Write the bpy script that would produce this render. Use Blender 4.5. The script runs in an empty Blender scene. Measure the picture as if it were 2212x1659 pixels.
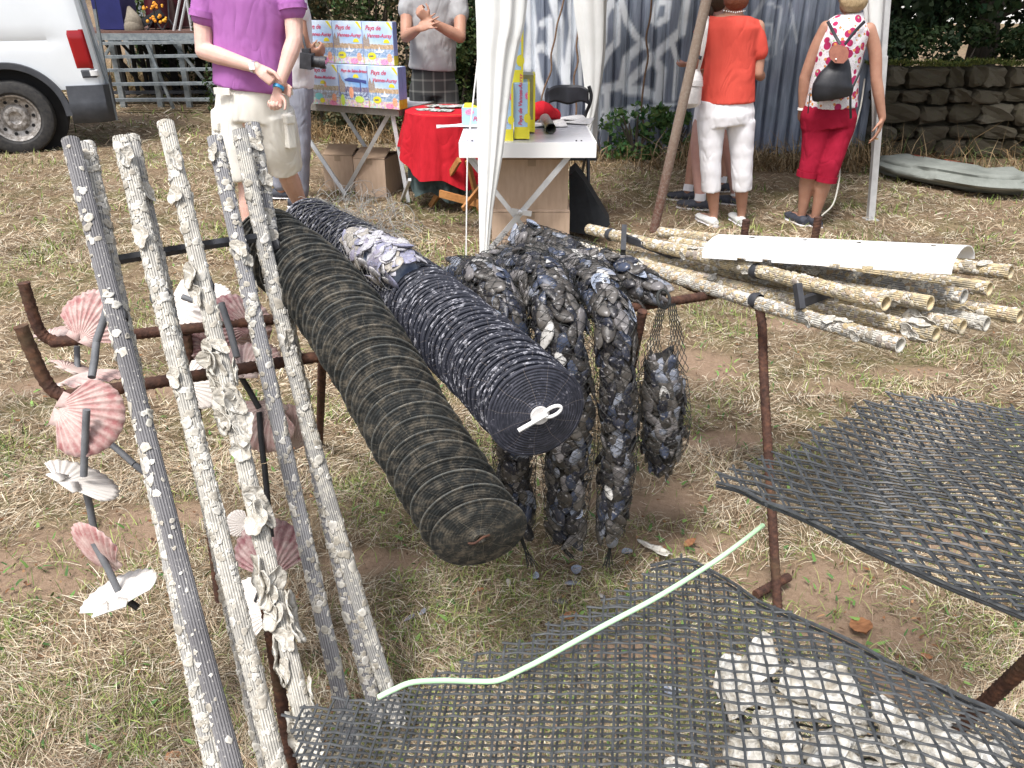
import bpy, math, random
import numpy as np
from mathutils import Vector, Matrix, noise

S = bpy.context.scene
COL = S.collection
R = math.radians

# ------------------------------------------------------------------ camera
CAM_H = 1.52
PITCH = R(25.7)
FPX = 1789.0                       # focal length for a picture 2212 wide
cd = bpy.data.cameras.new('camera')
cd.sensor_width = 36.0
cd.lens = FPX / 2212.0 * 36.0
cd.clip_start = 0.05
cd.clip_end = 900.0
cam = bpy.data.objects.new('camera', cd)
COL.objects.link(cam)
cam.location = (0, 0, CAM_H)
cam.rotation_euler = (math.pi / 2 - PITCH, 0, 0)
S.camera = cam

# ------------------------------------------------------------------ light
SUN_EL, SUN_AZ = R(62), R(-150)    # direction towards the sun: azimuth measured from +Y clockwise
w = bpy.data.worlds.new('World')
S.world = w
w.use_nodes = True
wn = w.node_tree
bg = wn.nodes['Background']
sky = wn.nodes.new('ShaderNodeTexSky')
sky.sky_type = 'NISHITA'
sky.sun_disc = False
sky.sun_elevation = SUN_EL
sky.sun_rotation = SUN_AZ
sky.air_density = 1.0
sky.dust_density = 4.0
sky.ozone_density = 1.0
hs = wn.nodes.new('ShaderNodeHueSaturation')     # thin high cloud: a paler sky
hs.inputs['Saturation'].default_value = 0.50
wn.links.new(sky.outputs[0], hs.inputs['Color'])
wn.links.new(hs.outputs[0], bg.inputs[0])
bg.inputs[1].default_value = 0.128
sl = bpy.data.lights.new('sun', 'SUN')
sl.energy = 2.2
sl.angle = R(14)
sl.color = (1.0, 0.975, 0.95)
sun = bpy.data.objects.new('sun', sl)
COL.objects.link(sun)
sd = Vector((math.sin(SUN_AZ) * math.cos(SUN_EL), math.cos(SUN_AZ) * math.cos(SUN_EL), math.sin(SUN_EL)))
sun.rotation_euler = sd.to_track_quat('Z', 'Y').to_euler()
sun.location = (0, -4, 8)
S.view_settings.view_transform = 'Standard'
S.view_settings.look = 'None'
S.view_settings.gamma = 1.0
S.view_settings.use_curve_mapping = False
S.view_settings.exposure = 0.88
S.cycles.max_bounces = 6
S.cycles.diffuse_bounces = 3
S.cycles.glossy_bounces = 2
S.cycles.transparent_max_bounces = 8
S.cycles.use_denoising = True

# ------------------------------------------------------------------ measuring: picture point (2212 wide) -> place
FW = Vector((0, math.cos(PITCH), -math.sin(PITCH)))
UP = Vector((0, math.sin(PITCH), math.cos(PITCH)))
def ray(u, v):
    return FW + Vector(((u - 1106) / FPX, 0, 0)) - UP * ((v - 829.5) / FPX)
def at_h(u, v, h=0.0):
    r = ray(u, v); return Vector((0, 0, CAM_H)) + r * ((h - CAM_H) / r.z)
def at_y(u, v, y):
    r = ray(u, v); return Vector((0, 0, CAM_H)) + r * (y / r.y)
def at_d(u, v, d):
    return Vector((0, 0, CAM_H)) + ray(u, v) * d
def to_uv(p):
    q = Vector(p) - Vector((0, 0, CAM_H)); d = q.dot(FW)
    return 1106 + q.x / d * FPX, 829.5 - q.dot(UP) / d * FPX

rnd = random.Random(7)
def U(a, b): return rnd.uniform(a, b)

# ------------------------------------------------------------------ mesh builder
class MB:
    def __init__(s):
        s.v = []; s.f = []; s.m = []; s.c = []; s.cur = 0; s.usecol = False; s.col = (1, 1, 1)
    def add(s, vs, fs, col=None):
        b = len(s.v)
        s.v.extend([tuple(p) for p in vs])
        for f in fs:
            s.f.append([i + b for i in f]); s.m.append(s.cur)
        if col is not None: s.usecol = True; s.col = col
        s.c.extend([s.col] * len(vs))
        return s
    def box(s, c, size, rot=None, taper=1.0):
        c = Vector(c); x, y, z = [k / 2 for k in size]
        vs = []
        for sz in (-1, 1):
            t = taper if sz > 0 else 1.0
            for sx, sy in ((-1, -1), (1, -1), (1, 1), (-1, 1)):
                p = Vector((sx * x * t, sy * y * t, sz * z))
                if rot is not None: p = rot @ p
                vs.append(c + p)
        return s.add(vs, [(3, 2, 1, 0), (4, 5, 6, 7), (0, 1, 5, 4), (1, 2, 6, 5), (2, 3, 7, 6), (3, 0, 4, 7)])
    def bar(s, a, b, w, h=None, up=(0, 0, 1)):
        a = Vector(a); b = Vector(b); h = h or w
        d = (b - a).normalized(); up = Vector(up)
        if abs(d.dot(up)) > 0.98: up = Vector((0, 1, 0))
        x = d.cross(up).normalized() * (w / 2); y = x.cross(d).normalized() * (h / 2)
        vs = [a - x - y, a + x - y, a + x + y, a - x + y, b - x - y, b + x - y, b + x + y, b - x + y]
        return s.add(vs, [(3, 2, 1, 0), (4, 5, 6, 7), (0, 1, 5, 4), (1, 2, 6, 5), (2, 3, 7, 6), (3, 0, 4, 7)])
    def tube(s, path, r, seg=8, caps=True, prof=None, closed=False, flat=None):
        """sweep; r a number, a list, or list of (rx, ry); prof(i, j, seg) multiplies the radius"""
        P = [Vector(p) for p in path]; n = len(P)
        rr = r if isinstance(r, (list, tuple)) else [r] * n
        T = []
        for i in range(n):
            if closed: t = P[(i + 1) % n] - P[i - 1]
            else: t = P[min(i + 1, n - 1)] - P[max(i - 1, 0)]
            if t.length < 1e-9: t = Vector((0, 0, 1))
            T.append(t.normalized())
        up = Vector(flat) if flat is not None else (Vector((0, 0, 1)) if abs(T[0].z) < 0.9 else Vector((0, 1, 0)))
        N = (up - T[0] * up.dot(T[0])).normalized()
        vs = []
        for i in range(n):
            if flat is not None:
                q = up - T[i] * up.dot(T[i])
                if q.length > 1e-4: N = q.normalized()
            else:
                N = (N - T[i] * N.dot(T[i])).normalized()
            B = T[i].cross(N)
            a, b = rr[i] if isinstance(rr[i], (list, tuple)) else (rr[i], rr[i])
            for j in range(seg):
                th = 2 * math.pi * j / seg
                k = prof(i, j, seg) if prof else 1.0
                vs.append(P[i] + B * (math.cos(th) * a * k) + N * (math.sin(th) * b * k))
        fs = []
        m = n if closed else n - 1
        for i in range(m):
            for j in range(seg):
                k = (j + 1) % seg; i2 = (i + 1) % n
                fs.append((i * seg + j, i * seg + k, i2 * seg + k, i2 * seg + j))
        if caps and not closed:
            fs.append(tuple(reversed(range(seg)))); fs.append(tuple((n - 1) * seg + j for j in range(seg)))
        return s.add(vs, fs)
    def grid(s, fn, nu, nv, wrap=False):
        vs = [fn(i / nu, j / nv) for i in range(nu + 1) for j in range(nv + 1)]
        fs = [(i * (nv + 1) + j, (i + 1) * (nv + 1) + j, (i + 1) * (nv + 1) + j + 1, i * (nv + 1) + j + 1) for i in range(nu) for j in range(nv)]
        return s.add(vs, fs)
    def ball(s, c, r, seg=12, rings=8, rot=None):
        c = Vector(c); r = r if isinstance(r, (list, tuple)) else (r, r, r)
        vs = []
        for i in range(rings + 1):
            ph = math.pi * i / rings
            for j in range(seg):
                th = 2 * math.pi * j / seg
                p = Vector((r[0] * math.sin(ph) * math.cos(th), r[1] * math.sin(ph) * math.sin(th), r[2] * math.cos(ph)))
                vs.append(c + (rot @ p if rot is not None else p))
        fs = [(i * seg + j, (i + 1) * seg + j, (i + 1) * seg + (j + 1) % seg, i * seg + (j + 1) % seg) for i in range(rings) for j in range(seg)]
        return s.add(vs, fs)
    def prism(s, poly, off):
        off = Vector(off); n = len(poly); P = [Vector(p) for p in poly]
        return s.add(P + [p + off for p in P], [tuple(range(n)), tuple(reversed(range(n, 2 * n)))] + [(i, n + i, n + (i + 1) % n, (i + 1) % n) for i in range(n)])
    def mesh(s, name, mats, smooth=True, org=None, angle=None):
        me = bpy.data.meshes.new(name)
        v = s.v
        if org is not None: v = [(p[0] - org[0], p[1] - org[1], p[2] - org[2]) for p in v]
        me.from_pydata(v, [], s.f)
        if not isinstance(mats, (list, tuple)): mats = [mats]
        for m in mats: me.materials.append(m)
        if any(s.m): me.polygons.foreach_set('material_index', s.m)
        if s.usecol:
            a = me.color_attributes.new('tint', 'FLOAT_COLOR', 'POINT')
            arr = np.ones((len(s.v), 4), np.float32); arr[:, :3] = np.array(s.c, np.float32)
            a.data.foreach_set('color', arr.ravel())
        if smooth:
            if angle: 
                me.shade_smooth() if hasattr(me, 'shade_smooth') else None
                try: me.set_sharp_from_angle(angle=R(angle))
                except Exception: pass
            else: me.polygons.foreach_set('use_smooth', [True] * len(me.polygons))
        me.update()
        return me
    def build(s, name, mats, parent=None, smooth=True, angle=35, kind=None, label=None, local=False):
        org = None
        if parent is not None and not local: org = worldloc(parent)
        me = s.mesh(name, mats, smooth, org, angle)
        return link(name, me, parent, kind, label)

def worldloc(o):
    p = Vector((0, 0, 0))
    while o is not None:
        p = p + Vector(o.location); o = o.parent
    return p
def link(name, me, parent=None, kind=None, label=None):
    o = bpy.data.objects.new(name, me); COL.objects.link(o)
    if parent is not None: o.parent = parent
    if kind: o['kind'] = kind
    if label: o['label'] = label
    return o
def tag(o, label, cat, group=None, kind=None):
    o['label'] = label; o['category'] = cat
    if group: o['group'] = group
    if kind: o['kind'] = kind
    return o
def thing(name, label, cat, loc=(0, 0, 0), group=None, rz=0.0):
    o = bpy.data.objects.new(name, None); COL.objects.link(o)
    o.empty_display_size = 0.1
    o.location = loc; o.rotation_euler = (0, 0, rz)
    return tag(o, label, cat, group)
def place(name, me, parent, mw, label=None):
    """a part that shares mesh data, put at world matrix mw (parents are never rotated here)"""
    o = link(name, me, parent, label=label)
    if parent is not None: mw = Matrix.Translation(-worldloc(parent)) @ mw
    o.matrix_local = mw
    return o
def frame(p, z, x=None, s=(1, 1, 1)):
    """matrix with local Z along z, local X near x"""
    z = Vector(z).normalized()
    x = Vector(x) if x is not None else Vector((1, 0, 0))
    x = x - z * x.dot(z)
    if x.length < 1e-5: x = z.orthogonal()
    x.normalize(); y = z.cross(x)
    if not isinstance(s, (list, tuple)): s = (s, s, s)
    m = Matrix((x * s[0], y * s[1], z * s[2])).transposed().to_4x4()
    m.translation = Vector(p)
    return m
def spline(pts, n):
    """Catmull-Rom through pts, n samples per span"""
    P = [Vector(p) for p in pts]; P = [P[0] * 2 - P[1]] + P + [P[-1] * 2 - P[-2]]
    out = []
    for i in range(1, len(P) - 2):
        for k in range(n):
            t = k / n; a, b, c, d = P[i - 1:i + 3]
            out.append(0.5 * ((2 * b) + (c - a) * t + (2 * a - 5 * b + 4 * c - d) * t * t + (3 * b - a - 3 * c + d) * t ** 3))
    out.append(P[-2])
    return out

# ------------------------------------------------------------------ materials
def lin(c):
    if isinstance(c, str):
        c = c.lstrip('#'); c = [int(c[i:i + 2], 16) / 255 for i in (0, 2, 4)]
        return tuple((x / 12.92 if x <= 0.04045 else ((x + 0.055) / 1.055) ** 2.4) for x in c) + (1,)
    return tuple(c)[:3] + (1,)
class NT:
    def __init__(s, name):
        s.m = bpy.data.materials.new(name); s.m.use_nodes = True
        s.t = s.m.node_tree; s.b = s.t.nodes['Principled BSDF']; s.tc = None
    def n(s, typ, **kw):
        nd = s.t.nodes.new('ShaderNode' + typ)
        for k, v in kw.items(): setattr(nd, k, v)
        return nd
    def l(s, a, b): s.t.links.new(a, b)
    def obj(s):
        if s.tc is None: s.tc = s.n('TexCoord')
        return s.tc.outputs['Object']
    def noise(s, scale, detail=4, rough=0.6, vec=None, dist=0.0):
        nd = s.n('TexNoise'); nd.inputs['Scale'].default_value = scale; nd.inputs['Detail'].default_value = detail
        nd.inputs['Roughness'].default_value = rough; nd.inputs['Distortion'].default_value = dist
        s.l(vec or s.obj(), nd.inputs['Vector']); return nd.outputs['Fac']
    def vor(s, scale, feature='F1', vec=None, out='Distance', rand=1.0):
        nd = s.n('TexVoronoi', feature=feature); nd.inputs['Scale'].default_value = scale
        nd.inputs['Randomness'].default_value = rand
        s.l(vec or s.obj(), nd.inputs['Vector']); return nd.outputs[out]
    def ramp(s, fac, stops, interp='LINEAR'):
        nd = s.n('ValToRGB'); cr = nd.color_ramp; cr.interpolation = interp
        while len(cr.elements) < len(stops): cr.elements.new(0.5)
        for e, (p, c) in zip(cr.elements, stops):
            e.position = p; e.color = lin(c) if not isinstance(c, (int, float)) else (c, c, c, 1)
        s.l(fac, nd.inputs['Fac']); return nd.outputs['Color']
    def math(s, op, a, b=None, c=None):
        nd = s.n('Math', operation=op)
        for i, x in enumerate((a, b, c)):
            if x is None: continue
            if isinstance(x, (int, float)): nd.inputs[i].default_value = x
            else: s.l(x, nd.inputs[i])
        return nd.outputs[0]
    def mix(s, fac, a, b, mode='MIX'):
        nd = s.n('Mix', data_type='RGBA', blend_type=mode)
        for i, x in ((0, fac), (6, a), (7, b)):
            if isinstance(x, (int, float)): nd.inputs[i].default_value = x if i == 0 else (x, x, x, 1)
            elif isinstance(x, (tuple, str)): nd.inputs[i].default_value = lin(x)
            else: s.l(x, nd.inputs[i])
        return nd.outputs[2]
    def attr(s, name='tint', out='Color'):
        nd = s.n('Attribute', attribute_name=name); return nd.outputs[out]
    def rand(s): return s.n('ObjectInfo').outputs['Random']
    def map(s, scale=(1, 1, 1), rot=(0, 0, 0)):
        nd = s.n('Mapping'); s.l(s.obj(), nd.inputs[0]); nd.inputs['Scale'].default_value = scale; nd.inputs['Rotation'].default_value = rot
        return nd.outputs[0]
    def base(s, c):
        if isinstance(c, (tuple, str)): s.b.inputs['Base Color'].default_value = lin(c)
        else: s.l(c, s.b.inputs['Base Color'])
    def set(s, rough=0.7, metal=0.0, spec=None, **kw):
        if isinstance(rough, (int, float)): s.b.inputs['Roughness'].default_value = rough
        else: s.l(rough, s.b.inputs['Roughness'])
        s.b.inputs['Metallic'].default_value = metal
        if spec is not None: s.b.inputs['Specular IOR Level'].default_value = spec
        for k, v in kw.items(): s.b.inputs[k.replace('_', ' ')].default_value = v
    def bump(s, h, strength=0.4, dist=0.01):
        nd = s.n('Bump'); nd.inputs['Strength'].default_value = strength; nd.inputs['Distance'].default_value = dist
        s.l(h, nd.inputs['Height']); s.l(nd.outputs[0], s.b.inputs['Normal'])
def mat(name, c1, c2=None, scale=8, rough=0.7, bump=0.0, metal=0.0, spec=None, tint=False, rv=0.0, bscale=None, bdist=0.004, lo=0.35, hi=0.65, stretch=None):
    t = NT(name)
    vec = t.map(stretch) if stretch else None
    f = t.noise(scale, 5, 0.6, vec)
    c = t.ramp(f, [(lo, c1), (hi, c2 if c2 is not None else tuple(min(1, x * 1.25) for x in lin(c1)[:3]))])
    if tint: c = t.mix(1.0, c, t.attr(), 'MULTIPLY')
    if rv:
        k = t.math('MULTIPLY_ADD', t.rand(), 2 * rv, 1 - rv)
        cc = t.n('CombineColor'); [t.l(k, cc.inputs[i]) for i in range(3)]
        c = t.mix(1.0, c, cc.outputs[0], 'MULTIPLY')
    t.base(c); t.set(rough, metal, spec)
    if bump: t.bump(t.noise(bscale or scale * 4, 5, 0.65, vec), bump, bdist)
    return t.m

# ------------------------------------------------------------------ numpy mesh helper
def npmesh(name, V, faces, mat, cols=None, smooth=True):
    """V (n,3); faces: list of int arrays (k, m) (all of one array share m corners)"""
    me = bpy.data.meshes.new(name)
    me.vertices.add(len(V)); me.vertices.foreach_set('co', np.asarray(V, np.float32).ravel())
    loops = np.concatenate([f.ravel() for f in faces]).astype(np.int32)
    tot = np.concatenate([np.full(len(f), f.shape[1], np.int32) for f in faces])
    st = np.concatenate([[0], np.cumsum(tot)[:-1]]).astype(np.int32)
    me.loops.add(len(loops)); me.loops.foreach_set('vertex_index', loops)
    me.polygons.add(len(tot)); me.polygons.foreach_set('loop_start', st); me.polygons.foreach_set('loop_total', tot)
    me.update(calc_edges=True)
    if smooth: me.polygons.foreach_set('use_smooth', np.ones(len(tot), bool))
    if cols is not None:
        a = me.color_attributes.new('tint', 'FLOAT_COLOR', 'POINT')
        arr = np.ones((len(V), 4), np.float32); arr[:, :3] = cols
        a.data.foreach_set('color', arr.ravel())
    me.materials.append(mat)
    return me
g = np.random.default_rng(11)
def hashnoise(x, y, s, seed=0):
    """smooth value noise on numpy arrays"""
    x = np.asarray(x) / s + 37.7 * seed; y = np.asarray(y) / s + 91.3 * seed
    xi = np.floor(x); yi = np.floor(y); fx = x - xi; fy = y - yi
    fx = fx * fx * (3 - 2 * fx); fy = fy * fy * (3 - 2 * fy)
    def h(a, b):
        q = np.sin(a * 127.1 + b * 311.7 + seed * 74.7) * 43758.5453; return q - np.floor(q)
    return (h(xi, yi) * (1 - fx) + h(xi + 1, yi) * fx) * (1 - fy) + (h(xi, yi + 1) * (1 - fx) + h(xi + 1, yi + 1) * fx) * fy
def gz(x, y):
    return 0.018 * (hashnoise(x, y, 0.5, 2) - 0.5) + 0.03 * (hashnoise(x, y, 1.7, 3) - 0.5)
def gh(x, y): return float(gz(np.array([x]), np.array([y]))[0])
# bare earth patches (u, v, radius x, radius y in metres)
SOIL = [(70, 1230, .38, .16), (230, 1160, .30, .10), (360, 1110, .22, .08), (330, 830, .3, .12), (120, 830, .3, .1), (800, 1210, .2, .07),
        (1500, 790, .30, .20), (1400, 1060, .28, .17), (1470, 1180, .25, .09), (1760, 1270, .34, .16), (1850, 1360, .30, .12),
        (1950, 1480, .2, .08), (1780, 830, .2, .1), (1560, 950, .2, .08), (1700, 700, .3, .1), (1950, 800, .25, .08), (1400, 1400, .3, .08), (2080, 1180, .3, .1)]
def soilmask(x, y):
    m = np.zeros_like(x, dtype=float)
    for (u, v, rx, ry) in SOIL:
        p = at_h(u, v)
        m = np.maximum(m, np.clip(1.6 - 1.3 * np.sqrt(((x - p.x) / rx) ** 2 + ((y - p.y) / ry) ** 2), 0, 1))
    m = m * (0.55 + 0.9 * hashnoise(x, y, 0.12, 5))
    far = np.clip((y - 3.2) / 1.5, 0, 1)
    m = np.maximum(m, far * np.clip(hashnoise(x, y, 0.8, 6) * 1.3 - 0.65, 0, 0.45))
    return np.clip(m, 0, 1)
def greenmask(x, y):
    m = 0.62 * hashnoise(x, y, 0.30, 8) + 0.38 * hashnoise(x, y, 0.09, 9)
    near = np.clip((3.2 - y) / 1.2, 0, 1)
    boost = 0.12 * np.exp(-(((x - 0.1) / 0.45) ** 2 + ((y - 1.75) / 0.35) ** 2))       # greener below the mussel sleeves
    return np.clip((m - 0.50 + 0.12 * near + boost) * 3.0, 0, 1)

# ---- ground sheet
t = NT('earth_and_thatch')
soil = t.attr('tint', 'Color')
n1 = t.noise(9, 6, 0.65); n2 = t.noise(70, 5, 0.7); n3 = t.noise(2.2, 3, 0.5)
earth = t.ramp(n2, [(0.25, (0.20, 0.135, 0.090)), (0.55, (0.28, 0.198, 0.138)), (0.8, (0.36, 0.265, 0.19))])
thatch = t.ramp(n1, [(0.3, (0.09, 0.062, 0.038)), (0.5, (0.185, 0.135, 0.085)), (0.7, (0.30, 0.235, 0.15))])
thatch = t.mix(t.ramp(n3, [(0.48, 0.0), (0.66, 0.45)]), thatch, (0.10, 0.12, 0.035))
sep = t.n('SeparateColor'); t.l(soil, sep.inputs[0])
t.base(t.mix(sep.outputs[0], thatch, earth)); t.set(0.95, spec=0.1)
t.bump(t.math('ADD', t.math('MULTIPLY', n2, 0.5), t.noise(260, 3, 0.6)), 0.6, 0.01)
M_ground = t.m
def axis(lo, hi, fine, far):
    a = list(np.arange(lo, hi, fine)) + [hi]
    k = fine; p = hi
    while p < far: k *= 1.35; p += k; a.append(p)
    k = fine; p = lo; b = []
    while p > -far: k *= 1.35; p -= k; b.append(p)
    return np.array(sorted(b + a))
xs = axis(-2.6, 3.0, 0.035, 320.0); ys = axis(0.2, 4.6, 0.035, 320.0)
X, Y = np.meshgrid(xs, ys, indexing='ij')
sm = soilmask(X, Y)
fade = np.clip(1 - (np.hypot(X, Y) - 9) / 4, 0, 1)
Z = gz(X, Y) * fade - 0.008 * sm
Z = Z + np.clip((Y - 15.5) / 60, 0, 1) * 2.0
nx, ny = X.shape
idx = np.arange(nx * ny).reshape(nx, ny)
F = np.stack([idx[:-1, :-1], idx[1:, :-1], idx[1:, 1:], idx[:-1, 1:]], -1).reshape(-1, 4)
me = npmesh('ground', np.stack([X, Y, Z], -1).reshape(-1, 3), [F], M_ground, np.repeat(sm.reshape(-1, 1), 3, 1))
link('ground', me, kind='structure')

# ---- blades
t = NT('grass_blade')
t.base(t.attr()); t.set(0.75, spec=0.2)
M_blade = t.m
def blades(x, y, z, L, W, az, lift, curl, col):
    """ribbons: base point, length, width, azimuth, start slope, curl (how the slope changes to the tip)"""
    n = len(x)
    d = np.stack([np.cos(az), np.sin(az), np.zeros(n)], 1); s = np.stack([-np.sin(az), np.cos(az), np.zeros(n)], 1)
    # twist the ribbon a bit so that it is seen from above and from the side
    tw = g.uniform(-1, 1, n)[:, None]; s = s * np.cos(tw) + np.array([0, 0, 1.0]) * np.sin(tw) * 0.7
    b = np.stack([x, y, z], 1); up = np.array([0, 0, 1.0])
    def seg(sl): return d * np.cos(sl)[:, None] + up * np.sin(sl)[:, None]
    L = L[:, None]; W = W[:, None]
    p1 = b + seg(lift) * L * 0.5; p2 = p1 + seg(lift + curl) * L * 0.5
    V = np.stack([b - s * W * .5, b + s * W * .5, p1 - s * W * .45, p1 + s * W * .45, p2], 1)
    i = np.arange(n)[:, None] * 5
    Q = i + np.array([[0, 1, 3, 2]]); T = i + np.array([[2, 3, 4]])
    C = np.repeat(col[:, None, :], 5, 1)
    return V.reshape(-1, 3), Q, T, C.reshape(-1, 3)
def scatter(n, ylo, yhi, spread=0.86, power=1.0):
    yy = ylo * (yhi / ylo) ** (g.random(n) ** power)
    half = (yy * 0.92 + 0.5) * 0.70
    xx = g.uniform(-1, 1, n) * half
    return xx, yy
STRAW = np.array([[.56, .48, .345], [.46, .365, .25], [.68, .62, .49], [.34, .25, .165], [.52, .44, .32], [.19, .13, .08], [.38, .275, .18], [.26, .185, .12]]) 
GREEN = np.array([[.15, .21, .05], [.23, .28, .08], [.09, .145, .035], [.30, .32, .12]])
def make_grass():
    VV = []; QQ = []; TT = []; CC = []; off = 0
    sets = []
    # straw lying in the near field, the middle and the far field
    for n, lo, hi, Lr, Wr in ((130000, 0.95, 2.6, (.018, .085), (.0009, .0021)), (100000, 2.3, 5.2, (.022, .08), (.0014, .0030)), (90000, 4.8, 9.6, (.04, .11), (.0024, .0048)), (14000, 9, 16, (.08, .2), (.008, .014))):
        x, y = scatter(n, lo, hi)
        k = g.random(n) > soilmask(x, y) * 1.1
        dens = hashnoise(x, y, 0.16, 14)
        k &= g.random(n) < 0.45 + 0.75 * dens
        x = x[k]; y = y[k]; n = len(x)
        c = STRAW[g.integers(0, len(STRAW), n)] * g.uniform(.65, 1.25, (n, 1)) * (0.62 + 0.66 * hashnoise(x, y, 0.30, 15))[:, None]
        az = hashnoise(x, y, 0.25, 16) * 9 + g.normal(0, 0.9, n)
        sets.append((x, y, gz(x, y) + g.uniform(-.002, .016, n), g.uniform(*Lr, n), g.uniform(*Wr, n), az, g.uniform(-.1, .55, n), g.uniform(-.9, .3, n), c))
    for n, lo, hi, Lr, Wr in ((60000, 0.95, 2.6, (.018, .065), (.0014, .0032)), (52000, 2.3, 5.2, (.025, .08), (.0022, .0045)), (30000, 4.8, 9.6, (.04, .10), (.005, .009)), (8000, 9, 16, (.06, .16), (.01, .016))):
        x, y = scatter(n, lo, hi)
        k = g.random(n) < greenmask(x, y) * (1 - 0.9 * soilmask(x, y)) + 0.04
        x = x[k]; y = y[k]; n = len(x)
        c = GREEN[g.integers(0, len(GREEN), n)] * g.uniform(.75, 1.35, (n, 1))
        sets.append((x, y, gz(x, y) - .002, g.uniform(*Lr, n), g.uniform(*Wr, n), g.uniform(0, 6.3, n), g.uniform(.35, 1.35, n), g.uniform(-1.0, .1, n), c))
    names = ['dry_straw'] * 4 + ['green_grass'] * 4
    for nm in ('dry_straw', 'green_grass'):
        VV = []; QQ = []; TT = []; CC = []; off = 0
        for q, sname in zip(sets, names):
            if sname != nm: continue
            V, Q, T, C = blades(*q)
            VV.append(V); QQ.append(Q + off); TT.append(T + off); CC.append(C); off += len(V)
        me = npmesh(nm, np.concatenate(VV), [np.concatenate(QQ), np.concatenate(TT)], M_blade, np.concatenate(CC), smooth=False)
        o = link(nm, me)
        tag(o, 'dry cut straw lying matted over the whole field' if nm == 'dry_straw' else 'short green grass growing in tufts through the dry straw', 'straw' if nm == 'dry_straw' else 'grass', kind='stuff')
make_grass()

def litter(nm, lab, cat, n, L_, W_, pal, lift):
    x, y = scatter(n, 0.95, 7.5); k = g.random(n) < .25 + hashnoise(x, y, .22, 77); x = x[k]; y = y[k]; n = len(x)
    c = np.array(pal)[g.integers(0, len(pal), n)] * g.uniform(.7, 1.25, (n, 1)); V, Q, T, C = blades(x, y, gz(x, y) + .010, g.uniform(*L_, n), g.uniform(*W_, n), g.uniform(0, 6.3, n), g.uniform(*lift, n), g.uniform(-.6, .3, n), c)
    tag(link(nm, npmesh(nm, V, [Q, T], M_blade, C, smooth=False)), lab, cat, kind='stuff')
litter('leaf_litter', 'small brown leaf crumbs and twigs scattered through the straw', 'litter', 3000, (.008, .026), (.004, .011), [[.22, .10, .045], [.14, .07, .035], [.32, .18, .09], [.09, .05, .03]], (-.1, .4))
litter('broad_weeds', 'broad green weed leaves scattered through the straw', 'weeds', 2600, (.014, .038), (.006, .012), [[.10, .20, .05], [.16, .26, .07], [.07, .14, .045]], (.1, 1.0))
# ------------------------------------------------------------------ materials of the objects
def m_rust():
    t = NT('rusty_rebar'); n = t.noise(45, 6, 0.7); n2 = t.noise(9, 3)
    c = t.ramp(n, [(0.3, (0.030, 0.018, 0.015)), (0.5, (0.075, 0.038, 0.028)), (0.68, (0.14, 0.065, 0.040)), (0.8, (0.14, 0.11, 0.065))])
    t.base(t.mix(t.ramp(n2, [(0.55, 0.0), (0.7, 0.35)]), c, (0.13, 0.10, 0.05))); t.set(0.85, spec=0.25); t.bump(n, 0.5, 0.002); return t.m
M_rust = m_rust()
def m_pipe(name, a, b, crust, k=0.55):
    t = NT(name); n = t.noise(30, 6, 0.7); n2 = t.noise(140, 4, 0.7); n3 = t.noise(6, 3)
    c = t.ramp(n3, [(0.3, a), (0.7, b)])
    c = t.mix(t.ramp(n, [(k, 0.0), (k + 0.07, 0.85)]), c, crust)
    c = t.mix(t.ramp(n2, [(0.60, 0.0), (0.68, 0.8)]), c, tuple(min(1, x * 1.2) for x in lin(crust)[:3]))
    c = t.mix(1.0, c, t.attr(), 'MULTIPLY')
    t.base(c); t.set(0.75, spec=0.3); t.bump(t.math('ADD', n, n2), 0.35, 0.0015); return t.m
M_pipe_slate = m_pipe('grooved_slate_plastic', (0.145, 0.140, 0.145), (0.235, 0.230, 0.235), (0.62, 0.60, 0.54), 0.62)
M_pipe_grey = m_pipe('grooved_grey_plastic', (0.24, 0.238, 0.25), (0.34, 0.338, 0.345), (0.58, 0.56, 0.50), 0.56)
M_pipe_pale = m_pipe('grooved_pale_plastic', (0.36, 0.345, 0.31), (0.50, 0.48, 0.43), (0.62, 0.59, 0.52), 0.48)
M_pipe_mid = m_pipe('grooved_mid_plastic', (0.30, 0.295, 0.285), (0.42, 0.41, 0.385), (0.60, 0.575, 0.51), 0.50)
M_pipe_ochre = m_pipe('grooved_ochre_plastic', (0.30, 0.28, 0.24), (0.50, 0.42, 0.27), (0.66, 0.54, 0.33), 0.46)
def m_spat():
    t = NT('shell_crust'); n = t.noise(160, 4, 0.7)
    c = t.mix(t.ramp(n, [(0.3, 0.35), (0.62, 0.0)]), t.attr(), (0.30, 0.25, 0.19)); t.base(c); t.set(0.7, spec=0.25)
    t.bump(n, 0.6, 0.0015); return t.m
M_spat = m_spat()
def m_oyster(name, a, b, d):
    t = NT(name); n = t.noise(26, 6, 0.65); n2 = t.noise(90, 4, 0.7)
    c = t.ramp(n, [(0.30, d), (0.46, b), (0.6, a)])
    lay = t.math('SINE', t.math('MULTIPLY', t.noise(14, 3, .5), 60)); c = t.mix(t.ramp(lay, [(0.0, .30), (0.3, 0.0)]), c, d)
    t.base(c); t.set(0.7, spec=0.25); t.bump(t.math('ADD', t.math('ADD', n, t.math('MULTIPLY', n2, 0.6)), t.math('MULTIPLY', lay, .18)), 0.9, 0.004); return t.m
M_oyster = m_oyster('chalky_oyster', (0.66, 0.64, 0.58), (0.50, 0.47, 0.41), (0.24, 0.21, 0.165))
M_oyster_w = m_oyster('white_oyster', (0.76, 0.75, 0.71), (0.58, 0.55, 0.48), (0.20, 0.16, 0.11))
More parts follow.
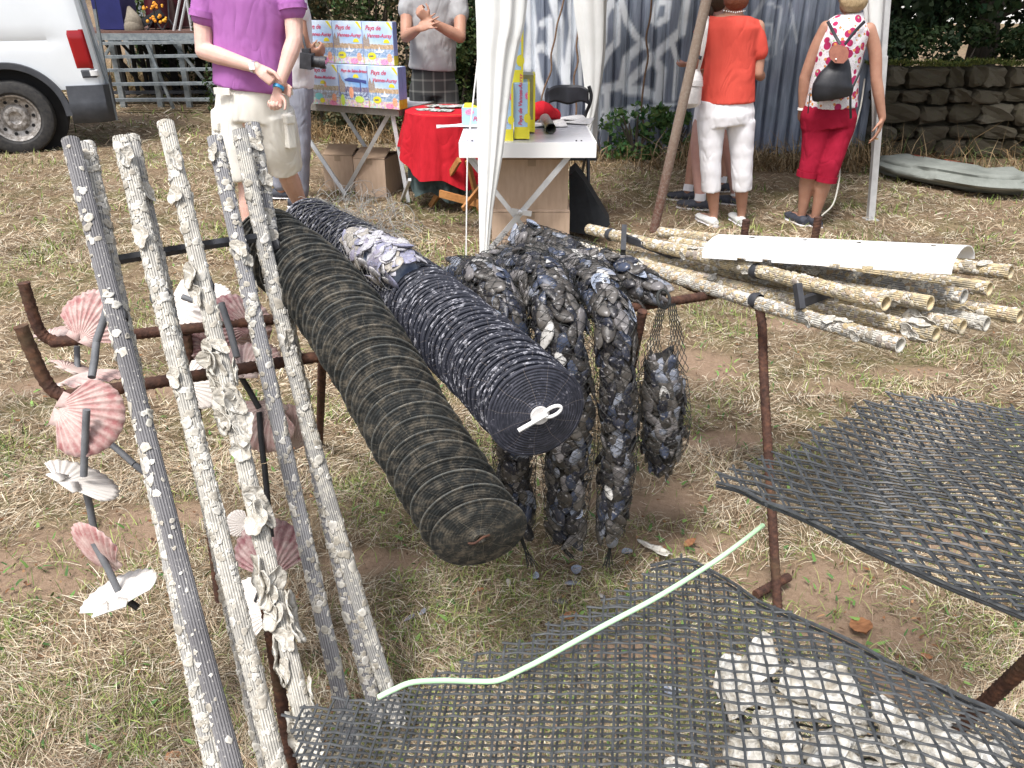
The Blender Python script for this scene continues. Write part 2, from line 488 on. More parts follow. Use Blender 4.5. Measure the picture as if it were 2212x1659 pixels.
def m_scallop():
    t = NT('scallop'); n = t.noise(60, 5, 0.7)
    c = t.mix(t.ramp(n, [(0.42, 0.0), (0.70, 0.45)]), t.attr(), (0.72, 0.66, 0.60)); t.base(c); t.set(0.6, spec=0.3); t.bump(n, 0.3, 0.001); return t.m
M_scallop = m_scallop()
def m_mussel(name, stops, rough):
    t = NT(name)
    r = t.rand(); n = t.noise(14, 4, 0.6); n2 = t.noise(7, 3, 0.6)
    base = t.ramp(r, stops, 'CONSTANT')
    mud = t.ramp(n, [(0.50, 0.0), (0.62, 0.6)])
    c = t.mix(mud, base, (0.095, 0.083, 0.066))
    c = t.mix(t.ramp(n2, [(0.60, 0.0), (0.68, 0.65)]), c, t.mix(r, (0.32, 0.315, 0.33), (0.50, 0.48, 0.46)))
    t.base(c); t.set(rough, spec=0.4); t.bump(n, 0.35, 0.0015); return t.m
M_mussel = m_mussel('mussel_shell', [(0.0, (0.016, 0.016, 0.021)), (0.22, (0.050, 0.045, 0.042)), (0.42, (0.098, 0.090, 0.083)), (0.58, (0.020, 0.023, 0.037)), (0.70, (0.16, 0.15, 0.152)), (0.82, (0.040, 0.052, 0.088)), (0.91, (0.22, 0.24, 0.29)), (0.975, (0.50, 0.49, 0.47))], 0.42)
M_mussel_pale = m_mussel('pale_mussel_shell', [(0.0, (0.46, 0.45, 0.49)), (0.2, (0.30, 0.28, 0.36)), (0.4, (0.54, 0.52, 0.53)), (0.6, (0.25, 0.25, 0.34)), (0.8, (0.36, 0.33, 0.29))], 0.35)
t = NT('mussel_nacre'); n = t.noise(30, 3); t.base(t.ramp(n, [(0.35, (0.12, 0.15, 0.23)), (0.5, (0.26, 0.30, 0.38)), (0.65, (0.46, 0.48, 0.52))])); t.set(0.3, spec=0.6); M_nacre = t.m
M_net = mat('black_net', (0.012, 0.013, 0.013), (0.03, 0.032, 0.03), 20, 0.8)
M_net_pale = mat('grey_net', (0.16, 0.16, 0.15), (0.30, 0.29, 0.27), 20, 0.8)
M_core = mat('filler_core', (0.012, 0.011, 0.010), (0.035, 0.030, 0.025), 60, 0.95, 0.6)  # near-black filler that makes the gaps between shells look shaded
M_blackp = mat('black_plastic', (0.022, 0.023, 0.027), (0.045, 0.047, 0.055), 25, 0.55, 0.1)
M_hose = mat('grey_hose', (0.10, 0.105, 0.115), (0.17, 0.175, 0.185), 25, 0.65, 0.15)
M_hose_b = mat('black_hose', (0.015, 0.016, 0.018), (0.03, 0.03, 0.033), 25, 0.55, 0.1)
t = NT('net_cord'); n = t.noise(60, 5, 0.7); n2 = t.noise(5, 2)
t.base(t.ramp(n, [(0.35, (0.034, 0.037, 0.040)), (0.6, (0.068, 0.072, 0.075)), (0.78, (0.16, 0.165, 0.16))])); t.set(0.48, spec=0.45); t.bump(n, 0.3, 0.0006); M_cord = t.m
M_green = mat('pale_green_tube', (0.46, 0.74, 0.44), (0.53, 0.80, 0.50), 12, 0.4)
M_white = mat('white_plastic', (0.80, 0.80, 0.79), (0.84, 0.84, 0.83), 3, 0.45)
def m_disc(name, kind):
    t = NT(name)
    sp = t.n('SeparateXYZ'); t.l(t.obj(), sp.inputs[0])
    r = t.math('SQRT', t.math('ADD', t.math('MULTIPLY', sp.outputs[0], sp.outputs[0]), t.math('MULTIPLY', sp.outputs[1], sp.outputs[1])))
    ring = t.math('SINE', t.math('MULTIPLY', r, 2 * math.pi / 0.0052))
    th = t.math('ARCTAN2', sp.outputs[1], sp.outputs[0])
    oi = t.n('ObjectInfo')
    vadd = t.n('VectorMath', operation='ADD'); t.l(t.obj(), vadd.inputs[0])
    cx = t.n('CombineXYZ'); t.l(t.math('MULTIPLY', oi.outputs['Random'], 40), cx.inputs[2]); t.l(cx.outputs[0], vadd.inputs[1]); v = vadd.outputs[0]
    # thin radial threads, a little wavy
    w = t.math('ADD', t.math('MULTIPLY', th, 11 / (2 * math.pi)), t.math('MULTIPLY', t.noise(9, 2, 0.5, v), 1.3))
    fr = t.math('ABSOLUTE', t.math('SUBTRACT', t.math('FRACT', w), 0.5))
    thread = t.math('LESS_THAN', t.math('MULTIPLY', fr, r), 0.00040)
    n = t.noise(38 if kind == 'brown' else 22, 6, 0.75, v); n2 = t.noise(85, 5, 0.75, v)
    # arc shaped flecks: noise in polar space, stretched round the disc
    pol = t.n('CombineXYZ'); t.l(t.math('MULTIPLY', r, 260 if kind != 'brown' else 150), pol.inputs[0]); t.l(t.math('MULTIPLY', th, 2.4 if kind == 'brown' else 5.0), pol.inputs[1]); t.l(t.math('MULTIPLY', oi.outputs['Random'], 60), pol.inputs[2])
    arc = t.noise(1.0, 4, 0.65, pol.outputs[0])
    if kind == 'brown':
        c = t.ramp(n, [(0.38, (0.014, 0.016, 0.016)), (0.48, (0.034, 0.034, 0.031)), (0.55, (0.095, 0.084, 0.066)), (0.68, (0.17, 0.145, 0.11))])
        c = t.mix(t.ramp(n2, [(0.40, 0.85), (0.52, 0.0)]), c, (0.028, 0.032, 0.032))
        c = t.mix(t.ramp(arc, [(0.56, 0.0), (0.70, 0.22)]), c, (0.30, 0.28, 0.23))
        c = t.mix(t.ramp(arc, [(0.30, 0.4), (0.42, 0.0)]), c, (0.03, 0.036, 0.036))
        c = t.mix(t.math('MULTIPLY', thread, 0.55), c, (0.30, 0.27, 0.20))
    else:
        c = t.ramp(n, [(0.3, (0.012, 0.014, 0.022)), (0.7, (0.032, 0.035, 0.05))])
        cut = 0.575 if kind == 'black' else 0.70
        c = t.mix(t.ramp(arc, [(cut, 0.0), (cut + 0.05, 0.9)]), c, (0.50, 0.50, 0.55))
        c = t.mix(t.ramp(n2, [(0.62, 0.0), (0.68, 0.75)]), c, (0.40, 0.39, 0.44))
        if kind == 'black': c = t.mix(t.math('MULTIPLY', t.ramp(n, [(0.60, 0.0), (0.64, 0.8)]), t.math('GREATER_THAN', r, .070)), c, (0.46, 0.46, 0.50))
        c = t.mix(t.math('MULTIPLY', thread, 0.6), c, (0.36, 0.30, 0.26))
        if kind == 'front': c = t.mix(t.ramp(arc, [(0.45, 0.0), (0.7, 0.35)]), c, (0.14, 0.14, 0.18))
    # the edge of the rim is lighter
    rim = t.math('GREATER_THAN', r, 0.0866)
    c = t.mix(t.math('MULTIPLY', rim, t.math('MULTIPLY_ADD', oi.outputs['Random'], .18, .03) if kind == 'brown' else 0.15), c, (0.26, 0.27, 0.25) if kind == 'brown' else (0.13, 0.13, 0.16))
    t.base(c); t.set(0.55 if kind != 'brown' else 0.8, spec=0.4)
    t.bump(t.math('ADD', t.math('MULTIPLY', ring, 0.6 if kind != 'brown' else 0.25), n2), 0.5 if kind != 'brown' else 0.45, 0.0016)
    return t.m
M_disc_brown = m_disc('muddy_disc', 'brown'); M_disc_black = m_disc('flecked_black_disc', 'black'); M_disc_front = m_disc('clean_black_disc', 'front')
# ================================================================== THE RACK
RB = 0.0125
def rebar(mb, pts, r=RB, n=10):
    """ribbed reinforcing bar along a path"""
    P = spline(pts, n) if len(pts) > 2 else [Vector(pts[0]).lerp(Vector(pts[1]), i / 40) for i in range(41)]
    Q = [P[0]]; step = 0.004                                       # resample evenly so that the ribs keep their pitch
    for a, b in zip(P[:-1], P[1:]):
        k = max(1, int((b - a).length / step))
        for i in range(1, k + 1): Q.append(a.lerp(b, i / k))
    def prof(i, j, seg):
        th = 2 * math.pi * j / seg
        return 0.97 + 0.15 * max(0.0, math.sin(2 * th + i * 1.9)) ** 2
    mb.tube(Q, r, 12, prof=prof)
rack = thing('rebar_rack', 'rusty ribbed rebar rack holding the disc stacks and mussel sleeves', 'rack', (0, 1.8, 0))
H = 0.80
A0 = at_h(130, 858, H); A1 = at_h(1300, 700, H); A1.y = 1.93; H2 = .74; A2 = at_h(1559, 634, H2)
b = MB(); tip = A0 + Vector((-0.075, -0.01, 0.17))
rebar(b, [A0 + Vector((-.036, -.004, .150)), A0 + Vector((-.028, -.003, .09)), A0 + Vector((-.018, -.002, .034)), A0 + Vector((.002, 0, .006)), A0 + Vector((.04, .015, 0)), A0.lerp(A2, .15), A0.lerp(A2, .5), A0.lerp(A2, .8), A2])
b.build('long_bar', M_rust, rack)
B0 = at_h(95, 740, H); B1 = at_h(590, 690, H); B2 = at_h(1400, 585, H2); C0 = at_h(1640, 655, H2)
b = MB()
rebar(b, [B0 + Vector((-.010, 0, .14)), B0 + Vector((-.008, 0, .08)), B0 + Vector((-.002, 0, .028)), B0 + Vector((.018, .004, .004)), B0 + Vector((.06, .014, 0)), B1, B1.lerp(B2, .5), B2, at_h(1500, 622, H2), C0 + Vector((-.03, .02, .0)), C0 + Vector((.005, -.01, -.03)), C0.lerp(at_h(1682, 1345, 0), .3), at_h(1682, 1345, -0.02)])
b.build('long_bar', M_rust, rack)
def leg(a, c):
    m = MB(); rebar(m, [a, c]); m.build('leg', M_rust, rack)
leg(at_h(402, 722, H - .012), at_h(475, 1303, -.01))
leg(at_h(1388, 672, H - .012), at_y(1362, 850, 2.05) + Vector((-.06, .05, -.45)))
leg(at_h(700, 668, H - .012), at_h(690, 960, -.01))
b = MB(); rebar(b, [at_h(1632, 1285, .02), at_h(1704, 1246, .03)]); b.build('foot_bar', M_rust, rack)
for (u, v) in ((1604, 500), (1757, 494)):
    e = at_h(u, v + 40, H2); b = MB(); rebar(b, [e + Vector((0, 0, .10)), e + Vector((0, 0, -.02))]); b.build('end_stop', M_rust, rack)
b = MB(); rebar(b, [at_h(1480, 570, H2 - .015), at_h(1604, 545, H2 - .02), at_h(1757, 536, H2 - .02), at_h(1990, 560, H2 - .02)]); b.build('cross_bar', M_rust, rack)
b = MB(); rebar(b, [at_h(1600, 650, H2 - .012), at_h(1760, 672, H2 + .01), at_h(1920, 650, H2 + .01)]); b.build('cross_bar', M_rust, rack)
rack2 = thing('mesh_rack', 'second rusty rebar trestle under the grey mesh bags', 'rack', (0.2, 1.0, 0))
L1 = at_d(590, 1376, 1.60)
b = MB(); rebar(b, [Vector((L1.x - .002, L1.y, .47)), Vector((L1.x + .004, L1.y - .03, -.02))]); b.build('leg', M_rust, rack2)
b = MB(); p = at_d(2110, 1535, 1.45); q = at_d(2212, 1440, 1.32)
rebar(b, [p + (p - q) * (p.z / (q.z - p.z)), q + (q - p) * ((.77 - q.z) / (q.z - p.z))]); b.build('leg', M_rust, rack2)

# ================================================================== CRUSTED PIPES
PR = 0.0160
def pipe_mesh(P, r=PR, ridges=20, hollow=True):
    b = MB(); seg = ridges * 3; n = len(P)
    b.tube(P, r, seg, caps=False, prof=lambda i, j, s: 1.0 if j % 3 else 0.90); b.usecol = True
    b.c = [(1, 1, 1) if (q % seg) % 3 else (.48, .48, .49) for q in range(len(b.v))]; b.col = (1.0, 1.0, 1.0)  # grooves tinted darker: dirt, and shade the fine relief lacks
    if hollow:
        T0 = (P[1] - P[0]).normalized(); T1 = (P[-1] - P[-2]).normalized()
        for base, d in ((P[0], T0), (P[-1], -T1)):
            x = d.orthogonal().normalized(); y = d.cross(x)
            # annulus then bore
            rings = [(r * 0.985, 0), (r * 0.83, 0), (r * 0.83, 0.06), (0.0005, 0.06)]
            vs = []
            for rad, dep in rings:
                for j in range(26):
                    th = 2 * math.pi * j / 26; vs.append(base + x * math.cos(th) * rad + y * math.sin(th) * rad + d * dep)
            fs = [(i * 26 + j, i * 26 + (j + 1) % 26, (i + 1) * 26 + (j + 1) % 26, (i + 1) * 26 + j) for i in range(3) for j in range(26)]
            b.add(vs, fs)
    return b
SPAT_W = np.array([[.64, .62, .56], [.55, .525, .46], [.72, .70, .65], [.44, .41, .35]])
SPAT_O = np.array([[.60, .54, .42], [.52, .42, .25], [.72, .68, .60], [.46, .34, .22], [.68, .66, .60], [.40, .31, .17], [.30, .27, .22], [.62, .60, .56], [.35, .30, .26]])
def crust(name, P, n, parent, r=PR, size=(.003, .008), pal=SPAT_W, side=None, clump=1.0):
    """little irregular shell cups growing round a pipe"""
    A = np.array(P[0]); Bv = np.array(P[-1]); L = np.linalg.norm(Bv - A); d = (Bv - A) / L
    up = np.array([0, 0, 1.0]) if abs(d[2]) < .9 else np.array([0, 1.0, 0]); x = np.cross(up, d); x /= np.linalg.norm(x); y = np.cross(d, x)
    Pm = np.array([tuple(p) for p in P]); tt = np.linspace(0, 1, len(P))
    m = int(n * 2.2); s = g.random(m); th = g.uniform(0, 2 * math.pi, m)
    den = 0.35 + 1.3 * hashnoise(s * L, th * .02, 0.045, 21 + int(abs(A[0]) * 100) % 17) * clump
    k = g.random(m) < den * 0.55
    if side is not None:
        dd = x[None, :] * np.cos(th)[:, None] + y[None, :] * np.sin(th)[:, None]
        k &= g.random(m) < np.clip(dd @ np.array(side) * .6 + .6, .12, 1)
    s = s[k][:n]; th = th[k][:n]; n = len(s)
    rad = g.uniform(size[0], size[1], n) * (0.7 + 0.9 * g.random(n) ** 3)
    K = 8
    ang = (np.arange(K) / K * 2 * math.pi)[None, :] + g.uniform(0, 6, n)[:, None]
    irr = g.uniform(.55, 1.30, (n, K)); lip = g.uniform(.08, .62, n)[:, None] * g.uniform(.3, 1.5, (n, K))
    asp = g.uniform(.75, 1.3, n)[:, None]
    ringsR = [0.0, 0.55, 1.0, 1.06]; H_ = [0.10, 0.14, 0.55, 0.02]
    verts = []; cols = []
    pc = pal[g.integers(0, len(pal), n)] * g.uniform(.85, 1.1, (n, 1))
    for q, (rr_, hh) in enumerate(zip(ringsR, H_)):
        a = np.cos(ang) * rr_ * irr * asp * rad[:, None]; c = np.sin(ang) * rr_ * irr * rad[:, None]
        h = (hh * rad[:, None] * (lip if q == 2 else 1.0)) + 0.0003
        sa = s[:, None] * L + a; ta = th[:, None] + c / r
        f = np.clip(sa / L, 0, 1)
        cen = np.stack([np.interp(f, tt, Pm[:, i]) for i in range(3)], -1)
        dirv = x * np.cos(ta)[..., None] + y * np.sin(ta)[..., None]
        verts.append(cen + dirv * (r + h)[..., None])
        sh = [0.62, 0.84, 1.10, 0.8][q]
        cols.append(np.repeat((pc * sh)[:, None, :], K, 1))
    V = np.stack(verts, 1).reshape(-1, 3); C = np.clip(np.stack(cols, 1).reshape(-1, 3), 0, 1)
    bi = np.arange(n)[:, None, None, None] * (4 * K)
    ri = np.arange(3)[None, :, None, None] * K; j = np.arange(K)[None, None, :, None]; j2 = (j + 1) % K
    F = np.concatenate([bi + ri + j, bi + ri + j2, bi + ri + K + j2, bi + ri + K + j], -1).reshape(-1, 4)
    V = V - np.array(worldloc(parent))
    me = npmesh(name, V, [F], M_spat, C); return link(name, me, parent, kind='stuff')
def bent(a, c, sag=0.0, n=14, side=(0, 0, 1)):
    s = Vector(side)
    return [a.lerp(c, i / n) + s * (sag * 4 * (i / n) * (1 - i / n)) for i in range(n + 1)]
def shell_variants(name, m, R_, count, lump=0.25, cup=0.3, seed=1):
    """irregular oyster valves: thin cups with a frilly edge and growth steps"""
    out = []
    rr = random.Random(seed)
    for q in range(count):
        NA, NR = 22, 7; ph = [rr.uniform(0, 6.3) for _ in range(6)]
        b = MB(); top = []; bot = []
        ex = rr.uniform(1.15, 1.55)
        for i in range(NR + 1):
            t_ = i / NR
            for j in range(NA):
                th = 2 * math.pi * j / NA
                rad = R_ * t_ * (1 + lump * .5 * math.sin(2 * th + ph[0]) + lump * .35 * math.sin(3 * th + ph[1]) + lump * .25 * math.sin(5 * th + ph[2]) + lump * .2 * rr.uniform(-1, 1) * t_)
                x = math.cos(th) * rad * ex; y = math.sin(th) * rad
                z = cup * R_ * (t_ ** 2.2) * (1 + .5 * math.sin(th + ph[3]) + .35 * math.sin(4 * th + ph[4])) + .05 * R_ * (i % 2) + .05 * R_ * rr.uniform(-1, 1) * t_
                top.append((x, y, z))
        thick = .055 * R_ + .0008
        for (x, y, z) in top: bot.append((x * 1.03, y * 1.03, z - thick))
        vs = top + bot; n = len(top)
        fs = []
        for i in range(NR):
            for j in range(NA):
                k = (j + 1) % NA
                fs.append((i * NA + j, (i + 1) * NA + j, (i + 1) * NA + k, i * NA + k)); fs.append((n + i * NA + j, n + i * NA + k, n + (i + 1) * NA + k, n + (i + 1) * NA + j))
        for j in range(NA):
            k = (j + 1) % NA; e = NR * NA; fs.append((e + j, n + e + j, n + e + k, e + k))
        b.add(vs, fs); out.append(b.mesh(name, m))
    return out
OY = shell_variants('oyster_shell', M_oyster, 0.02, 6, lump=.34, cup=.30, seed=4)
def shell_on_pipe(P, parent, s, th, size, lift=.35, me=None, name='oyster_shell'):
    a = Vector(P[0]); c = Vector(P[-1]); d = (c - a).normalized()
    i = s * (len(P) - 1); k = min(int(i), len(P) - 2); p = Vector(P[k]).lerp(Vector(P[k + 1]), i - k)
    toward = (Vector((0, 0, CAM_H)) - p); toward = (toward - d * toward.dot(d)).normalized(); side = d.cross(toward)
    nrm = toward * math.cos(th) + side * math.sin(th)
    n2 = (nrm + d * U(-lift, lift) + side * U(-lift, lift)).normalized()
    place(name, me or rnd.choice(OY), parent, frame(p + nrm * (PR + .002), n2, d + side * U(-.6, .6), size / 0.02))
PIPES_L = [  # top (u, v, depth), bottom (u, v, depth), material, number of cups, label
    ((152, 303, 1.55), (505, 1659, 1.33), M_pipe_slate, 330, 'dark slate grooved pipe with scattered white cups, leftmost of the front row'),
    ((186, 312, 1.60), (468, 1659, 1.40), M_pipe_mid, 620, 'shell crusted pipe tucked behind the dark slate pipe'),
    ((262, 300, 1.60), (597, 1659, 1.38), M_pipe_pale, 480, 'pale grooved pipe thick with small shells, between the dark pipe and the oyster pipe'),
    ((282, 297, 1.66), (583, 1659, 1.47), M_pipe_mid, 600, 'crusted pipe hidden just behind the pale second pipe'),
    ((358, 266, 1.66), (677, 1640, 1.44), M_pipe_pale, 260, 'whitish grooved pipe carrying large frilly oysters all down its length'),
    ((464, 297, 1.72), (762, 1620, 1.66), M_pipe_grey, 330, 'bluish grey grooved pipe in front of the purple shirt man, right of the oyster pipe'),
    ((545, 268, 1.82), (818, 1555, 1.78), M_pipe_grey, 620, 'grey pipe with a dense rough crust at its top, crossing behind its paler neighbour'),
    ((518, 282, 1.76), (862, 1565, 1.78), M_pipe_mid, 300, 'light grey grooved pipe, rightmost foot of the leaning row'),
]
pipes_L = []
for k, (a, c, m, n, lab) in enumerate(PIPES_L):
    pa, pc = at_d(*a), at_d(*c)
    d = (pc - pa).normalized()
    if k < 5:
        f = (pc.z + 0.01) / -d.z; pc = pc + d * f          # down to the ground
    sag = 0.0
    P = bent(pa, pc, U(-.004, .004) if k != 7 else -.022, side=(1, 0, 0))
    if k == 6: P = bent(pa, pc, .018, side=(-1, 0, 0))
    t_ = thing('crusted_pipe', lab, 'pipe', (pc.x, pc.y, 0), 'grooved collector pipes leaning in a row')
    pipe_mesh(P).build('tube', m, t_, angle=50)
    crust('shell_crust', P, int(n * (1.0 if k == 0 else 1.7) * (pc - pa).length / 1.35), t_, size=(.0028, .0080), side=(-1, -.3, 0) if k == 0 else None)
    pipes_L.append((P, t_))
P3, t3 = pipes_L[4]
for i in range(74):
    s = U(.28, .95)
    if .50 < s < .56 or .43 < s < .46: continue
    shell_on_pipe(P3, t3, s, U(-1.9, 1.9), U(.011, .021), .28)
for s, th, sz in ((.055, -.1, .016), (.10, .7, .018), (.20, 1.1, .026), (.225, .9, .02), (.31, 1.2, .026), (.34, 1.0, .018), (.555, 1.2, .03), (.565, .8, .026), (.60, -1.3, .028), (.62, -1.2, .024), (.735, .9, .028), (.74, .2, .026)):
    shell_on_pipe(P3, t3, s, th, sz * .85, .4)
for k, ss in ((2, (.03, .13, .3)), (3, (.08, .2)), (5, (.03, .19, .21)), (6, (.04, .1, .2, .45)), (7, (.35,))):
    for s in ss: shell_on_pipe(pipes_L[k][0], pipes_L[k][1], s, U(-.6, .6), U(.011, .016), .3)
# clip bar that holds the row together
cb = thing('clip_bar', 'black plastic clip bar snapped across the leaning pipes', 'clip bar', at_d(400, 540, 1.68))
def clipbar(parent, pts, hgt=.014, th=.003):
    b = MB(); P = spline([at_d(*p) for p in pts], 6)
    b.tube(P, [(th, hgt / 2)] * len(P), 4, flat=(0, 0, 1), prof=lambda i, j, s: 1.4)
    b.build('strap', M_blackp, parent, angle=30)
clipbar(cb, [(217, 568, 1.60), (262, 560, 1.62), (345, 546, 1.64), (392, 538, 1.70), (466, 526, 1.685), (520, 519, 1.73), (574, 510, 1.765)])
for k in (0, 2, 4, 5, 7):
    P, _ = pipes_L[k]; f = {0: .215, 2: .20, 4: .215, 5: .19, 7: .19}[k]
    p = Vector(P[0]).lerp(Vector(P[-1]), f); d = (Vector(P[-1]) - Vector(P[0])).normalized()
    x = d.orthogonal().normalized(); y = d.cross(x); x = -Vector((0, -1, 0)) - d * (-Vector((0, -1, 0)).dot(d)); x.normalize(); y = d.cross(x)
    b = MB(); P_ = [p + (x * math.cos(a) + y * math.sin(a)) * (PR + .002) for a in [R(z) for z in range(-100, 101, 14)]]
    b.tube(P_, [(.0025, .010)] * len(P_), 4, flat=d); b.build('clip', M_blackp, cb, angle=30)

# ---- pipes lying at the right
PIPES_R = [
    ((1253, 533, 2.8), (1945, 745, 1.8), M_pipe_pale, 'grey white pipe lying nearest the camera at the front of the bundle'),
    ((1272, 495, 2.85), (1914, 655, 1.86), M_pipe_ochre, 'dark grooved pipe in the top layer with its open end above the front pipe'),
    ((1425, 502, 2.9), (2184, 588, 2.02), M_pipe_ochre, 'crusted pipe poking out of the end of the white half pipe'),
    ((1352, 552, 2.7), (2010, 655, 1.9), M_pipe_ochre, 'orange crusted pipe ending between two darker pipe ends'),
    ((1400, 528, 2.75), (2083, 640, 1.92), M_pipe_mid, 'bluish grooved pipe under the white half pipe, middle of the top layer'),
    ((1450, 522, 2.8), (2138, 624, 1.99), M_pipe_ochre, 'rough crusted pipe beside the end of the white half pipe'),
    ((1480, 545, 2.75), (2203, 684, 1.95), M_pipe_ochre, 'ochre pipe whose white open end reaches furthest from the bundle'),
    ((1450, 560, 2.65), (2132, 700, 1.92), M_pipe_pale, 'pale pipe in the lower layer with a bare open end'),
    ((1400, 560, 2.65), (2080, 706, 1.87), M_pipe_ochre, 'crusted pipe in the lower layer with a white flat shell near its end'),
    ((1360, 565, 2.65), (2022, 722, 1.83), M_pipe_ochre, 'golden crusted pipe with a large white oyster wrapped round its open end'),
]
pipes_R = []
for k, (a, c, m, lab) in enumerate(PIPES_R):
    pa, pc = at_d(*a), at_d(*c)
    P = bent(pa, pc, U(-.006, .002))
    t_ = thing('crusted_pipe', lab, 'pipe', (pa.x, pa.y, pa.z), 'crusted pipes lying in a bundle on the rack')
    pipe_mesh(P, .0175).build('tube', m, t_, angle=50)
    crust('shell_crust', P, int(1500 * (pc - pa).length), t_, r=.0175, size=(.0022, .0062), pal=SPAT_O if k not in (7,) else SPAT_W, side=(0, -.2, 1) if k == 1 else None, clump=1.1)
    for q in range(4): shell_on_pipe(P, t_, U(.25, .97), U(-1.2, 1.2), U(.008, .013), .12)
    pipes_R.append((P, t_))
for s, th in ((.95, .4), (.96, -.9), (.965, 1.4)): shell_on_pipe(pipes_R[9][0], pipes_R[9][1], s, th, .016, .12)
for s, th in ((.90, .2), (.93, .6)): shell_on_pipe(pipes_R[8][0], pipes_R[8][1], s, th, .02, .2)
cb2 = thing('clip_bar', 'black plastic clip bar across the far end of the lying pipes', 'clip bar', at_d(1350, 540, 2.6))
a = at_d(1347, 512, 2.62); c = at_d(1345, 560, 2.56)
b = MB(); b.bar(a + Vector((0, 0, .03)), c + Vector((0, 0, .02)), .016, .03); b.bar(a, at_d(1480, 562, 2.5), .014, .02); b.build('strap', M_blackp, cb2)
for k, f in ((0, .12), (1, .11)):
    P, _ = pipes_R[k]; p = Vector(P[0]).lerp(Vector(P[-1]), f); d = (Vector(P[-1]) - Vector(P[0])).normalized(); x = Vector((0, 0, 1)) - d * d.z; x.normalize(); y = d.cross(x)
    b = MB(); P_ = [p + (x * math.cos(an) + y * math.sin(an)) * (PR + .003) for an in [R(z) for z in range(0, 360, 20)]]
    b.tube(P_, [(.003, .012)] * len(P_), 4, flat=d, closed=True); b.build('clip', M_blackp, cb2)
cb3 = thing('clip_bar', 'black plastic clip bar near the open ends of the lying pipes', 'clip bar', at_d(1730, 640, 2.0))
b = MB(); b.bar(at_d(1722, 614, 1.99), at_d(1730, 668, 1.98), .014, .022); b.bar(at_d(1726, 655, 2.0), at_d(1795, 630, 2.06), .014, .024); b.bar(at_d(1780, 640, 2.06), at_d(1776, 616, 2.06), .012, .018); b.build('strap', M_blackp, cb3)
for k, f in ((0, .655), (1, .665)):
    P, _ = pipes_R[k]; p = Vector(P[0]).lerp(Vector(P[-1]), f); d = (Vector(P[-1]) - Vector(P[0])).normalized(); x = Vector((0, 0, 1)) - d * d.z; x.normalize(); y = d.cross(x)
    b = MB(); P_ = [p + (x * math.cos(an) + y * math.sin(an)) * (PR + .003) for an in [R(z) for z in range(0, 360, 20)]]
    b.tube(P_, [(.003, .012)] * len(P_), 4, flat=d, closed=True); b.build('clip', M_blackp, cb3)
# ---- white half pipe
hp = thing('half_pipe', 'white plastic half pipe with notches lying over the crusted pipes', 'half pipe', at_h(1560, 570, .92))
n0_ = at_y(1516, 557, 2.20); n1_ = at_y(2055, 593, 1.77)
ax = (n1_ - n0_).normalized(); sx = Vector((0, 0, 1)).cross(ax).normalized(); upv = ax.cross(sx)
RW = 0.082; e0 = n0_ + sx * RW; e1 = n1_ + sx * RW; NS = 96; NA = 20
b = MB(); A_ = e0; Lh = (e1 - e0).length
def inside(s, q):
    x = s / NS
    for c in (.185, .30, .58, .70):                    # notches on the near edge
        if abs(x - c) < .022 and (q < 1): return False
    for c in (.165, .40, .62, .89):                    # slots along the crown
        if abs(x - c) < .013 and 9 <= q <= 10: return False
    return True
def hpv(s, q, r):
    th = math.pi * q / NA
    cut = 0.0
    return A_ + ax * (Lh * s / NS) - sx * (math.cos(th) * r) + upv * (math.sin(th) * r * .56)
vs = []; 
for lay, r in enumerate((RW, RW - .004)):
    for s in range(NS + 1):
        for q in range(NA + 1): vs.append(hpv(s, q, r))
def vi(l, s, q): return l * (NS + 1) * (NA + 1) + s * (NA + 1) + q
fs = []
for s in range(NS):
    for q in range(NA):
        if not inside(s, q): continue
        fs.append((vi(0, s, q), vi(0, s + 1, q), vi(0, s + 1, q + 1), vi(0, s, q + 1)))
        fs.append((vi(1, s, q), vi(1, s, q + 1), vi(1, s + 1, q + 1), vi(1, s + 1, q)))
        for (ds, dq, e) in ((-1, 0, ((0, 0), (0, 1))), (1, 0, ((1, 1), (1, 0))), (0, -1, ((1, 0), (0, 0))), (0, 1, ((0, 1), (1, 1)))):
            s2, q2 = s + ds, q + dq
            if s2 < 0 or s2 >= NS or q2 < 0 or q2 >= NA or not inside(s2, q2):
                (a0, b0), (a1, b1) = e
                fs.append((vi(0, s + a0, q + b0), vi(0, s + a1, q + b1), vi(1, s + a1, q + b1), vi(1, s + a0, q + b0)))
b.add(vs, fs); b.build('shell', M_white, hp, angle=40)

# ================================================================== DISC STACKS
DR = 0.0885
def disc_mesh(name, m, hub=True):
    b = MB(); seg = 48
    prof = [(0.006, .0060), (.014, .0062), (.016, .0035), (.030, .0030), (.055, .0005), (.076, -.0035), (.0858, -.0065), (.0876, -.0060), (DR, -.0072), (DR, -.0086), (.0862, -.0086), (.055, -.0018), (.006, .0015)]
    vs = []
    for (r, z) in prof:
        for j in range(seg):
            th = 2 * math.pi * j / seg; vs.append((r * math.cos(th), r * math.sin(th), z + .0006 * math.sin(3 * th) * r / DR))
    n = len(prof)
    fs = [(i * seg + j, i * seg + (j + 1) % seg, ((i + 1) % n) * seg + (j + 1) % seg, ((i + 1) % n) * seg + j) for i in range(n) for j in range(seg)]
    b.add(vs, fs); return b.mesh(name, m)
D_br = disc_mesh('disc', M_disc_brown); D_bl = disc_mesh('disc', M_disc_black); D_fr = disc_mesh('disc', M_disc_front)
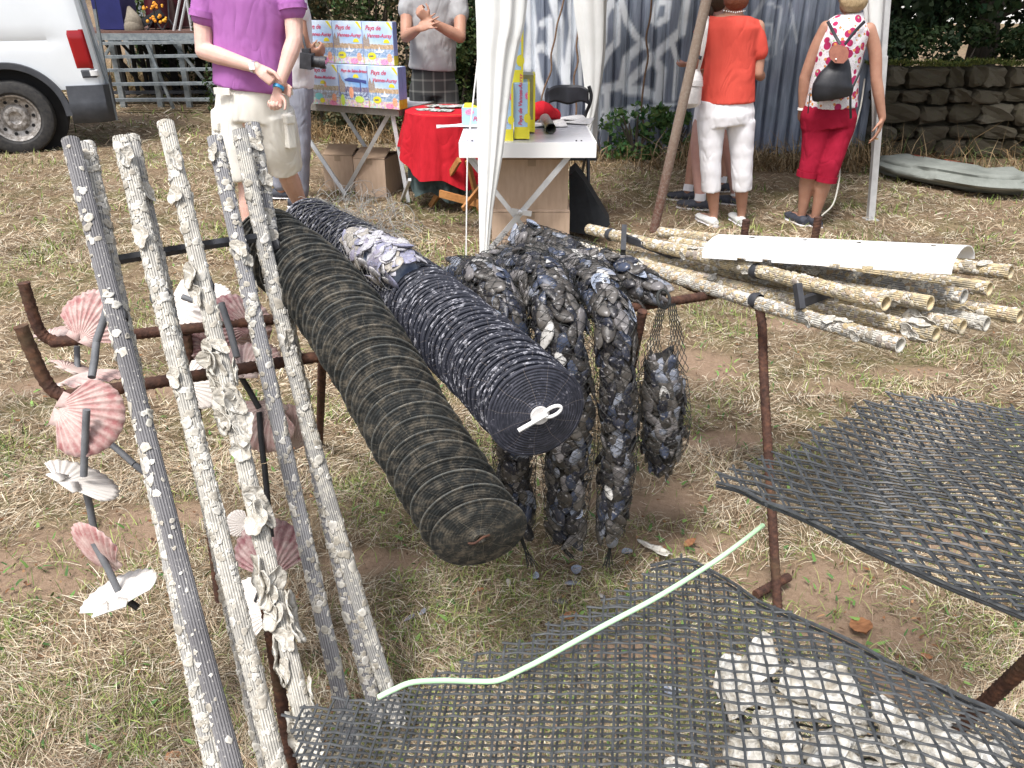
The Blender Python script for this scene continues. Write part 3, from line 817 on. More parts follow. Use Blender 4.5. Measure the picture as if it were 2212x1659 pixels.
def stack(label, pts, n, me, gap, tilt, group):
    P = spline([at_d(*p) for p in pts], 24)
    L = [0]
    for a, c in zip(P[:-1], P[1:]): L.append(L[-1] + (c - a).length)
    t_ = thing('disc_stack', label, 'disc stack', P[0], group)
    out = []
    for k in range(n):
        f = k / (n - 1); s = L[-1] * gap(f)
        i = max(j for j in range(len(L)) if L[j] <= s + 1e-9); i = min(i, len(P) - 2)
        q = (s - L[i]) / (L[i + 1] - L[i]); p = P[i].lerp(P[i + 1], q)
        d = (P[min(i + 3, len(P) - 1)] - P[max(i - 2, 0)]).normalized()
        jj = .075 if k < n - 1 else 0; d = (d + Vector(tilt(f)) + Vector((U(-jj, jj), U(-jj, jj), U(-jj, jj)))).normalized()
        x = Vector((math.cos(k * 2.4), 0, math.sin(k * 2.4)))
        m_ = me if not callable(me) else me(k)
        o = place('disc', m_, t_, frame(p + Vector((U(-.002, .002), 0, U(-.002, .002))), d, x)); out.append((p, d, o))
    b = MB(); b.tube([p - 0 * d for p, d, _ in out], .007, 8); b.build('spindle_rope', M_hose_b, t_)
    return t_, out, P
st1, o1, _ = stack('muddy brown collector disc stack drooping over the rack front', [(586, 532, 1.93), (690, 622, 1.80), (790, 762, 1.66), (885, 925, 1.56), (962, 1050, 1.50), (1036, 1160, 1.47)], 35, D_br,
                   lambda f: f ** 1.15, lambda f: (-.30 * f, -.44 * f, .08 + .24 * f), 'collector disc stacks on the rack')
st2, o2, _ = stack('blackish collector disc stack flecked with white, ending in a white clip', [(672, 500, 2.26), (780, 560, 2.10), (900, 645, 1.88), (1000, 735, 1.67), (1090, 820, 1.52), (1163, 893, 1.42)], 72,
                   lambda k: D_fr if k == 71 else D_bl, lambda f: f, lambda f: (-.12 * f, -.14 * f, 0.05), 'collector disc stacks on the rack')
p, d, _ = o2[-1]
x = Vector((1, 0, .35)); x = (x - d * x.dot(d)).normalized(); y = d.cross(x)
b = MB(); b.tube([p + d * .005, p + d * .010], .0165, 24); b.build('washer', mat('washer', (.55, .52, .50), (.68, .66, .64), 60, .6, .2), st2)
b = MB(); c0 = p + d * .014 + x * .022
b.tube([c0 + (x * math.cos(a) * .016 + y * math.sin(a) * .0085) for a in [R(z) for z in range(0, 360, 15)]], .0032, 8, closed=True)
b.tube([p + d * .014 - x * .045 - y * .004, p + d * .014 + x * .012], .004, 8); b.build('loop_clip', M_white, st2)
p, d, _ = o1[-1]; x = Vector((1, 0, .3)); x = (x - d * x.dot(d)).normalized(); y = d.cross(x)
b = MB(); b.tube(spline([p + d * .004 - x * .022, p + d * .012 - x * .010 + y * .004, p + d * .010 + x * .006 + y * .008, p + d * .004 + x * .018], 6), .0022, 6)
b.build('rusty_wire', M_rust, st1)

# ================================================================== MUSSELS
def mussel_mesh(name, m, open_=False):
    """one closed mussel: teardrop outline, ridge down the middle; length along X (unit 1)"""
    b = MB(); NU, NV = 10, 10
    vs = []; fs = []
    for i in range(NU + 1):
        u = i / NU; x = u - .5
        wd = .225 * math.sin(math.pi * min(1, u ** .72)) ** .75 + .012; th = .17 * math.sin(math.pi * min(1, u ** .62)) ** .9 + .006
        cy = .07 * math.sin(math.pi * u) - .02
        for j in range(NV):
            a = 2 * math.pi * j / NV
            c, s_ = math.cos(a), math.sin(a)
            if open_: z = th * (abs(s_) ** .8) - (0.02 if s_ >= 0 else 0.035); yy = wd * c
            else: z = th * math.copysign(abs(s_) ** 1.25, s_); yy = wd * c
            vs.append((x, cy + yy, z * .62))
    for i in range(NU):
        for j in range(NV): fs.append((i * NV + j, (i + 1) * NV + j, (i + 1) * NV + (j + 1) % NV, i * NV + (j + 1) % NV))
    fs.append(tuple(reversed(range(NV)))); fs.append(tuple(NU * NV + j for j in range(NV)))
    b.add(vs, fs); return b.mesh(name, m)
def valve_mesh(name):
    """one half shell seen from the inside: shallow bowl, two materials"""
    b = MB(); NA, NR = 16, 4
    for lay in (0, 1):
        b.cur = lay; vs = []; fs = []
        for i in range(NR + 1):
            t_ = i / NR
            for j in range(NA):
                a = 2 * math.pi * j / NA; wd = .27 * (1 - .35 * math.cos(a)); x = .5 * math.cos(a) * t_; y = wd * math.sin(a) * t_
                vs.append((x, y, .13 * t_ ** 2 - lay * .03 - (.01 * lay * (1 - t_))))
        for i in range(NR):
            for j in range(NA):
                k = (j + 1) % NA; f = (i * NA + j, (i + 1) * NA + j, (i + 1) * NA + k, i * NA + k); fs.append(f if lay == 0 else tuple(reversed(f)))
        b.add(vs, fs)
    return b.mesh(name, [M_nacre, M_mussel])
MU = mussel_mesh('mussel', M_mussel); MUP = mussel_mesh('mussel', M_mussel_pale); VA = valve_mesh('mussel')
def path_frames(P):
    T = [(P[min(i + 1, len(P) - 1)] - P[max(i - 1, 0)]).normalized() for i in range(len(P))]
    N = T[0].orthogonal().normalized(); out = []
    for i in range(len(P)):
        N = (N - T[i] * N.dot(T[i])).normalized(); out.append((P[i], T[i], N, T[i].cross(N)))
    return out
def net_tube(name, P, rad, parent, m, strands=9, turns=2.2, wire=.0006, off=.004, seg=3):
    """knotless net: two families of strands crossing round the sleeve"""
    F_ = path_frames(P); n = len(F_); b = MB()
    for hand in (-1, 1):
        for k in range(strands):
            ph = 2 * math.pi * k / strands
            pts = []
            for i in range(n):
                a = ph + hand * turns * 2 * math.pi * i / n; r = (rad[i] if isinstance(rad, list) else rad) + off + .0015 * math.sin(i * 1.7 + k)
                p, t_, N, B = F_[i]; pts.append(p + (N * math.cos(a) + B * math.sin(a)) * r)
            b.tube(pts, wire, seg, caps=False)
    return b.build(name, m, parent, smooth=False)
def sleeve(label, pts, rads, n, group='net sleeves full of mussels over the rack', pale=False, size=(.054, .084), name='mussel_sleeve', tail=None, valves=.035, strands=10, turns=3.0, turned=.42):
    P = spline([at_y(*p) for p in pts], 12); m = len(P)
    rad = [float(np.interp(i / (m - 1), np.linspace(0, 1, len(rads)), rads)) for i in range(m)]
    t_ = thing(name, label, 'mussels', P[0], group)
    cam_p = Vector((0, 0, CAM_H)); F_ = path_frames(P)
    b = MB(); b.tube(P, [max(.004, r * .74) for r in rad], 14, prof=lambda i, j, s: 1 + .09 * math.sin(i * 2.1 + j * 1.7)); b.build('filler_core', M_core if not pale else M_nacre, t_)
    L = sum((P[i + 1] - P[i]).length for i in range(m - 1))
    for k in range(n):
        f = (k + U(0, 1)) / n; i = min(int(f * (m - 1)), m - 2); p, T_, N, B = F_[i]; p = P[i].lerp(P[i + 1], f * (m - 1) - i)
        c = (cam_p - p).normalized(); a0 = math.atan2(c.dot(B), c.dot(N))
        a = a0 + rnd.gauss(0, 1.05)                                   # mostly the side one can see
        nrm = N * math.cos(a) + B * math.sin(a); r = rad[i] * U(.80, .98)
        ln = U(*size) * (1 if rnd.random() < .75 else .72); tang = (T_ * (1 if rnd.random() < .5 else -1) + T_.cross(nrm) * rnd.gauss(0, turned)).normalized()
        nn = (nrm + T_ * U(-.32, .32) + T_.cross(nrm) * U(-.32, .32)).normalized()
        me = MUP if pale else (VA if rnd.random() < valves else MU)
        if me is VA and rnd.random() < .4: nn = -nn
        place('mussel', me, t_, frame(p + nrm * (r - .004), nn, tang, (ln, ln * 1.35, ln * .75) if pale else ln))
    net_tube('net', P, rad, t_, M_net if not pale else M_net_pale, strands=strands, turns=turns * L / .6, wire=.0008 if not pale else .0005)
    if tail:
        b = MB(); e = P[-1]
        for q in range(9):
            w_ = [at_y(*x) + Vector((U(-.012, .012) * (j + .3), U(-.01, .01), 0)) for j, x in enumerate(tail)]
            b.tube(spline([e + Vector((U(-.01, .01), 0, 0))] + w_, 5), .0012, 4)
        b.build('net_tail', M_net, t_)
    return t_, P, rad
sleeve('narrow mussel sleeve half hidden behind the flecked disc stack', [(985, 590, 2.04), (1045, 612, 1.94), (1092, 690, 1.86), (1110, 850, 1.82), (1112, 1000, 1.82), (1122, 1140, 1.82)], [.042, .054, .055, .052, .052, .040], 230, tail=[(1130, 1175, 1.82), (1150, 1222, 1.82)])
sleeve('widest mussel sleeve hanging straight down beside the front disc', [(1085, 588, 2.14), (1160, 598, 2.0), (1203, 690, 1.86), (1226, 830, 1.82), (1226, 980, 1.82), (1222, 1160, 1.82)], [.055, .066, .070, .066, .066, .050], 295, tail=[(1218, 1185, 1.82), (1232, 1205, 1.82)])
sleeve('straight mussel sleeve with a knotted tail, nearest the hanging net bag', [(1190, 602, 2.17), (1270, 608, 2.03), (1322, 690, 1.88), (1335, 850, 1.84), (1332, 1000, 1.84), (1318, 1150, 1.84)], [.055, .060, .052, .048, .048, .036], 270, tail=[(1318, 1180, 1.84), (1312, 1225, 1.84)])
sleeve('mussel sleeve lying flat along the back of the rack towards the pipes', [(1128, 522, 2.40), (1185, 548, 2.32), (1260, 578, 2.22), (1345, 602, 2.14), (1432, 636, 2.06)], [.058, .068, .070, .062, .030], 220, turned=.8)
sleeve('short heap of mussels in net where the sleeves cross the rear bar', [(1040, 580, 2.12), (1110, 578, 2.14), (1180, 580, 2.16), (1250, 592, 2.12)], [.04, .06, .065, .05], 130, turned=1.0)
sleeve('pale washed mussel shells heaped in net on top of the two disc stacks', [(768, 522, 1.92), (806, 545, 1.86), (852, 572, 1.77), (878, 592, 1.72)], [.036, .056, .062, .042], 105, group=None, pale=True, size=(.042, .060), turned=1.2, valves=0, strands=8, turns=2, name='pale_mussel_heap')
bagt, PB, RBg = sleeve('oval black net bag of mussels hanging alone from the rack bar', [(1428, 770, 1.93), (1430, 830, 1.93), (1433, 900, 1.93), (1432, 955, 1.93), (1428, 1010, 1.93)], [.034, .064, .068, .062, .020], 120, group=None, name='mussel_bag', size=(.050, .075), valves=.07)
b = MB()
for legn, (u0, u1, m0, m1, e0_, e1_) in enumerate(((1424, 1440, 1406, 1424, 1380, 1432), (1442, 1458, 1450, 1474, 1430, 1486))):
    for dep in (-1, 1):
        for k in range(9):
            pts = []
            for i in range(15):
                t_ = i / 14; x = (k + (.5 if (i + k) % 2 else -.5) * .9) / 8
                uu = np.interp(t_, (0, .45, 1), (u0 + (u1 - u0) * x, m0 + (m1 - m0) * x, e0_ + (e1_ - e0_) * x)); y_ = 1.955 + dep * float(np.interp(t_, (0, .45, 1), (.004, .012, .05)))
                pts.append(at_y(uu, 655 + 150 * t_, y_))
            b.tube(pts, .0010, 4, caps=False)
b.build('net_handle', M_net, bagt, smooth=False)
b = MB(); b.tube([Vector((x_, y_, z_)) for x_, y_, z_ in [(at_h(1440, 650, .815).x + .016 * math.cos(a) + 0, at_h(1440, 650, .8).y + .02 * math.sin(a), .805 + .018 * math.sin(a * 1)) for a in [R(z) for z in range(0, 360, 30)]]], .004, 6, closed=True); b.build('net_loop', M_net, bagt)
# loose nets
def loose(name, label, pts, rad, m, n, wire=.0006, cell=.02):
    P = spline([at_y(*p) for p in pts], 10); t_ = None; b = MB(); F_ = path_frames(P)
    for k in range(n):
        pts_ = []; a = U(0, 6.3); da = U(-.28, .28); off = U(.5, 1.25)
        for i in range(0, len(P)):
            p, T_, N, B = F_[i]; a += da + U(-.25, .25); r = rad * off * (1 + .25 * math.sin(i * .9 + k)) * (.4 + .6 * math.sin(math.pi * (i + 1) / (len(P) + 1)))
            pts_.append(p + N * math.cos(a) * r + B * math.sin(a) * r * .8)
        s0 = rnd.randrange(0, len(P) // 2); b.tube(spline(pts_[s0:s0 + rnd.randrange(8, len(P))] if len(pts_) - s0 > 9 else pts_, 2), wire, 3, caps=False)
    o = b.build(name, m, None, smooth=False); tag(o, label, 'net'); return o
loose('loose_net', 'thin tangled grey net bunched over the far end of the disc stacks', [(655, 490, 2.28), (700, 478, 2.3), (760, 490, 2.26), (830, 505, 2.2), (900, 530, 2.1)], .09, M_net_pale, 70)
loose('loose_net', 'thin tangled black net beside the pale carton stack', [(1070, 575, 2.4), (1095, 545, 2.42), (1125, 520, 2.4)], .05, M_net, 45)
Pn = [at_d(672, 500, 2.26), at_d(730, 532, 2.18), at_d(790, 566, 2.08)]
net_tube('rear_net', spline(Pn, 8), .091, st2, M_net_pale, strands=16, turns=.6, wire=.00045, off=.003)

# ================================================================== SCALLOP STRINGS
def scallop_mesh(name, c0, c1, R_=.052, dome=.2, ribs=14, rib=.0016):
    ribh = rib
    b = MB(); NA, NR = ribs * 5, 9; PH = R(64); b.usecol = True
    c0 = np.array(lin(c0)[:3]); c1 = np.array(lin(c1)[:3]); top = []; col = []
    for i in range(NR + 1):
        t_ = i / NR
        for j in range(NA + 1):
            ph = -PH + 2 * PH * j / NA
            rib = math.cos(ph / PH * math.pi * ribs)
            r = 2 * R_ * (math.cos(ph) ** .62) * (.05 + .95 * t_) * (1 + .012 * rib * t_)
            z = dome * R_ * math.sin(math.pi * min(1, t_ * .93 + .05)) ** .8 * math.cos(ph * 1.1) + ribh * rib * min(1, t_ * 2)
            top.append((r * math.sin(ph), r * math.cos(ph) - R_, z))
            band = .5 + .5 * math.sin(t_ * 17 + .6 * math.sin(ph * 3)); k = np.clip(.25 + .75 * t_ ** .6 * (.62 + .38 * band) - .18 * rib, 0, 1)
            col.append(tuple(c0 * (1 - k) + c1 * k))
    vs = top + [(x, y, z - .0018) for x, y, z in top]; n = len(top); w_ = NA + 1; fs = []
    for i in range(NR):
        for j in range(NA):
            fs.append((i * w_ + j, i * w_ + j + 1, (i + 1) * w_ + j + 1, (i + 1) * w_ + j)); fs.append((n + i * w_ + j, n + (i + 1) * w_ + j, n + (i + 1) * w_ + j + 1, n + i * w_ + j + 1))
    for j in range(NA): fs.append((NR * w_ + j, NR * w_ + j + 1, n + NR * w_ + j + 1, n + NR * w_ + j))
    for i in range(NR): fs.append((i * w_, (i + 1) * w_, n + (i + 1) * w_, n + i * w_)); fs.append((i * w_ + NA, n + i * w_ + NA, n + (i + 1) * w_ + NA, (i + 1) * w_ + NA))
    b.v = [tuple(p) for p in vs]; b.f = fs; b.m = [0] * len(fs); b.c = col + [tuple(.55 * np.array(q) + .45 * np.array([.7, .64, .6])) for q in col]
    for sg in (-1, 1):                                                # ears
        e = [(0, -R_ - .002, .004), (sg * R_ * .52, -R_ + .0, .002), (sg * R_ * .50, -R_ + .018, .003), (sg * R_ * .18, -R_ + .028, .006)]
        b.col = tuple(c0 * .6 + c1 * .4); b.prism(e, (0, 0, -.0022))
        b.c[-8:] = [b.col] * 8
    return b.mesh(name, M_scallop, angle=None)
SC_pink = scallop_mesh('scallop_shell', (.55, .43, .39), (.30, .115, .115))
SC_rose = scallop_mesh('scallop_shell', (.62, .52, .47), (.42, .25, .235), dome=.28)
SC_white = scallop_mesh('scallop_shell', (.80, .76, .70), (.76, .70, .66), dome=.14)
SC_purple = scallop_mesh('scallop_shell', (.45, .30, .29), (.20, .075, .085), dome=.24)
SC_flat = scallop_mesh('scallop_shell', (.80, .77, .72), (.76, .72, .67), dome=.05, rib=.0006)
def string_of(label, shells, tubes):
    first = at_d(*tubes[0][0]) if tubes else at_d(shells[0][0], shells[0][1], shells[0][2])
    t_ = thing('scallop_string', label, 'scallop string', first, 'scallop shells strung on hose beside the rack')
    for (u, v, d, me, sz, nrm, xd) in shells:
        # sz = width in picture units; nrm and xd in camera-like axes (right, up, towards the camera)
        p = at_d(u, v, d); s = sz / FPX * d / (2 * .052 * .93)
        def w(a): return Vector((1, 0, 0)) * a[0] + UP * a[1] - FW * a[2]
        place('scallop_shell', me, t_, frame(p, w(nrm), w(xd), s))
    for (a, c, m, r) in tubes:
        b = MB(); A_, C_ = at_d(*a), at_d(*c); b.tube([A_, A_.lerp(C_, .5) + Vector((U(-.002, .002), 0, 0)), C_], r, 12); b.build('spacer_tube', m, t_)
    return t_
HR = .0068
string_of('string of pink and white scallops hanging in front of the long bar end', [
    (205, 690, 1.72, SC_pink, 108, (.25, .25, 1), (1, -.5, 0)), (182, 668, 1.75, SC_rose, 86, (-.35, .5, 1), (1, .9, 0)),
    (203, 822, 1.71, SC_rose, 138, (-.12, 1, .16), (.3, .1, 1)),
    (193, 905, 1.58, SC_pink, 136, (.12, .2, 1), (-.35, -1, 0)), (180, 1036, 1.60, SC_flat, 132, (.5, .9, .12), (1, -.5, .2)),
    (208, 1180, 1.62, SC_pink, 122, (-.45, -.55, .75), (.8, .55, .3)), (258, 1278, 1.62, SC_flat, 134, (-.30, .90, .42), (1, .35, 0))],
    [((236, 650, 1.66), (208, 738, 1.66), M_hose, HR * 1.15), ((208, 740, 1.66), (198, 815, 1.62), M_hose, HR * 1.1), ((187, 885, 1.54), (181, 1028, 1.58), M_hose, HR), ((181, 1042, 1.60), (203, 1143, 1.63), M_hose, HR),
     ((203, 1172, 1.60), (256, 1278, 1.62), M_hose, HR), ((268, 1290, 1.62), (298, 1313, 1.62), M_hose_b, HR)])
string_of('small pink scallop string lying over the rear bar tip', [(138, 722, 1.94, SC_rose, 100, (-.06, 1, .3), (1, .1, 0)), (165, 800, 1.90, SC_rose, 86, (.42, 1, .05), (1, -.4, 0))],
    [((166, 748, 1.9), (171, 825, 1.88), M_hose, HR), ((225, 948, 1.80), (290, 1003, 1.78), M_hose, HR), ((292, 1005, 1.78), (350, 1046, 1.76), M_hose, HR)])
string_of('string of white and purple scallops hanging behind the leaning pipes', [
    (412, 662, 1.98, SC_white, 100, (-.2, .1, 1), (0, -1, 0)), (494, 690, 1.95, SC_purple, 92, (.35, .1, 1), (.4, 1, 0)), (462, 640, 2.0, SC_white, 60, (.1, .5, 1), (1, 0, 0)),
    (432, 745, 1.97, SC_purple, 60, (.9, .1, .5), (.2, 1, 0)), (540, 778, 1.88, SC_rose, 108, (0, .75, .7), (1, 0, 0)), (442, 828, 1.93, SC_white, 88, (.2, .1, 1), (.1, -1, 0)),
    (530, 700, 2.02, SC_rose, 100, (.1, .1, 1), (.8, -1, 0)),
    (572, 918, 1.90, SC_rose, 108, (-.1, .1, 1), (-1, .5, 0)), (615, 925, 1.94, SC_rose, 96, (.3, -.1, 1), (1, .4, 0)), (582, 1185, 1.92, SC_purple, 120, (0, .1, 1), (1, .1, 0)), (545, 1308, 1.86, SC_white, 100, (-.1, .1, 1), (.2, 1, 0)), (512, 1130, 1.92, SC_white, 46, (.5, .1, 1), (.2, 1, 0))],
    [((394, 641, 1.93), (425, 652, 1.93), M_hose, HR), ((478, 655, 1.86), (512, 772, 1.84), M_hose, HR * 1.15), ((512, 800, 1.86), (560, 882, 1.88), M_hose_b, HR), ((560, 890, 1.88), (570, 1000, 1.88), M_hose_b, HR), ((571, 1002, 1.88), (586, 1160, 1.88), M_hose_b, HR), ((586, 1190, 1.88), (550, 1300, 1.85), M_hose_b, .003)])

# ================================================================== MESH BAGS
def mesh_sheet(name, label, latt, nc, nr, poly, layers, cat='mesh bag', wire=.0019, edge=None, group=None):
    def inside(u, v):
        c = False; n = len(poly)
        for i in range(n):
            x1, y1 = poly[i]; x2, y2 = poly[(i + 1) % n]
            if (y1 > v) != (y2 > v) and u < (x2 - x1) * (v - y1) / (y2 - y1) + x1: c = not c
        return c
    c0 = at_h(*latt(nc // 2, nr // 2)); t_ = thing(name, label, cat, (c0.x, c0.y, 0), group)
    for li, (du, dv, dh, jag) in enumerate(layers):
        b = MB(); G = {}
        for c in range(nc):
            for r in range(nr):
                u, v, h = latt(c, r)
                if inside(u + U(-jag, jag), v + U(-jag, jag)):
                    G[c, r] = at_h(u + du, v + dv, h + dh) + Vector((U(-.0006, .0006), U(-.0006, .0006), 0))
        def strand(seq, ph):
            run = []
            def flush():
                if len(run) > 1:
                    pts = []; rr = []
                    for i, p in enumerate(run):
                        pts.append(p + Vector((0, 0, .0016 if (i + ph) % 2 else -.0016))); rr.append(wire * 1.22)
                        if i < len(run) - 1: pts.append(p.lerp(run[i + 1], .5)); rr.append(wire * .92)
                    e0 = (pts[0] - pts[1]) * .5 + pts[0]; e1 = (pts[-1] - pts[-2]) * .5 + pts[-1]
                    b.tube([e0] + pts + [e1], [wire] + rr + [wire], 5)
                run.clear()
            for k in seq:
                if k in G: run.append(G[k])
                else: flush()
            flush()
        for c in range(nc): strand([(c, r) for r in range(nr)], c)
        for r in range(nr): strand([(c, r) for c in range(nc)], r + 1)
        if edge and li == 0:
            b.tube(spline([at_h(*p) for p in edge], 8), wire * 1.5, 6)
        b.build('upper_layer' if li == 0 else 'lower_layer', M_cord, t_)
    return t_
# near bag: columns given by where they cross v=1600, rows by where they cross u=1400
us = [560.0]
while us[-1] < 2420:
    u = us[-1]; us.append(u + float(np.interp(u, [560, 1000, 1350, 1800, 1980, 2150, 2400], [31, 32, 33, 43, 41, 30, 24])))
vs_ = [1180.0]
while vs_[-1] < 1960: vs_.append(vs_[-1] + 15.0 + (vs_[-1] - 1180) * .027)
def latt1(c, r):
    u0 = us[c]; sl_ = float(np.interp(u0, [560, 760, 1000, 1400, 1800, 2000, 2150, 2400], [.50, .38, .155, 0, -.25, -.46, -.75, -1.1])); v = vs_[r]; u = u0
    for _ in range(4):
        u = u0 + sl_ * (1600 - v)
        v = vs_[r] + float(np.interp(u, [500, 620, 900, 1400, 1800, 2000, 2200, 2400], [-40, -22, 2, 0, 40, 85, 150, 230]))
    h = .60 + .10 * float(np.interp(u, [650, 2000], [0, 1])) + .012 * math.sin(u / 170 + v / 130) - .02 * float(np.interp(v, [1200, 1300], [1, 0]))
    return u, v, h
poly1 = [(612, 1538), (700, 1512), (820, 1498), (905, 1462), (960, 1438), (1050, 1405), (1130, 1366), (1220, 1328), (1300, 1288), (1360, 1258), (1410, 1216), (1480, 1204), (1535, 1228), (1590, 1262), (1640, 1300), (1710, 1328), (1780, 1358), (1850, 1390), (1920, 1428), (2000, 1466), (2080, 1505), (2150, 1535), (2330, 1620), (2500, 2000), (560, 2000), (640, 1700), (628, 1600)]
edge1 = [(1405, 1222, .60), (1480, 1208, .61), (1535, 1232, .62), (1590, 1264, .63), (1640, 1299, .64), (1710, 1328, .65), (1780, 1358, .66), (1850, 1390, .665), (1920, 1428, .67), (2000, 1466, .68), (2080, 1505, .685), (2150, 1535, .69), (2330, 1620, .70)]
bag1 = mesh_sheet('mesh_bag', 'near grey mesh bag with white oyster shells inside it', latt1, len(us), len(vs_), poly1, [(0, 0, 0, 5), (9, 13, -.085, 7)], edge=edge1, group='grey plastic mesh bags on the trestle')
for dz in (.012,):
    b = MB(); b.tube(spline([at_h(u, v + 9, h - dz) for u, v, h in edge1], 8), .0022, 6); b.build('folded_edge', M_cord, bag1)
def latt2(c, r):
    vv = 800.0; 
    v0 = V2[r]; u0 = 1150 + c * 41.0; k = 1 + (v0 - 1100) * .0010
    u = 1900 + (u0 + .85 * (v0 - 1100) - 1900) * k
    v = v0 + .17 * (u - 1900) * (1 if u < 1900 else .8) + 7 * math.sin(u / 90 + r * .3)
    return u, v, .80 + .02 * math.sin(u / 260) + float(np.interp(u, [1500, 1900], [-.05, 0]))
V2 = [760.0]
while V2[-1] < 1420: V2.append(V2[-1] + 11.0 + (V2[-1] - 760) * .018)
poly2 = [(1530, 1012), (1600, 1003), (1690, 965), (1745, 935), (1800, 900), (1860, 868), (1940, 848), (2030, 855), (2120, 868), (2330, 900), (2400, 1400), (2230, 1335), (2150, 1305), (2050, 1265), (1960, 1225), (1880, 1190), (1800, 1150), (1720, 1112), (1650, 1085), (1600, 1060), (1545, 1045)]
edge2 = [(1548, 1042, .75), (1600, 1056, .76), (1650, 1082, .77), (1720, 1110, .78), (1800, 1148, .79), (1880, 1188, .80), (1960, 1224, .80), (2050, 1264, .80), (2150, 1304, .80), (2330, 1378, .80)]
bag2 = mesh_sheet('mesh_bag', 'far grey mesh bag draped flat and empty above bare earth', latt2, 50, len(V2), poly2, [(0, 0, 0, 5), (14, 9, -.03, 6)], edge=edge2, group='grey plastic mesh bags on the trestle', wire=.0020)
b = MB(); b.tube(spline([at_h(u, v + 8, h - .012) for u, v, h in edge2], 8), .0025, 6); b.build('folded_edge', M_cord, bag2)
# oyster shells in the near bag
OW = shell_variants('oyster_shell', M_oyster_w, 0.045, 8, lump=.50, cup=.38, seed=9)
for i, (u, v, wd, rot, sq) in enumerate([(1610, 1450, 150, 1.1, 1), (1640, 1480, 110, .3, .8), (1790, 1430, 130, .1, .6), (1775, 1490, 170, .2, 1), (1740, 1508, 120, .4, .7), (1640, 1590, 155, .2, 1), (1690, 1600, 100, .9, 1), (1790, 1580, 160, .5, 1), (1830, 1610, 120, .2, .8), (1930, 1560, 120, .3, 1), (2000, 1580, 150, 1.0, 1), (1960, 1620, 140, .6, .9), (2060, 1650, 150, .2, .8), (2135, 1625, 120, .4, 1), (1880, 1655, 150, .1, .8), (1480, 1655, 70, .1, .7), (1600, 1665, 130, .1, .6), (1740, 1665, 130, .3, .7), (1590, 1500, 90, .7, .9), (1840, 1530, 90, .2, .9), (1715, 1445, 80, 1.2, .8), (1660, 1555, 90, .4, .7), (1900, 1600, 100, .9, .9), (2030, 1545, 80, .3, .8)]):
    lh = .60 + .10 * float(np.interp(u, [650, 2000], [0, 1])) - .045 - .006 * (i % 3)
    p = at_h(u, v + 8, lh); d = (p - Vector((0, 0, CAM_H))).dot(FW); s = .93 * wd / FPX * d / (2 * .045 * 1.32)
    o = place('oyster_shell', OW[i % 8], None, frame(p, Vector((U(-.3, .3), U(-.6, -.1), -1 if i % 3 else 1)), Vector((math.cos(rot), math.sin(rot), 0)), (s, s * (.8 + .2 * sq), s)))
    where = ['nearest the fold, tall and pointed', 'wedged beside the tall pointed one', 'thin, curled along the top of the heap', 'broad, below the curled one', 'small, tucked under the broad one', 'round, first from the left of the lower row', 'small, beside the round one', 'lumpy, middle of the lower row', 'flat, under the lumpy middle one', 'with grey dimples, upper end of the right group', 'large, right end of the lower row', 'under the large right one', 'cut by the lower picture edge at far right', 'lone one in the folded corner', 'flat, cut by the lower edge under the dimpled one', 'smallest, alone at the lower edge', 'flat, cut by the lower edge under the round one', 'flat, cut by the lower edge under the lumpy one', 'lower tip of the tall pointed pair', 'between the broad one and the right group', 'stubby, bridging the pointed pair and the curled one', 'between the small tucked one and the lower row', 'wedged in the middle of the right group', 'topmost crumb at the fold side of the right group'][i]
    tag(o, 'white oyster shell, ' + where, 'oyster shell', 'white oyster shells inside the near mesh bag')
# green tube
gt = MB(); gp = [(818, 1506, .640), (850, 1490, .650), (892, 1474, .655), (960, 1470, .645), (1020, 1472, .632), (1075, 1470, .628), (1120, 1450, .636), (1172, 1424, .655), (1300, 1354, .675), (1420, 1290, .69), (1530, 1222, .70), (1590, 1180, .70), (1648, 1135, .69)]
gt.tube(spline([at_h(*p) for p in gp], 8), .0040, 12)
tag(gt.build('green_tube', M_green), 'thin pale green plastic tube threaded over the near mesh bag', 'tube')
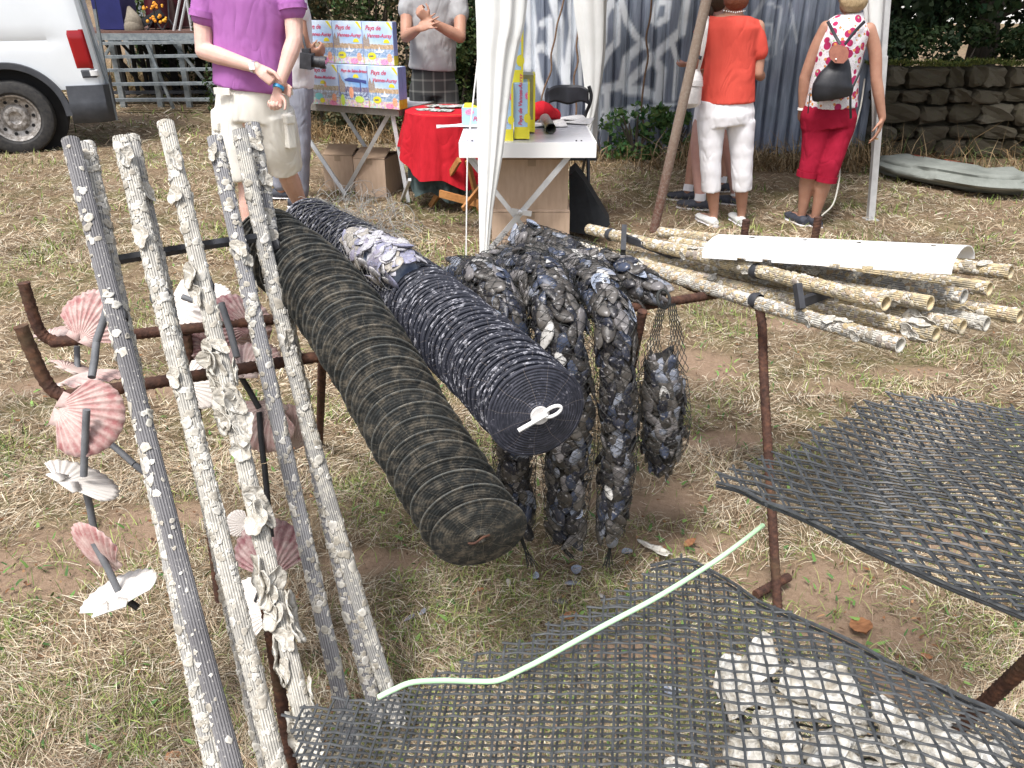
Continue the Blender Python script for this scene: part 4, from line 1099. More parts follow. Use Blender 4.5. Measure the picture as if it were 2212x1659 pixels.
# ================================================================== THINGS ON THE GROUND
M_leaf = mat('dead_leaf', (0.20, 0.085, 0.035), (0.33, 0.15, 0.065), 40, 0.7, 0.3)
def leafm(L, w_, curl):
    b = MB()
    def fn(u, v):
        x = (u - .5) * L; h = w_ * math.sin(math.pi * u ** .8) ** .8 * .5 + .0005; y = (v - .5) * 2 * h
        return (x, y, curl * L * (abs(v - .5) * 2) ** 2 * .5 + .18 * L * math.sin(math.pi * u) * curl + .004 * math.sin(u * 25) * abs(v - .5))
    b.grid(fn, 14, 6); n = len(b.v); b.add([(x, y, z - .001) for x, y, z in b.v], [tuple(reversed(f)) for f in b.f]); return b.mesh('dead_leaf', M_leaf)
LF = [leafm(.085, .055, .14), leafm(.06, .03, .22), leafm(.05, .035, .10)]
for i, (u, v, k, rz, s, lab) in enumerate([(1858, 1358, 0, 1.5, 1.0, 'large curled brown leaf on the bare earth below the mesh'), (1232, 1332, 1, .2, .8, 'orange brown leaf in green grass under the mussel sleeves'), (640, 966, 0, .3, .85, 'tan leaf between the leaning pipes and the muddy discs'), (2000, 1296 + 130, 2, .2, .7, 'torn pale brown leaf fragment beyond the near mesh fold'), (1035, 1278, 1, .1, .5, 'small brown leaf under the lowest muddy disc'), (1490, 1180, 1, .6, .8, 'dark twisted leaf on earth beyond the cream shell'), (610, 1420 + 60, 2, 1, .6, 'brown leaf behind the feet of the leaning pipes'), (375, 1640, 2, .6, .8, 'pale dry leaf at the lower edge beside the dark pipe')]):
    p = at_h(u, v); o = link('dead_leaf', LF[k]); o.location = (p.x, p.y, gh(p.x, p.y) + .012); o.rotation_euler = (U(-.3, .3), U(-.3, .3), rz); o.scale = (s, s, s); tag(o, lab, 'leaf')
for i, (u, v, s, me, lab) in enumerate([(1352, 1200, .05, VA, 'open blue white mussel half near the cream shell'), (1245, 1238, .055, VA, 'larger pale mussel half below the widest sleeve'), (1238, 1262, .05, MU, 'grey mussel touching the larger pale half'), (1158, 1248, .035, VA, 'little mussel half left of the larger pale half'), (1098, 1262, .03, MUP, 'small white mussel half under the lowest muddy disc'), (884, 1338, .035, MUP, 'white mussel half standing on edge near the last pipe foot'), (912, 1326, .03, MU, 'grey mussel half next to the one standing on edge'), (1212, 1300, .05, MU, 'blue mussel half just above the orange brown leaf'), (1300, 1288, .03, MUP, 'tiny pale mussel half at the edge of the near mesh'), (1450, 1500, .05, VA, 'lilac mussel half on the ground seen through the near mesh')]):
    p = at_h(u, v); o = link('mussel', me); o.location = (p.x, p.y, gh(p.x, p.y) + .014); o.rotation_euler = (U(-.3, .3), U(-.3, .3), U(0, 6)); o.scale = (s,) * 3; tag(o, lab, 'mussel', 'loose mussel shells on the ground')
p = at_h(1415, 1198); o = link('oyster_shell', OY[2]); o.location = (p.x, p.y, .015); o.scale = (2.0, .9, 1.2); o.rotation_euler = (.3, .2, 2.2); tag(o, 'broken cream shell piece on bare earth beside the near mesh tip', 'shell piece')
# ================================================================== PEOPLE
def remesh(b, name, m, parent, voxel, smooth=3, wrinkle=0.0, wscale=12.0, wdir=(1, 1, 2.2), label=None, factor=.5):
    """melt closed shapes into one continuous surface"""
    me0 = bpy.data.meshes.new('tmp'); me0.from_pydata(b.v, [], b.f)
    o = bpy.data.objects.new('tmp', me0); COL.objects.link(o)
    md = o.modifiers.new('r', 'REMESH'); md.mode = 'VOXEL'; md.voxel_size = voxel
    if smooth:
        sm_ = o.modifiers.new('s', 'SMOOTH'); sm_.iterations = smooth; sm_.factor = factor
    dg = bpy.context.evaluated_depsgraph_get(); ev = o.evaluated_get(dg)
    me = bpy.data.meshes.new_from_object(ev); me.name = name
    bpy.data.objects.remove(o); bpy.data.meshes.remove(me0)
    n = len(me.vertices); co = np.empty(n * 3, np.float32); me.vertices.foreach_get('co', co); co = co.reshape(-1, 3)
    if wrinkle:
        no = np.empty(n * 3, np.float32); me.vertices.foreach_get('normal', no); no = no.reshape(-1, 3)
        q = co * np.array(wdir) * wscale
        f = np.sin(q[:, 0] * 1.1 + 2.1 * np.sin(q[:, 2] * .9) + q[:, 1]) * np.sin(q[:, 2] * 1.7 + 1.5 * np.sin(q[:, 0] * .7 + 1)) + .5 * np.sin(q[:, 0] * 2.3 - q[:, 2] * 1.1 + 2 * np.sin(q[:, 1]))
        co = co + no * (f * wrinkle * .55)[:, None]
    co = co - np.array(worldloc(parent), np.float32)
    me.vertices.foreach_set('co', co.astype(np.float32).ravel())
    me.materials.clear(); me.materials.append(m)
    me.polygons.foreach_set('use_smooth', [True] * len(me.polygons)); me.update()
    return link(name, me, parent, label=label)
def limb(b, pts, rad, seg=12, flat=None):
    P = [Vector(p) for p in pts]
    sp = spline(P, 6) if len(P) > 2 else [P[0].lerp(P[1], i / 6) for i in range(7)]
    tt = np.linspace(0, len(P) - 1, len(sp))
    def R_(k, t_): return float(np.interp(t_, range(len(rad)), [r[k] if isinstance(r, tuple) else r for r in rad]))
    rr = [(R_(0, t_), R_(1, t_)) for t_ in tt]
    b.tube(sp, rr, seg, flat=flat)
    for e in (0, -1):
        if flat is None: b.ball(sp[e], max(rr[e]) * .995, 12, 8)
def hand(b, w_, d, n, ts, curl=.5, s=1.0, spread=.12, curls=None):
    """palm and five fingers; d along the hand, n where the fingers curl to, ts side of the thumb (+1/-1)"""
    d = Vector(d).normalized(); n = Vector(n); n = (n - d * n.dot(d)).normalized(); sd_ = d.cross(n) * ts
    w_ = Vector(w_)
    b.tube([w_ - d * .02 * s, w_ + d * .02 * s, w_ + d * .055 * s, w_ + d * .092 * s], [(.026 * s, .019 * s), (.033 * s, .017 * s), (.042 * s, .015 * s), (.041 * s, .011 * s)], 12, flat=n)
    for k, (off, L) in enumerate(((.031, .94), (.011, 1.05), (-.010, .98), (-.030, .78))):
        c = curls[k] if curls else curl
        p = w_ + d * (.088 - abs(off) * .25) * s + sd_ * off * s
        dd = (d + sd_ * off * spread / .03).normalized(); a = 0
        pts = [p - dd * .02 * s]; rr = [.0095 * s]
        for i, (l, r) in enumerate(((.046, .0088), (.028, .0080), (.022, .0068))):
            a += c * (1.0, 1.1, .8)[i]; q = dd * math.cos(a) + n * math.sin(a)
            pts.append(p.copy()) if i == 0 else None
            if i == 0: rr.append(.0092 * s)
            p = p + q * l * L * s; pts.append(p.copy()); rr.append(r * s)
        for i in range(len(pts) - 1): b.tube([pts[i], pts[i + 1]], [rr[i], rr[i + 1]], 8); b.ball(pts[i + 1], rr[i + 1], 8, 6)
    p = w_ + d * .022 * s + sd_ * .026 * s; pts = [p]
    for (k1, k2, k3, l) in ((.55, .75, .25, .038), (.8, .35, .35, .030), (.9, .1, .45, .024)): p = p + (d * k1 + sd_ * k2 + n * k3).normalized() * l * s; pts.append(p)
    for i, r in enumerate((.0135, .0105, .0092)): b.tube([pts[i], pts[i + 1]], [r * s, (.0105, .0092, .0078)[i] * s], 8); b.ball(pts[i + 1], (.0105, .0092, .0078)[i] * s, 8, 6)
def head(b, c, face, s=1.0):
    """skull, jaw, nose and ears; c centre, face = where it looks"""
    f = Vector(face).normalized(); sd_ = f.cross(Vector((0, 0, 1))).normalized(); up = Vector((0, 0, 1))
    b.ball(c + up * .015 * s - f * .008 * s, (.076 * s, .092 * s, .098 * s), 14, 10, rot=Matrix((sd_, f, up)).transposed())
    b.ball(c - up * .055 * s + f * .028 * s, (.052 * s, .055 * s, .055 * s), 12, 8, rot=Matrix((sd_, f, up)).transposed())
    b.tube([c + f * .082 * s + up * .022 * s, c + f * .106 * s - up * .012 * s, c + f * .090 * s - up * .022 * s], [.009 * s, .014 * s, .012 * s], 8)
    for k in (-1, 1):
        b.ball(c + sd_ * k * .079 * s - f * .006 * s, (.010 * s, .018 * s, .030 * s), 8, 6, rot=Matrix((sd_, f, up)).transposed())
        b.ball(c + sd_ * k * .031 * s + f * .083 * s + up * .038 * s, (.018 * s, .008 * s, .006 * s), 8, 6)
    b.tube([c + f * .084 * s - up * .050 * s - sd_ * .020 * s, c + f * .090 * s - up * .050 * s, c + f * .084 * s - up * .050 * s + sd_ * .020 * s], .0055 * s, 6)
def face_parts(c, face, parent, s=1.0):
    f = Vector(face).normalized(); sd_ = f.cross(Vector((0, 0, 1))).normalized(); up = Vector((0, 0, 1))
    for k in (-1, 1):
        b = MB(); b.ball(c + sd_ * k * .031 * s + f * .080 * s + up * .022 * s, .0115 * s, 10, 8); b.build('eye', M_eye, parent)
    b = MB(); b.tube([c + f * .086 * s - up * .051 * s - sd_ * .021 * s, c + f * .0965 * s - up * .050 * s, c + f * .086 * s - up * .051 * s + sd_ * .021 * s], .0045 * s, 6); b.build('mouth', M_lip, parent)
def m_skin(name, a, b_, red):
    t = NT(name); n = t.noise(11, 4, .6); n2 = t.noise(90, 3, .6)
    c = t.ramp(n, [(.3, a), (.7, b_)]); c = t.mix(t.ramp(n2, [(.5, 0.0), (.75, .25)]), c, red); t.base(c); t.set(.55, spec=.35)
    t.b.inputs['Subsurface Weight'].default_value = .12; t.b.inputs['Subsurface Radius'].default_value = (.02, .008, .004); t.b.inputs['Subsurface Scale'].default_value = .4
    return t.m
M_skin_pale = m_skin('skin_pale', (.60, .37, .30), (.70, .47, .40), (.62, .28, .22))
M_skin_tan = m_skin('skin_tan', (.36, .185, .125), (.45, .25, .175), (.40, .15, .10))
M_eye = mat('eye', (.25, .2, .16), (.7, .7, .68), 30, .2); M_lip = mat('lip', (.42, .18, .15), (.48, .22, .19), 20, .5)
def m_cloth(name, a, b_, bump=.35, scale=260, rough=.9):
    t = NT(name); n = t.noise(7, 4, .55); w_ = t.noise(scale, 3, .7)
    c = t.ramp(n, [(.3, a), (.7, b_)]); t.base(t.mix(t.ramp(w_, [(.35, .0), (.7, .18)]), c, b_)); t.set(rough, spec=.15); fd = t.noise(4.6, 2, .5, t.map((1.5, 1.5, .75)), dist=.7); fr = t.math('ABSOLUTE', t.math('SUBTRACT', fd, .5)); h_ = t.math('ADD', t.math('MULTIPLY', w_, .035), t.math('MULTIPLY', t.math('SMOOTH_MIN', fr, .15, .08), 4.0)); t.bump(h_, min(1, bump * 1.9), .012); return t.m
M_purple = m_cloth('purple_pique', (.33, .115, .345), (.39, .15, .40))
M_cream = m_cloth('cream_canvas', (.68, .655, .59), (.76, .735, .67))
M_grey_t = m_cloth('heather_grey_jersey', (.33, .33, .335), (.41, .41, .415))
M_coral = m_cloth('coral_knit', (.58, .072, .052), (.66, .095, .068))
M_white_c = m_cloth('white_cotton', (.72, .71, .74), (.80, .79, .81))
M_jean = m_cloth('faded_jean', (.20, .21, .26), (.29, .30, .35))
M_crim = m_cloth('crimson_twill', (.235, .006, .022), (.31, .012, .035))
M_hair_a = mat('auburn_hair', (.12, .028, .012), (.22, .06, .025), 60, .5, .5, stretch=(6, 6, 1))
M_hair_b = mat('blond_hair', (.30, .21, .11), (.48, .36, .21), 60, .5, .5, stretch=(6, 6, 1))
M_hair_d = mat('brown_hair', (.035, .02, .012), (.07, .04, .022), 60, .5, .5, stretch=(6, 6, 1))
M_shoe_d = mat('dark_shoe', (.02, .022, .03), (.05, .055, .075), 30, .7, .2); M_shoe_w = mat('white_shoe', (.62, .62, .60), (.74, .74, .72), 30, .6, .2)
t = NT('dark_plaid'); sp = t.n('SeparateXYZ'); t.l(t.obj(), sp.inputs[0])
def stripe(o, f, w_): return t.math('GREATER_THAN', t.math('SINE', t.math('MULTIPLY', o, f)), w_)
k_ = t.math('ADD', t.math('MULTIPLY', stripe(sp.outputs[0], 75, .86), .5), t.math('MULTIPLY', stripe(sp.outputs[2], 75, .86), .5))
t.base(t.mix(k_, (.035, .037, .036), (.17, .17, .155))); t.set(.9); M_plaid = t.m
def m_floral():
    t = NT('floral_print'); v = t.noise(30, 2, .5); d = t.vor(17, 'F1'); d2 = t.vor(25, 'F1', t.map((1, 1, 1), (.3, .5, .2))); e = t.noise(42, 3, .5, dist=1.2)
    c = t.mix(t.ramp(d, [(.40, 1.0), (.44, 0.0)], 'LINEAR'), (.72, .70, .72), (.40, .012, .09))
    c = t.mix(t.ramp(d2, [(.22, 1.0), (.26, 0.0)]), c, (.62, .25, .06))
    d3 = t.vor(21, 'F1', t.map((1, 1, 1), (1.3, .2, .9))); c = t.mix(t.ramp(d3, [(.13, 1.0), (.17, 0.0)]), c, (.33, .50, .26))
    c = t.mix(t.ramp(e, [(.485, 0.0), (.50, 1.0), (.515, 0.0)]), c, (.20, .03, .14)); t.base(c); t.set(.85); return t.m
M_floral = m_floral()
def shoe(name, heel, toe, m, parent, w_=.045, h=.07, sole=None):
    heel = Vector(heel); toe = Vector(toe); d = toe - heel
    b = MB(); b.tube([heel - d * .08, heel + d * .1, heel + d * .4, heel + d * .72, toe - d * .03, toe + d * .04], [(w_ * .5, h * .4), (w_ * .85, h * .62), (w_ * .9, h * .55), (w_ * 1.08, h * .42), (w_ * .8, h * .33), (w_ * .2, h * .1)], 14, flat=(0, 0, 1))
    o = b.build(name, m, parent)
    s_ = MB(); zz = Vector((0, 0, -h * .42)); s_.tube([heel - d * .09 + zz, heel + d * .1 + zz, heel + d * .45 + zz, heel + d * .72 + zz, toe + zz + d * .03], [(w_ * .6, .008), (w_ * .92, .009), (w_ * .88, .009), (w_ * 1.12, .009), (w_ * .6, .008)], 12, flat=(0, 0, 1))
    s_.build('sole', sole or M_white_c, o); o_ = bpy.context
    return o
def fix_sub(o): return o
Y = at_y
# ---------------------------------------------------------------- man in the purple shirt
YB = 5.0
man = thing('person', 'man in purple polo shirt and cream shorts, hands clasped behind his back', 'person', (at_y(545, 190, YB).x, YB, 0))
FACE = Vector((.1, 1, 0))
b = MB()
limb(b, [Y(548, 270, YB), Y(548, 190, YB), Y(545, 90, YB), Y(538, 0, YB), Y(534, -75, YB)], [(.17, .12), (.175, .13), (.18, .12), (.20, .12), (.12, .08)], 18, flat=(0, 1, 0))
hc = Y(533, -75, YB) + Vector((0, .03, .22))
limb(b, [Y(534, -70, YB), hc], [.06, .055]); head(b, hc, FACE, 1.08)
# left arm (picture left)
eL = Y(440, 110, 4.92); wL = Y(556, 147, 4.76)
limb(b, [Y(446, -55, YB), Y(440, 20, 4.99), eL], [.062, .058, .046]); limb(b, [eL, eL.lerp(wL, .3), wL], [.047, .048, .029])
eR = Y(636, 88, 4.90); wR = Y(603, 184, 4.77)
limb(b, [Y(618, -55, YB), Y(632, 10, 4.99), eR], [.060, .056, .045]); limb(b, [eR, eR.lerp(wR, .3), wR], [.046, .046, .028])
# right hand: loose fist hanging, fingers curled towards the camera
hand(b, wR + Vector((-.012, 0, -.03)), (-.22, -.05, -1), (-.15, -1, .15), -1, curls=(1.25, 1.2, 1.2, 1.25), s=.92)
# left hand wraps round the right wrist
b.tube([wL, Y(572, 158, 4.745), Y(592, 176, 4.74)], [(.030, .020), (.040, .019), (.036, .016)], 12, flat=(.3, -1, .4))
tp = [Y(578, 150, 4.735), Y(594, 158, 4.715), Y(603, 171, 4.705), Y(612, 182, 4.715)]
for i, r in enumerate((.015, .011, .0095)): b.tube([tp[i], tp[i + 1]], [r, (.011, .0095, .008)[i]], 8); b.ball(tp[i + 1], (.011, .0095, .008)[i], 8, 6)
for k in range(4):
    q = [Y(594, 166 + k * 7, 4.755), Y(607, 176 + k * 7, 4.80), Y(622, 184 + k * 6.5, 4.795), Y(629 - k, 190 + k * 6, 4.765)]
    for i in range(3): b.tube([q[i], q[i + 1]], [.0088, .0082], 8); b.ball(q[i + 1], .0083, 8, 6)
# legs
kl = Y(534, 395, 4.93); al = Y(549, 545, 4.90); al.z = .075
kr = Y(612, 355, 5.10); ar = Y(658, 462, 5.62); ar.z = max(ar.z, .08)
limb(b, [Y(508, 250, YB), Y(520, 330, 4.96), kl, kl.lerp(al, .35), al], [.10, .085, .056, .060, .036]); limb(b, [al, al + Vector((0, .13, -.03))], [.036, .03])
limb(b, [Y(585, 250, YB), Y(600, 310, 5.05), kr, kr.lerp(ar, .35), ar], [.10, .085, .057, .063, .037]); limb(b, [ar, ar + Vector((.04, .12, -.03))], [.036, .03])
remesh(b, 'body', M_skin_pale, man, .0055, 2)
face_parts(hc, FACE, man, 1.08)
b = MB(); b.ball(hc + Vector((0, -.02, .035)), (.088, .10, .098), 16, 10); remesh(b, 'hair', M_hair_d, man, .012, 1, .003, 60)
b = MB()
limb(b, [Y(546, 191, YB), Y(546, 150, YB), Y(543, 80, YB), Y(538, 0, YB), Y(534, -60, YB), Y(534, -78, YB)], [(.224, .165), (.222, .168), (.210, .155), (.222, .15), (.185, .12), (.08, .075)], 24, flat=(0, 1, 0))
limb(b, [Y(452, -62, YB), Y(446, -10, 4.985), Y(442, 30, 4.97)], [.075, .078, .080]); limb(b, [Y(612, -62, YB), Y(624, -15, 4.985), Y(631, 16, 4.96)], [.075, .076, .077])
remesh(b, 'polo_shirt', M_purple, man, .009, 4, .0035, 9, (1.6, 1, 1))
for (p, q) in ((Y(441, 24, 4.965), Y(440, 38, 4.962)), (Y(631, 10, 4.955), Y(633, 22, 4.95))):
    b = MB(); b.tube([p, q], [.079, .0785], 24); b.build('sleeve_cuff', M_purple, man)
b = MB(); b.tube([Y(534, -86, YB), Y(534, -70, YB)], [(.072, .068), (.085, .08)], 20, flat=(0, 1, 0)); b.build('collar', M_purple, man)
b = MB()
limb(b, [Y(546, 182, YB), Y(546, 215, YB), Y(547, 258, YB)], [(.196, .15), (.205, .16), (.215, .16)], 24, flat=(0, 1, 0))
limb(b, [Y(506, 240, YB), Y(508, 310, 4.97), Y(520, 392, 4.94)], [(.125, .14), (.125, .135), (.112, .12)], 18, flat=(0, 1, 0))
limb(b, [Y(588, 240, YB), Y(602, 305, 5.04), Y(616, 362, 5.11)], [(.125, .14), (.125, .135), (.105, .12)], 18, flat=(0, 1, 0))
sh = remesh(b, 'cargo_shorts', M_cream, man, .010, 3, .005, 8, (1, 1, 1.6))
for (u, v, s_, yy) in ((477, 285, -1, 4.90), (627, 270, 1, 4.93)):
    p = Y(u, v, yy); b = MB(); b.box(p + Vector((-s_ * .024, .012, -.05)), (.11, .05, .16), Matrix.Rotation(R(-s_ * 50), 3, 'Z')); remesh(b, 'cargo_pocket', M_cream, man, .007, 5)
    b = MB(); b.box(p + Vector((-s_ * .022, .008, .035)), (.125, .056, .05), Matrix.Rotation(R(-s_ * 50), 3, 'Z')); remesh(b, 'pocket_flap', M_cream, man, .006, 3)
for (u0, u1) in ((463, 497), (602, 632)):
    b = MB(); b.bar(Y(u0, 196, 4.86), Y(u1, 198, 4.835), .012, .035); b.build('pocket_flap', M_cream, man)
b = MB(); d = (wL - eL).normalized(); b.tube([wL - d * .030, wL - d * .010], [(.0325, .0325)] * 2, 18); b.build('wristwatch', mat('steel', (.60, .60, .60), (.72, .72, .72), 30, .3, .0, .8), man)
b = MB(); b.box(wL - d * .02 + Vector((-.004, -.03, .006)), (.03, .012, .032)); b.build('watch_face', M_white_c, man)
d = (wR - eR).normalized(); b = MB(); b.tube([wR + d * .004, wR + d * .020], .0315, 18); b.build('wristband', mat('blue_band', (.03, .30, .60), (.05, .38, .68), 10, .5), man)
shoe('shoe', al + Vector((0, -.05, -.035)), al + Vector((-.01, .20, -.04)), M_shoe_d, man); shoe('shoe', ar + Vector((0, -.05, -.035)), ar + Vector((.08, .19, -.04)), M_shoe_d, man)
# ---------------------------------------------------------------- person with the camera, behind him
YC = 6.3
p2 = thing('person', 'person in white shirt and faded jeans with a black camera at the hip', 'person', (at_y(622, 200, YC).x, YC, 0))
F2 = Vector((1, .15, 0))
b = MB()
limb(b, [Y(622, 200, YC), Y(622, 120, YC), Y(620, 30, YC), Y(618, -60, YC)], [(.14, .16), (.13, .15), (.12, .19), (.07, .1)], 16, flat=(0, 1, 0))
h2 = Y(618, -60, YC) + Vector((.02, 0, .26)); limb(b, [Y(618, -58, YC), h2], [.055, .05]); head(b, h2, F2)
for (s_, e, wr) in (((640, 0, 6.15), (652, 70, 6.1), (668, 120, 6.12)), ((612, 0, 6.5), (622, 80, 6.5), (650, 120, 6.35))):
    limb(b, [Y(*s_), Y(*e), Y(*wr)], [.05, .042, .028]); hand(b, Y(*wr), (.7, .1, .2), (0, .6, .4), 1, .9)
a1 = Vector((Y(648, 412, 6.2).x, 6.2, .08)); a2 = Vector((Y(608, 405, 6.5).x, 6.5, .08))
limb(b, [Y(630, 200, 6.25), Y(645, 290, 6.2), a1], [.085, .06, .042]); limb(b, [Y(612, 200, 6.4), Y(612, 290, 6.45), a2], [.085, .06, .042])
remesh(b, 'body', M_skin_tan, p2, .009, 2); face_parts(h2, F2, p2)
b = MB(); b.ball(h2 + Vector((-.02, 0, .035)), (.10, .088, .095), 14, 8); b.build('hair', M_hair_d, p2)
b = MB(); limb(b, [Y(628, 184, YC), Y(630, 120, YC), Y(626, 30, YC), Y(620, -55, YC)], [(.165, .19), (.15, .17), (.14, .2), (.09, .12)], 20, flat=(0, 1, 0)); limb(b, [Y(640, -5, 6.15), Y(647, 30, 6.13)], [.065, .07]); remesh(b, 'shirt', M_white_c, p2, .012, 3, .004, 9)
b = MB(); limb(b, [Y(630, 180, YC), Y(632, 220, YC)], [(.15, .17), (.155, .18)], 16, flat=(0, 1, 0)); limb(b, [Y(638, 205, 6.22), Y(648, 290, 6.2), a1 + Vector((0, 0, .05))], [.105, .08, .065]); limb(b, [Y(616, 205, 6.4), Y(614, 290, 6.45), a2 + Vector((0, 0, .05))], [.105, .08, .065]); remesh(b, 'jeans', M_jean, p2, .012, 3, .004, 9)
shoe('shoe', a1 + Vector((-.08, 0, -.03)), a1 + Vector((.17, .02, -.04)), M_shoe_d, p2, .05); shoe('shoe', a2 + Vector((-.08, 0, -.03)), a2 + Vector((.17, .02, -.04)), M_shoe_d, p2, .05)
cm = thing('camera_body', 'black camera with lens hanging from a strap beside white boxes', 'camera', at_y(672, 130, 6.05))
c = at_y(664, 131, 6.05)
b = MB(); b.box(c, (.075, .13, .10), Matrix.Rotation(R(8), 3, 'Y')); b.box(c + Vector((0, 0, .062)), (.05, .06, .03)); b.build('housing', M_blackp, cm)
b = MB(); b.tube([c + Vector((.03, 0, -.006)), c + Vector((.085, 0, -.010)), c + Vector((.088, 0, -.010)), c + Vector((.125, 0, -.014))], [.037, .037, .041, .041], 20); b.build('lens', M_blackp, cm)
b = MB(); b.tube([c + Vector((.1255, 0, -.014)), c + Vector((.127, 0, -.014))], .033, 20); b.build('front_glass', mat('lens_glass', (.02, .02, .03), (.05, .05, .07), 10, .1), cm)
b = MB(); b.tube(spline([at_y(662, 112, 6.03), at_y(655, 85, 6.05), at_y(648, 50, 6.1), at_y(636, -20, 6.2)], 5), [(.008, .003)] * 16, 6); b.build('strap', M_blackp, cm)
# ---------------------------------------------------------------- man in grey behind the tables
YG = 6.9
p3 = thing('person', 'man in grey shirt and dark plaid shorts with arms folded low', 'person', (at_y(935, 200, YG).x, YG, 0))
F3_ = Vector((-.1, -1, 0))
b = MB()
limb(b, [Y(937, 190, YG), Y(937, 120, YG), Y(937, 40, YG), Y(936, -60, YG), Y(936, -78, YG)], [(.155, .11), (.15, .10), (.17, .12), (.19, .11), (.08, .07)], 18, flat=(0, 1, 0))
h3 = Y(936, -80, YG) + Vector((0, -.03, .20)); limb(b, [Y(936, -74, YG), h3], [.058, .055]); head(b, h3, F3_)
e1_, w1_ = Y(994, 80, 6.72), Y(925, 44, 6.60); e2_, w2_ = Y(877, 79, 6.74), Y(903, 63, 6.58)
limb(b, [Y(988, -50, 6.9), Y(993, 20, 6.84), e1_], [.056, .052, .043]); limb(b, [e1_, e1_.lerp(w1_, .35), w1_], [.044, .043, .027])
limb(b, [Y(882, -50, 6.9), Y(879, 20, 6.86), e2_], [.056, .050, .042]); limb(b, [e2_, e2_.lerp(w2_, .4), w2_], [.043, .042, .028])
hand(b, w1_, Y(901, 20, 6.58) - w1_, (-.4, .2, .5), -1, 1.0, .95)
d = Vector((.8, -.1, .35)); hand(b, w2_, d, (.1, .5, -.3), 1, .05, .95, spread=.35)
f1 = Vector((Y(985, 400, 6.75).x, 6.75, .07)); f2 = Vector((Y(905, 400, 7.0).x, 7.0, .07))
limb(b, [Y(960, 190, YG), Y(975, 300, 6.8), f1], [.09, .056, .036]); limb(b, [Y(915, 190, YG), Y(910, 300, 6.95), f2], [.09, .056, .036])
for f in (f1, f2): limb(b, [f + Vector((0, .03, -.03)), f + Vector((0, -.15, -.045))], [.03, .028])
remesh(b, 'body', M_skin_tan, p3, .007, 2); face_parts(h3, F3_, p3)
b = MB(); b.ball(h3 + Vector((0, .025, .04)), (.086, .092, .09), 14, 8); b.build('hair', M_hair_d, p3)
b = MB(); limb(b, [Y(934, 150, YG), Y(935, 110, YG), Y(936, 40, YG), Y(936, -50, YG), Y(936, -76, YG)], [(.188, .145), (.178, .14), (.185, .14), (.205, .14), (.09, .08)], 22, flat=(0, 1, 0))
limb(b, [Y(982, -48, 6.9), Y(988, 0, 6.86), Y(991, 30, 6.84)], [.068, .075, .078]); limb(b, [Y(890, -48, 6.9), Y(885, 0, 6.87), Y(880, 22, 6.86)], [.068, .074, .076]); remesh(b, 'shirt', M_grey_t, p3, .010, 3, .0045, 10)
b = MB(); limb(b, [Y(936, 145, YG), Y(936, 180, YG), Y(937, 205, YG)], [(.165, .12), (.175, .13), (.18, .13)], 20, flat=(0, 1, 0)); limb(b, [Y(912, 195, YG), Y(909, 290, 6.95)], [.105, .095]); limb(b, [Y(962, 195, YG), Y(973, 290, 6.82)], [.105, .095]); remesh(b, 'shorts', M_plaid, p3, .011, 2, .003, 9)
for f in (f1, f2): shoe('sandal', f + Vector((0, .07, -.055)), f + Vector((0, -.17, -.06)), M_shoe_d, p3, .045, .02, M_shoe_d)
# ---------------------------------------------------------------- woman in coral
YR = 5.7
p4 = thing('person', 'woman in coral top and white cropped trousers, a pale handbag on her shoulder', 'person', (at_y(1570, 200, YR).x, YR, 0))
F4 = Vector((.3, 1, 0))
b = MB()
limb(b, [Y(1567, 250, YR), Y(1572, 190, YR), Y(1578, 110, YR), Y(1583, 50, YR), Y(1586, 30, YR)], [(.165, .12), (.135, .10), (.14, .11), (.17, .09), (.06, .055)], 18, flat=(0, 1, 0))
h4 = Y(1590, -12, YR) + Vector((.01, .02, .0)); limb(b, [Y(1586, 40, YR), Y(1588, 15, YR), h4], [.055, .048, .05]); head(b, h4, F4, .98)
e1_, w1_ = Y(1637, 158, 5.68), Y(1650, 172, 5.92)
limb(b, [Y(1637, 58, YR), Y(1640, 110, 5.7), e1_], [.044, .041, .035]); limb(b, [e1_, e1_.lerp(w1_, .4), w1_ + Vector((-.02, 0, .02))], [.036, .034, .024]); hand(b, w1_ + Vector((-.02, .02, .02)), (-.3, .9, .3), (-.5, .1, .3), 1, .7, .9)
e2_, w2_ = Y(1499, 140, 5.75), Y(1506, 178, 5.98)
limb(b, [Y(1524, 58, YR), Y(1512, 105, 5.72), e2_], [.044, .040, .034]); limb(b, [e2_, w2_], [.035, .024]); hand(b, w2_, (.1, .8, .2), (.5, .1, .3), -1, .7, .9)
al = Vector((Y(1541, 474, 5.72).x, 5.72, .085)); ar = Vector((Y(1601, 470, 5.74).x, 5.74, .085))
limb(b, [Y(1537, 265, YR), Y(1537, 360, 5.68), al.lerp(Y(1537, 360, 5.68), .6), al], [.085, .055, .052, .030]); limb(b, [Y(1600, 265, YR), Y(1602, 360, 5.69), ar.lerp(Y(1602, 360, 5.69), .6), ar], [.085, .055, .052, .030])
for f, dx in ((al, -.05), (ar, .02)): limb(b, [f + Vector((0, 0, -.03)), f + Vector((dx, .13, -.05))], [.03, .026])
remesh(b, 'body', M_skin_tan, p4, .0075, 2); face_parts(h4, F4, p4, .98)
b = MB(); b.ball(h4 + Vector((-.01, -.02, .03)), (.092, .105, .105), 16, 10); b.ball(h4 + Vector((-.012, -.05, -.03)), (.080, .065, .065), 14, 8)
remesh(b, 'hair', M_hair_a, p4, .009, 1, .004, 70, (2, 2, .6))
b = MB(); limb(b, [Y(1571, 221, YR), Y(1573, 190, YR), Y(1577, 120, YR), Y(1582, 60, YR), Y(1586, 40, YR), Y(1587, 33, YR)], [(.178, .15), (.172, .145), (.158, .135), (.180, .125), (.145, .10), (.075, .07)], 24, flat=(0, 1, 0))
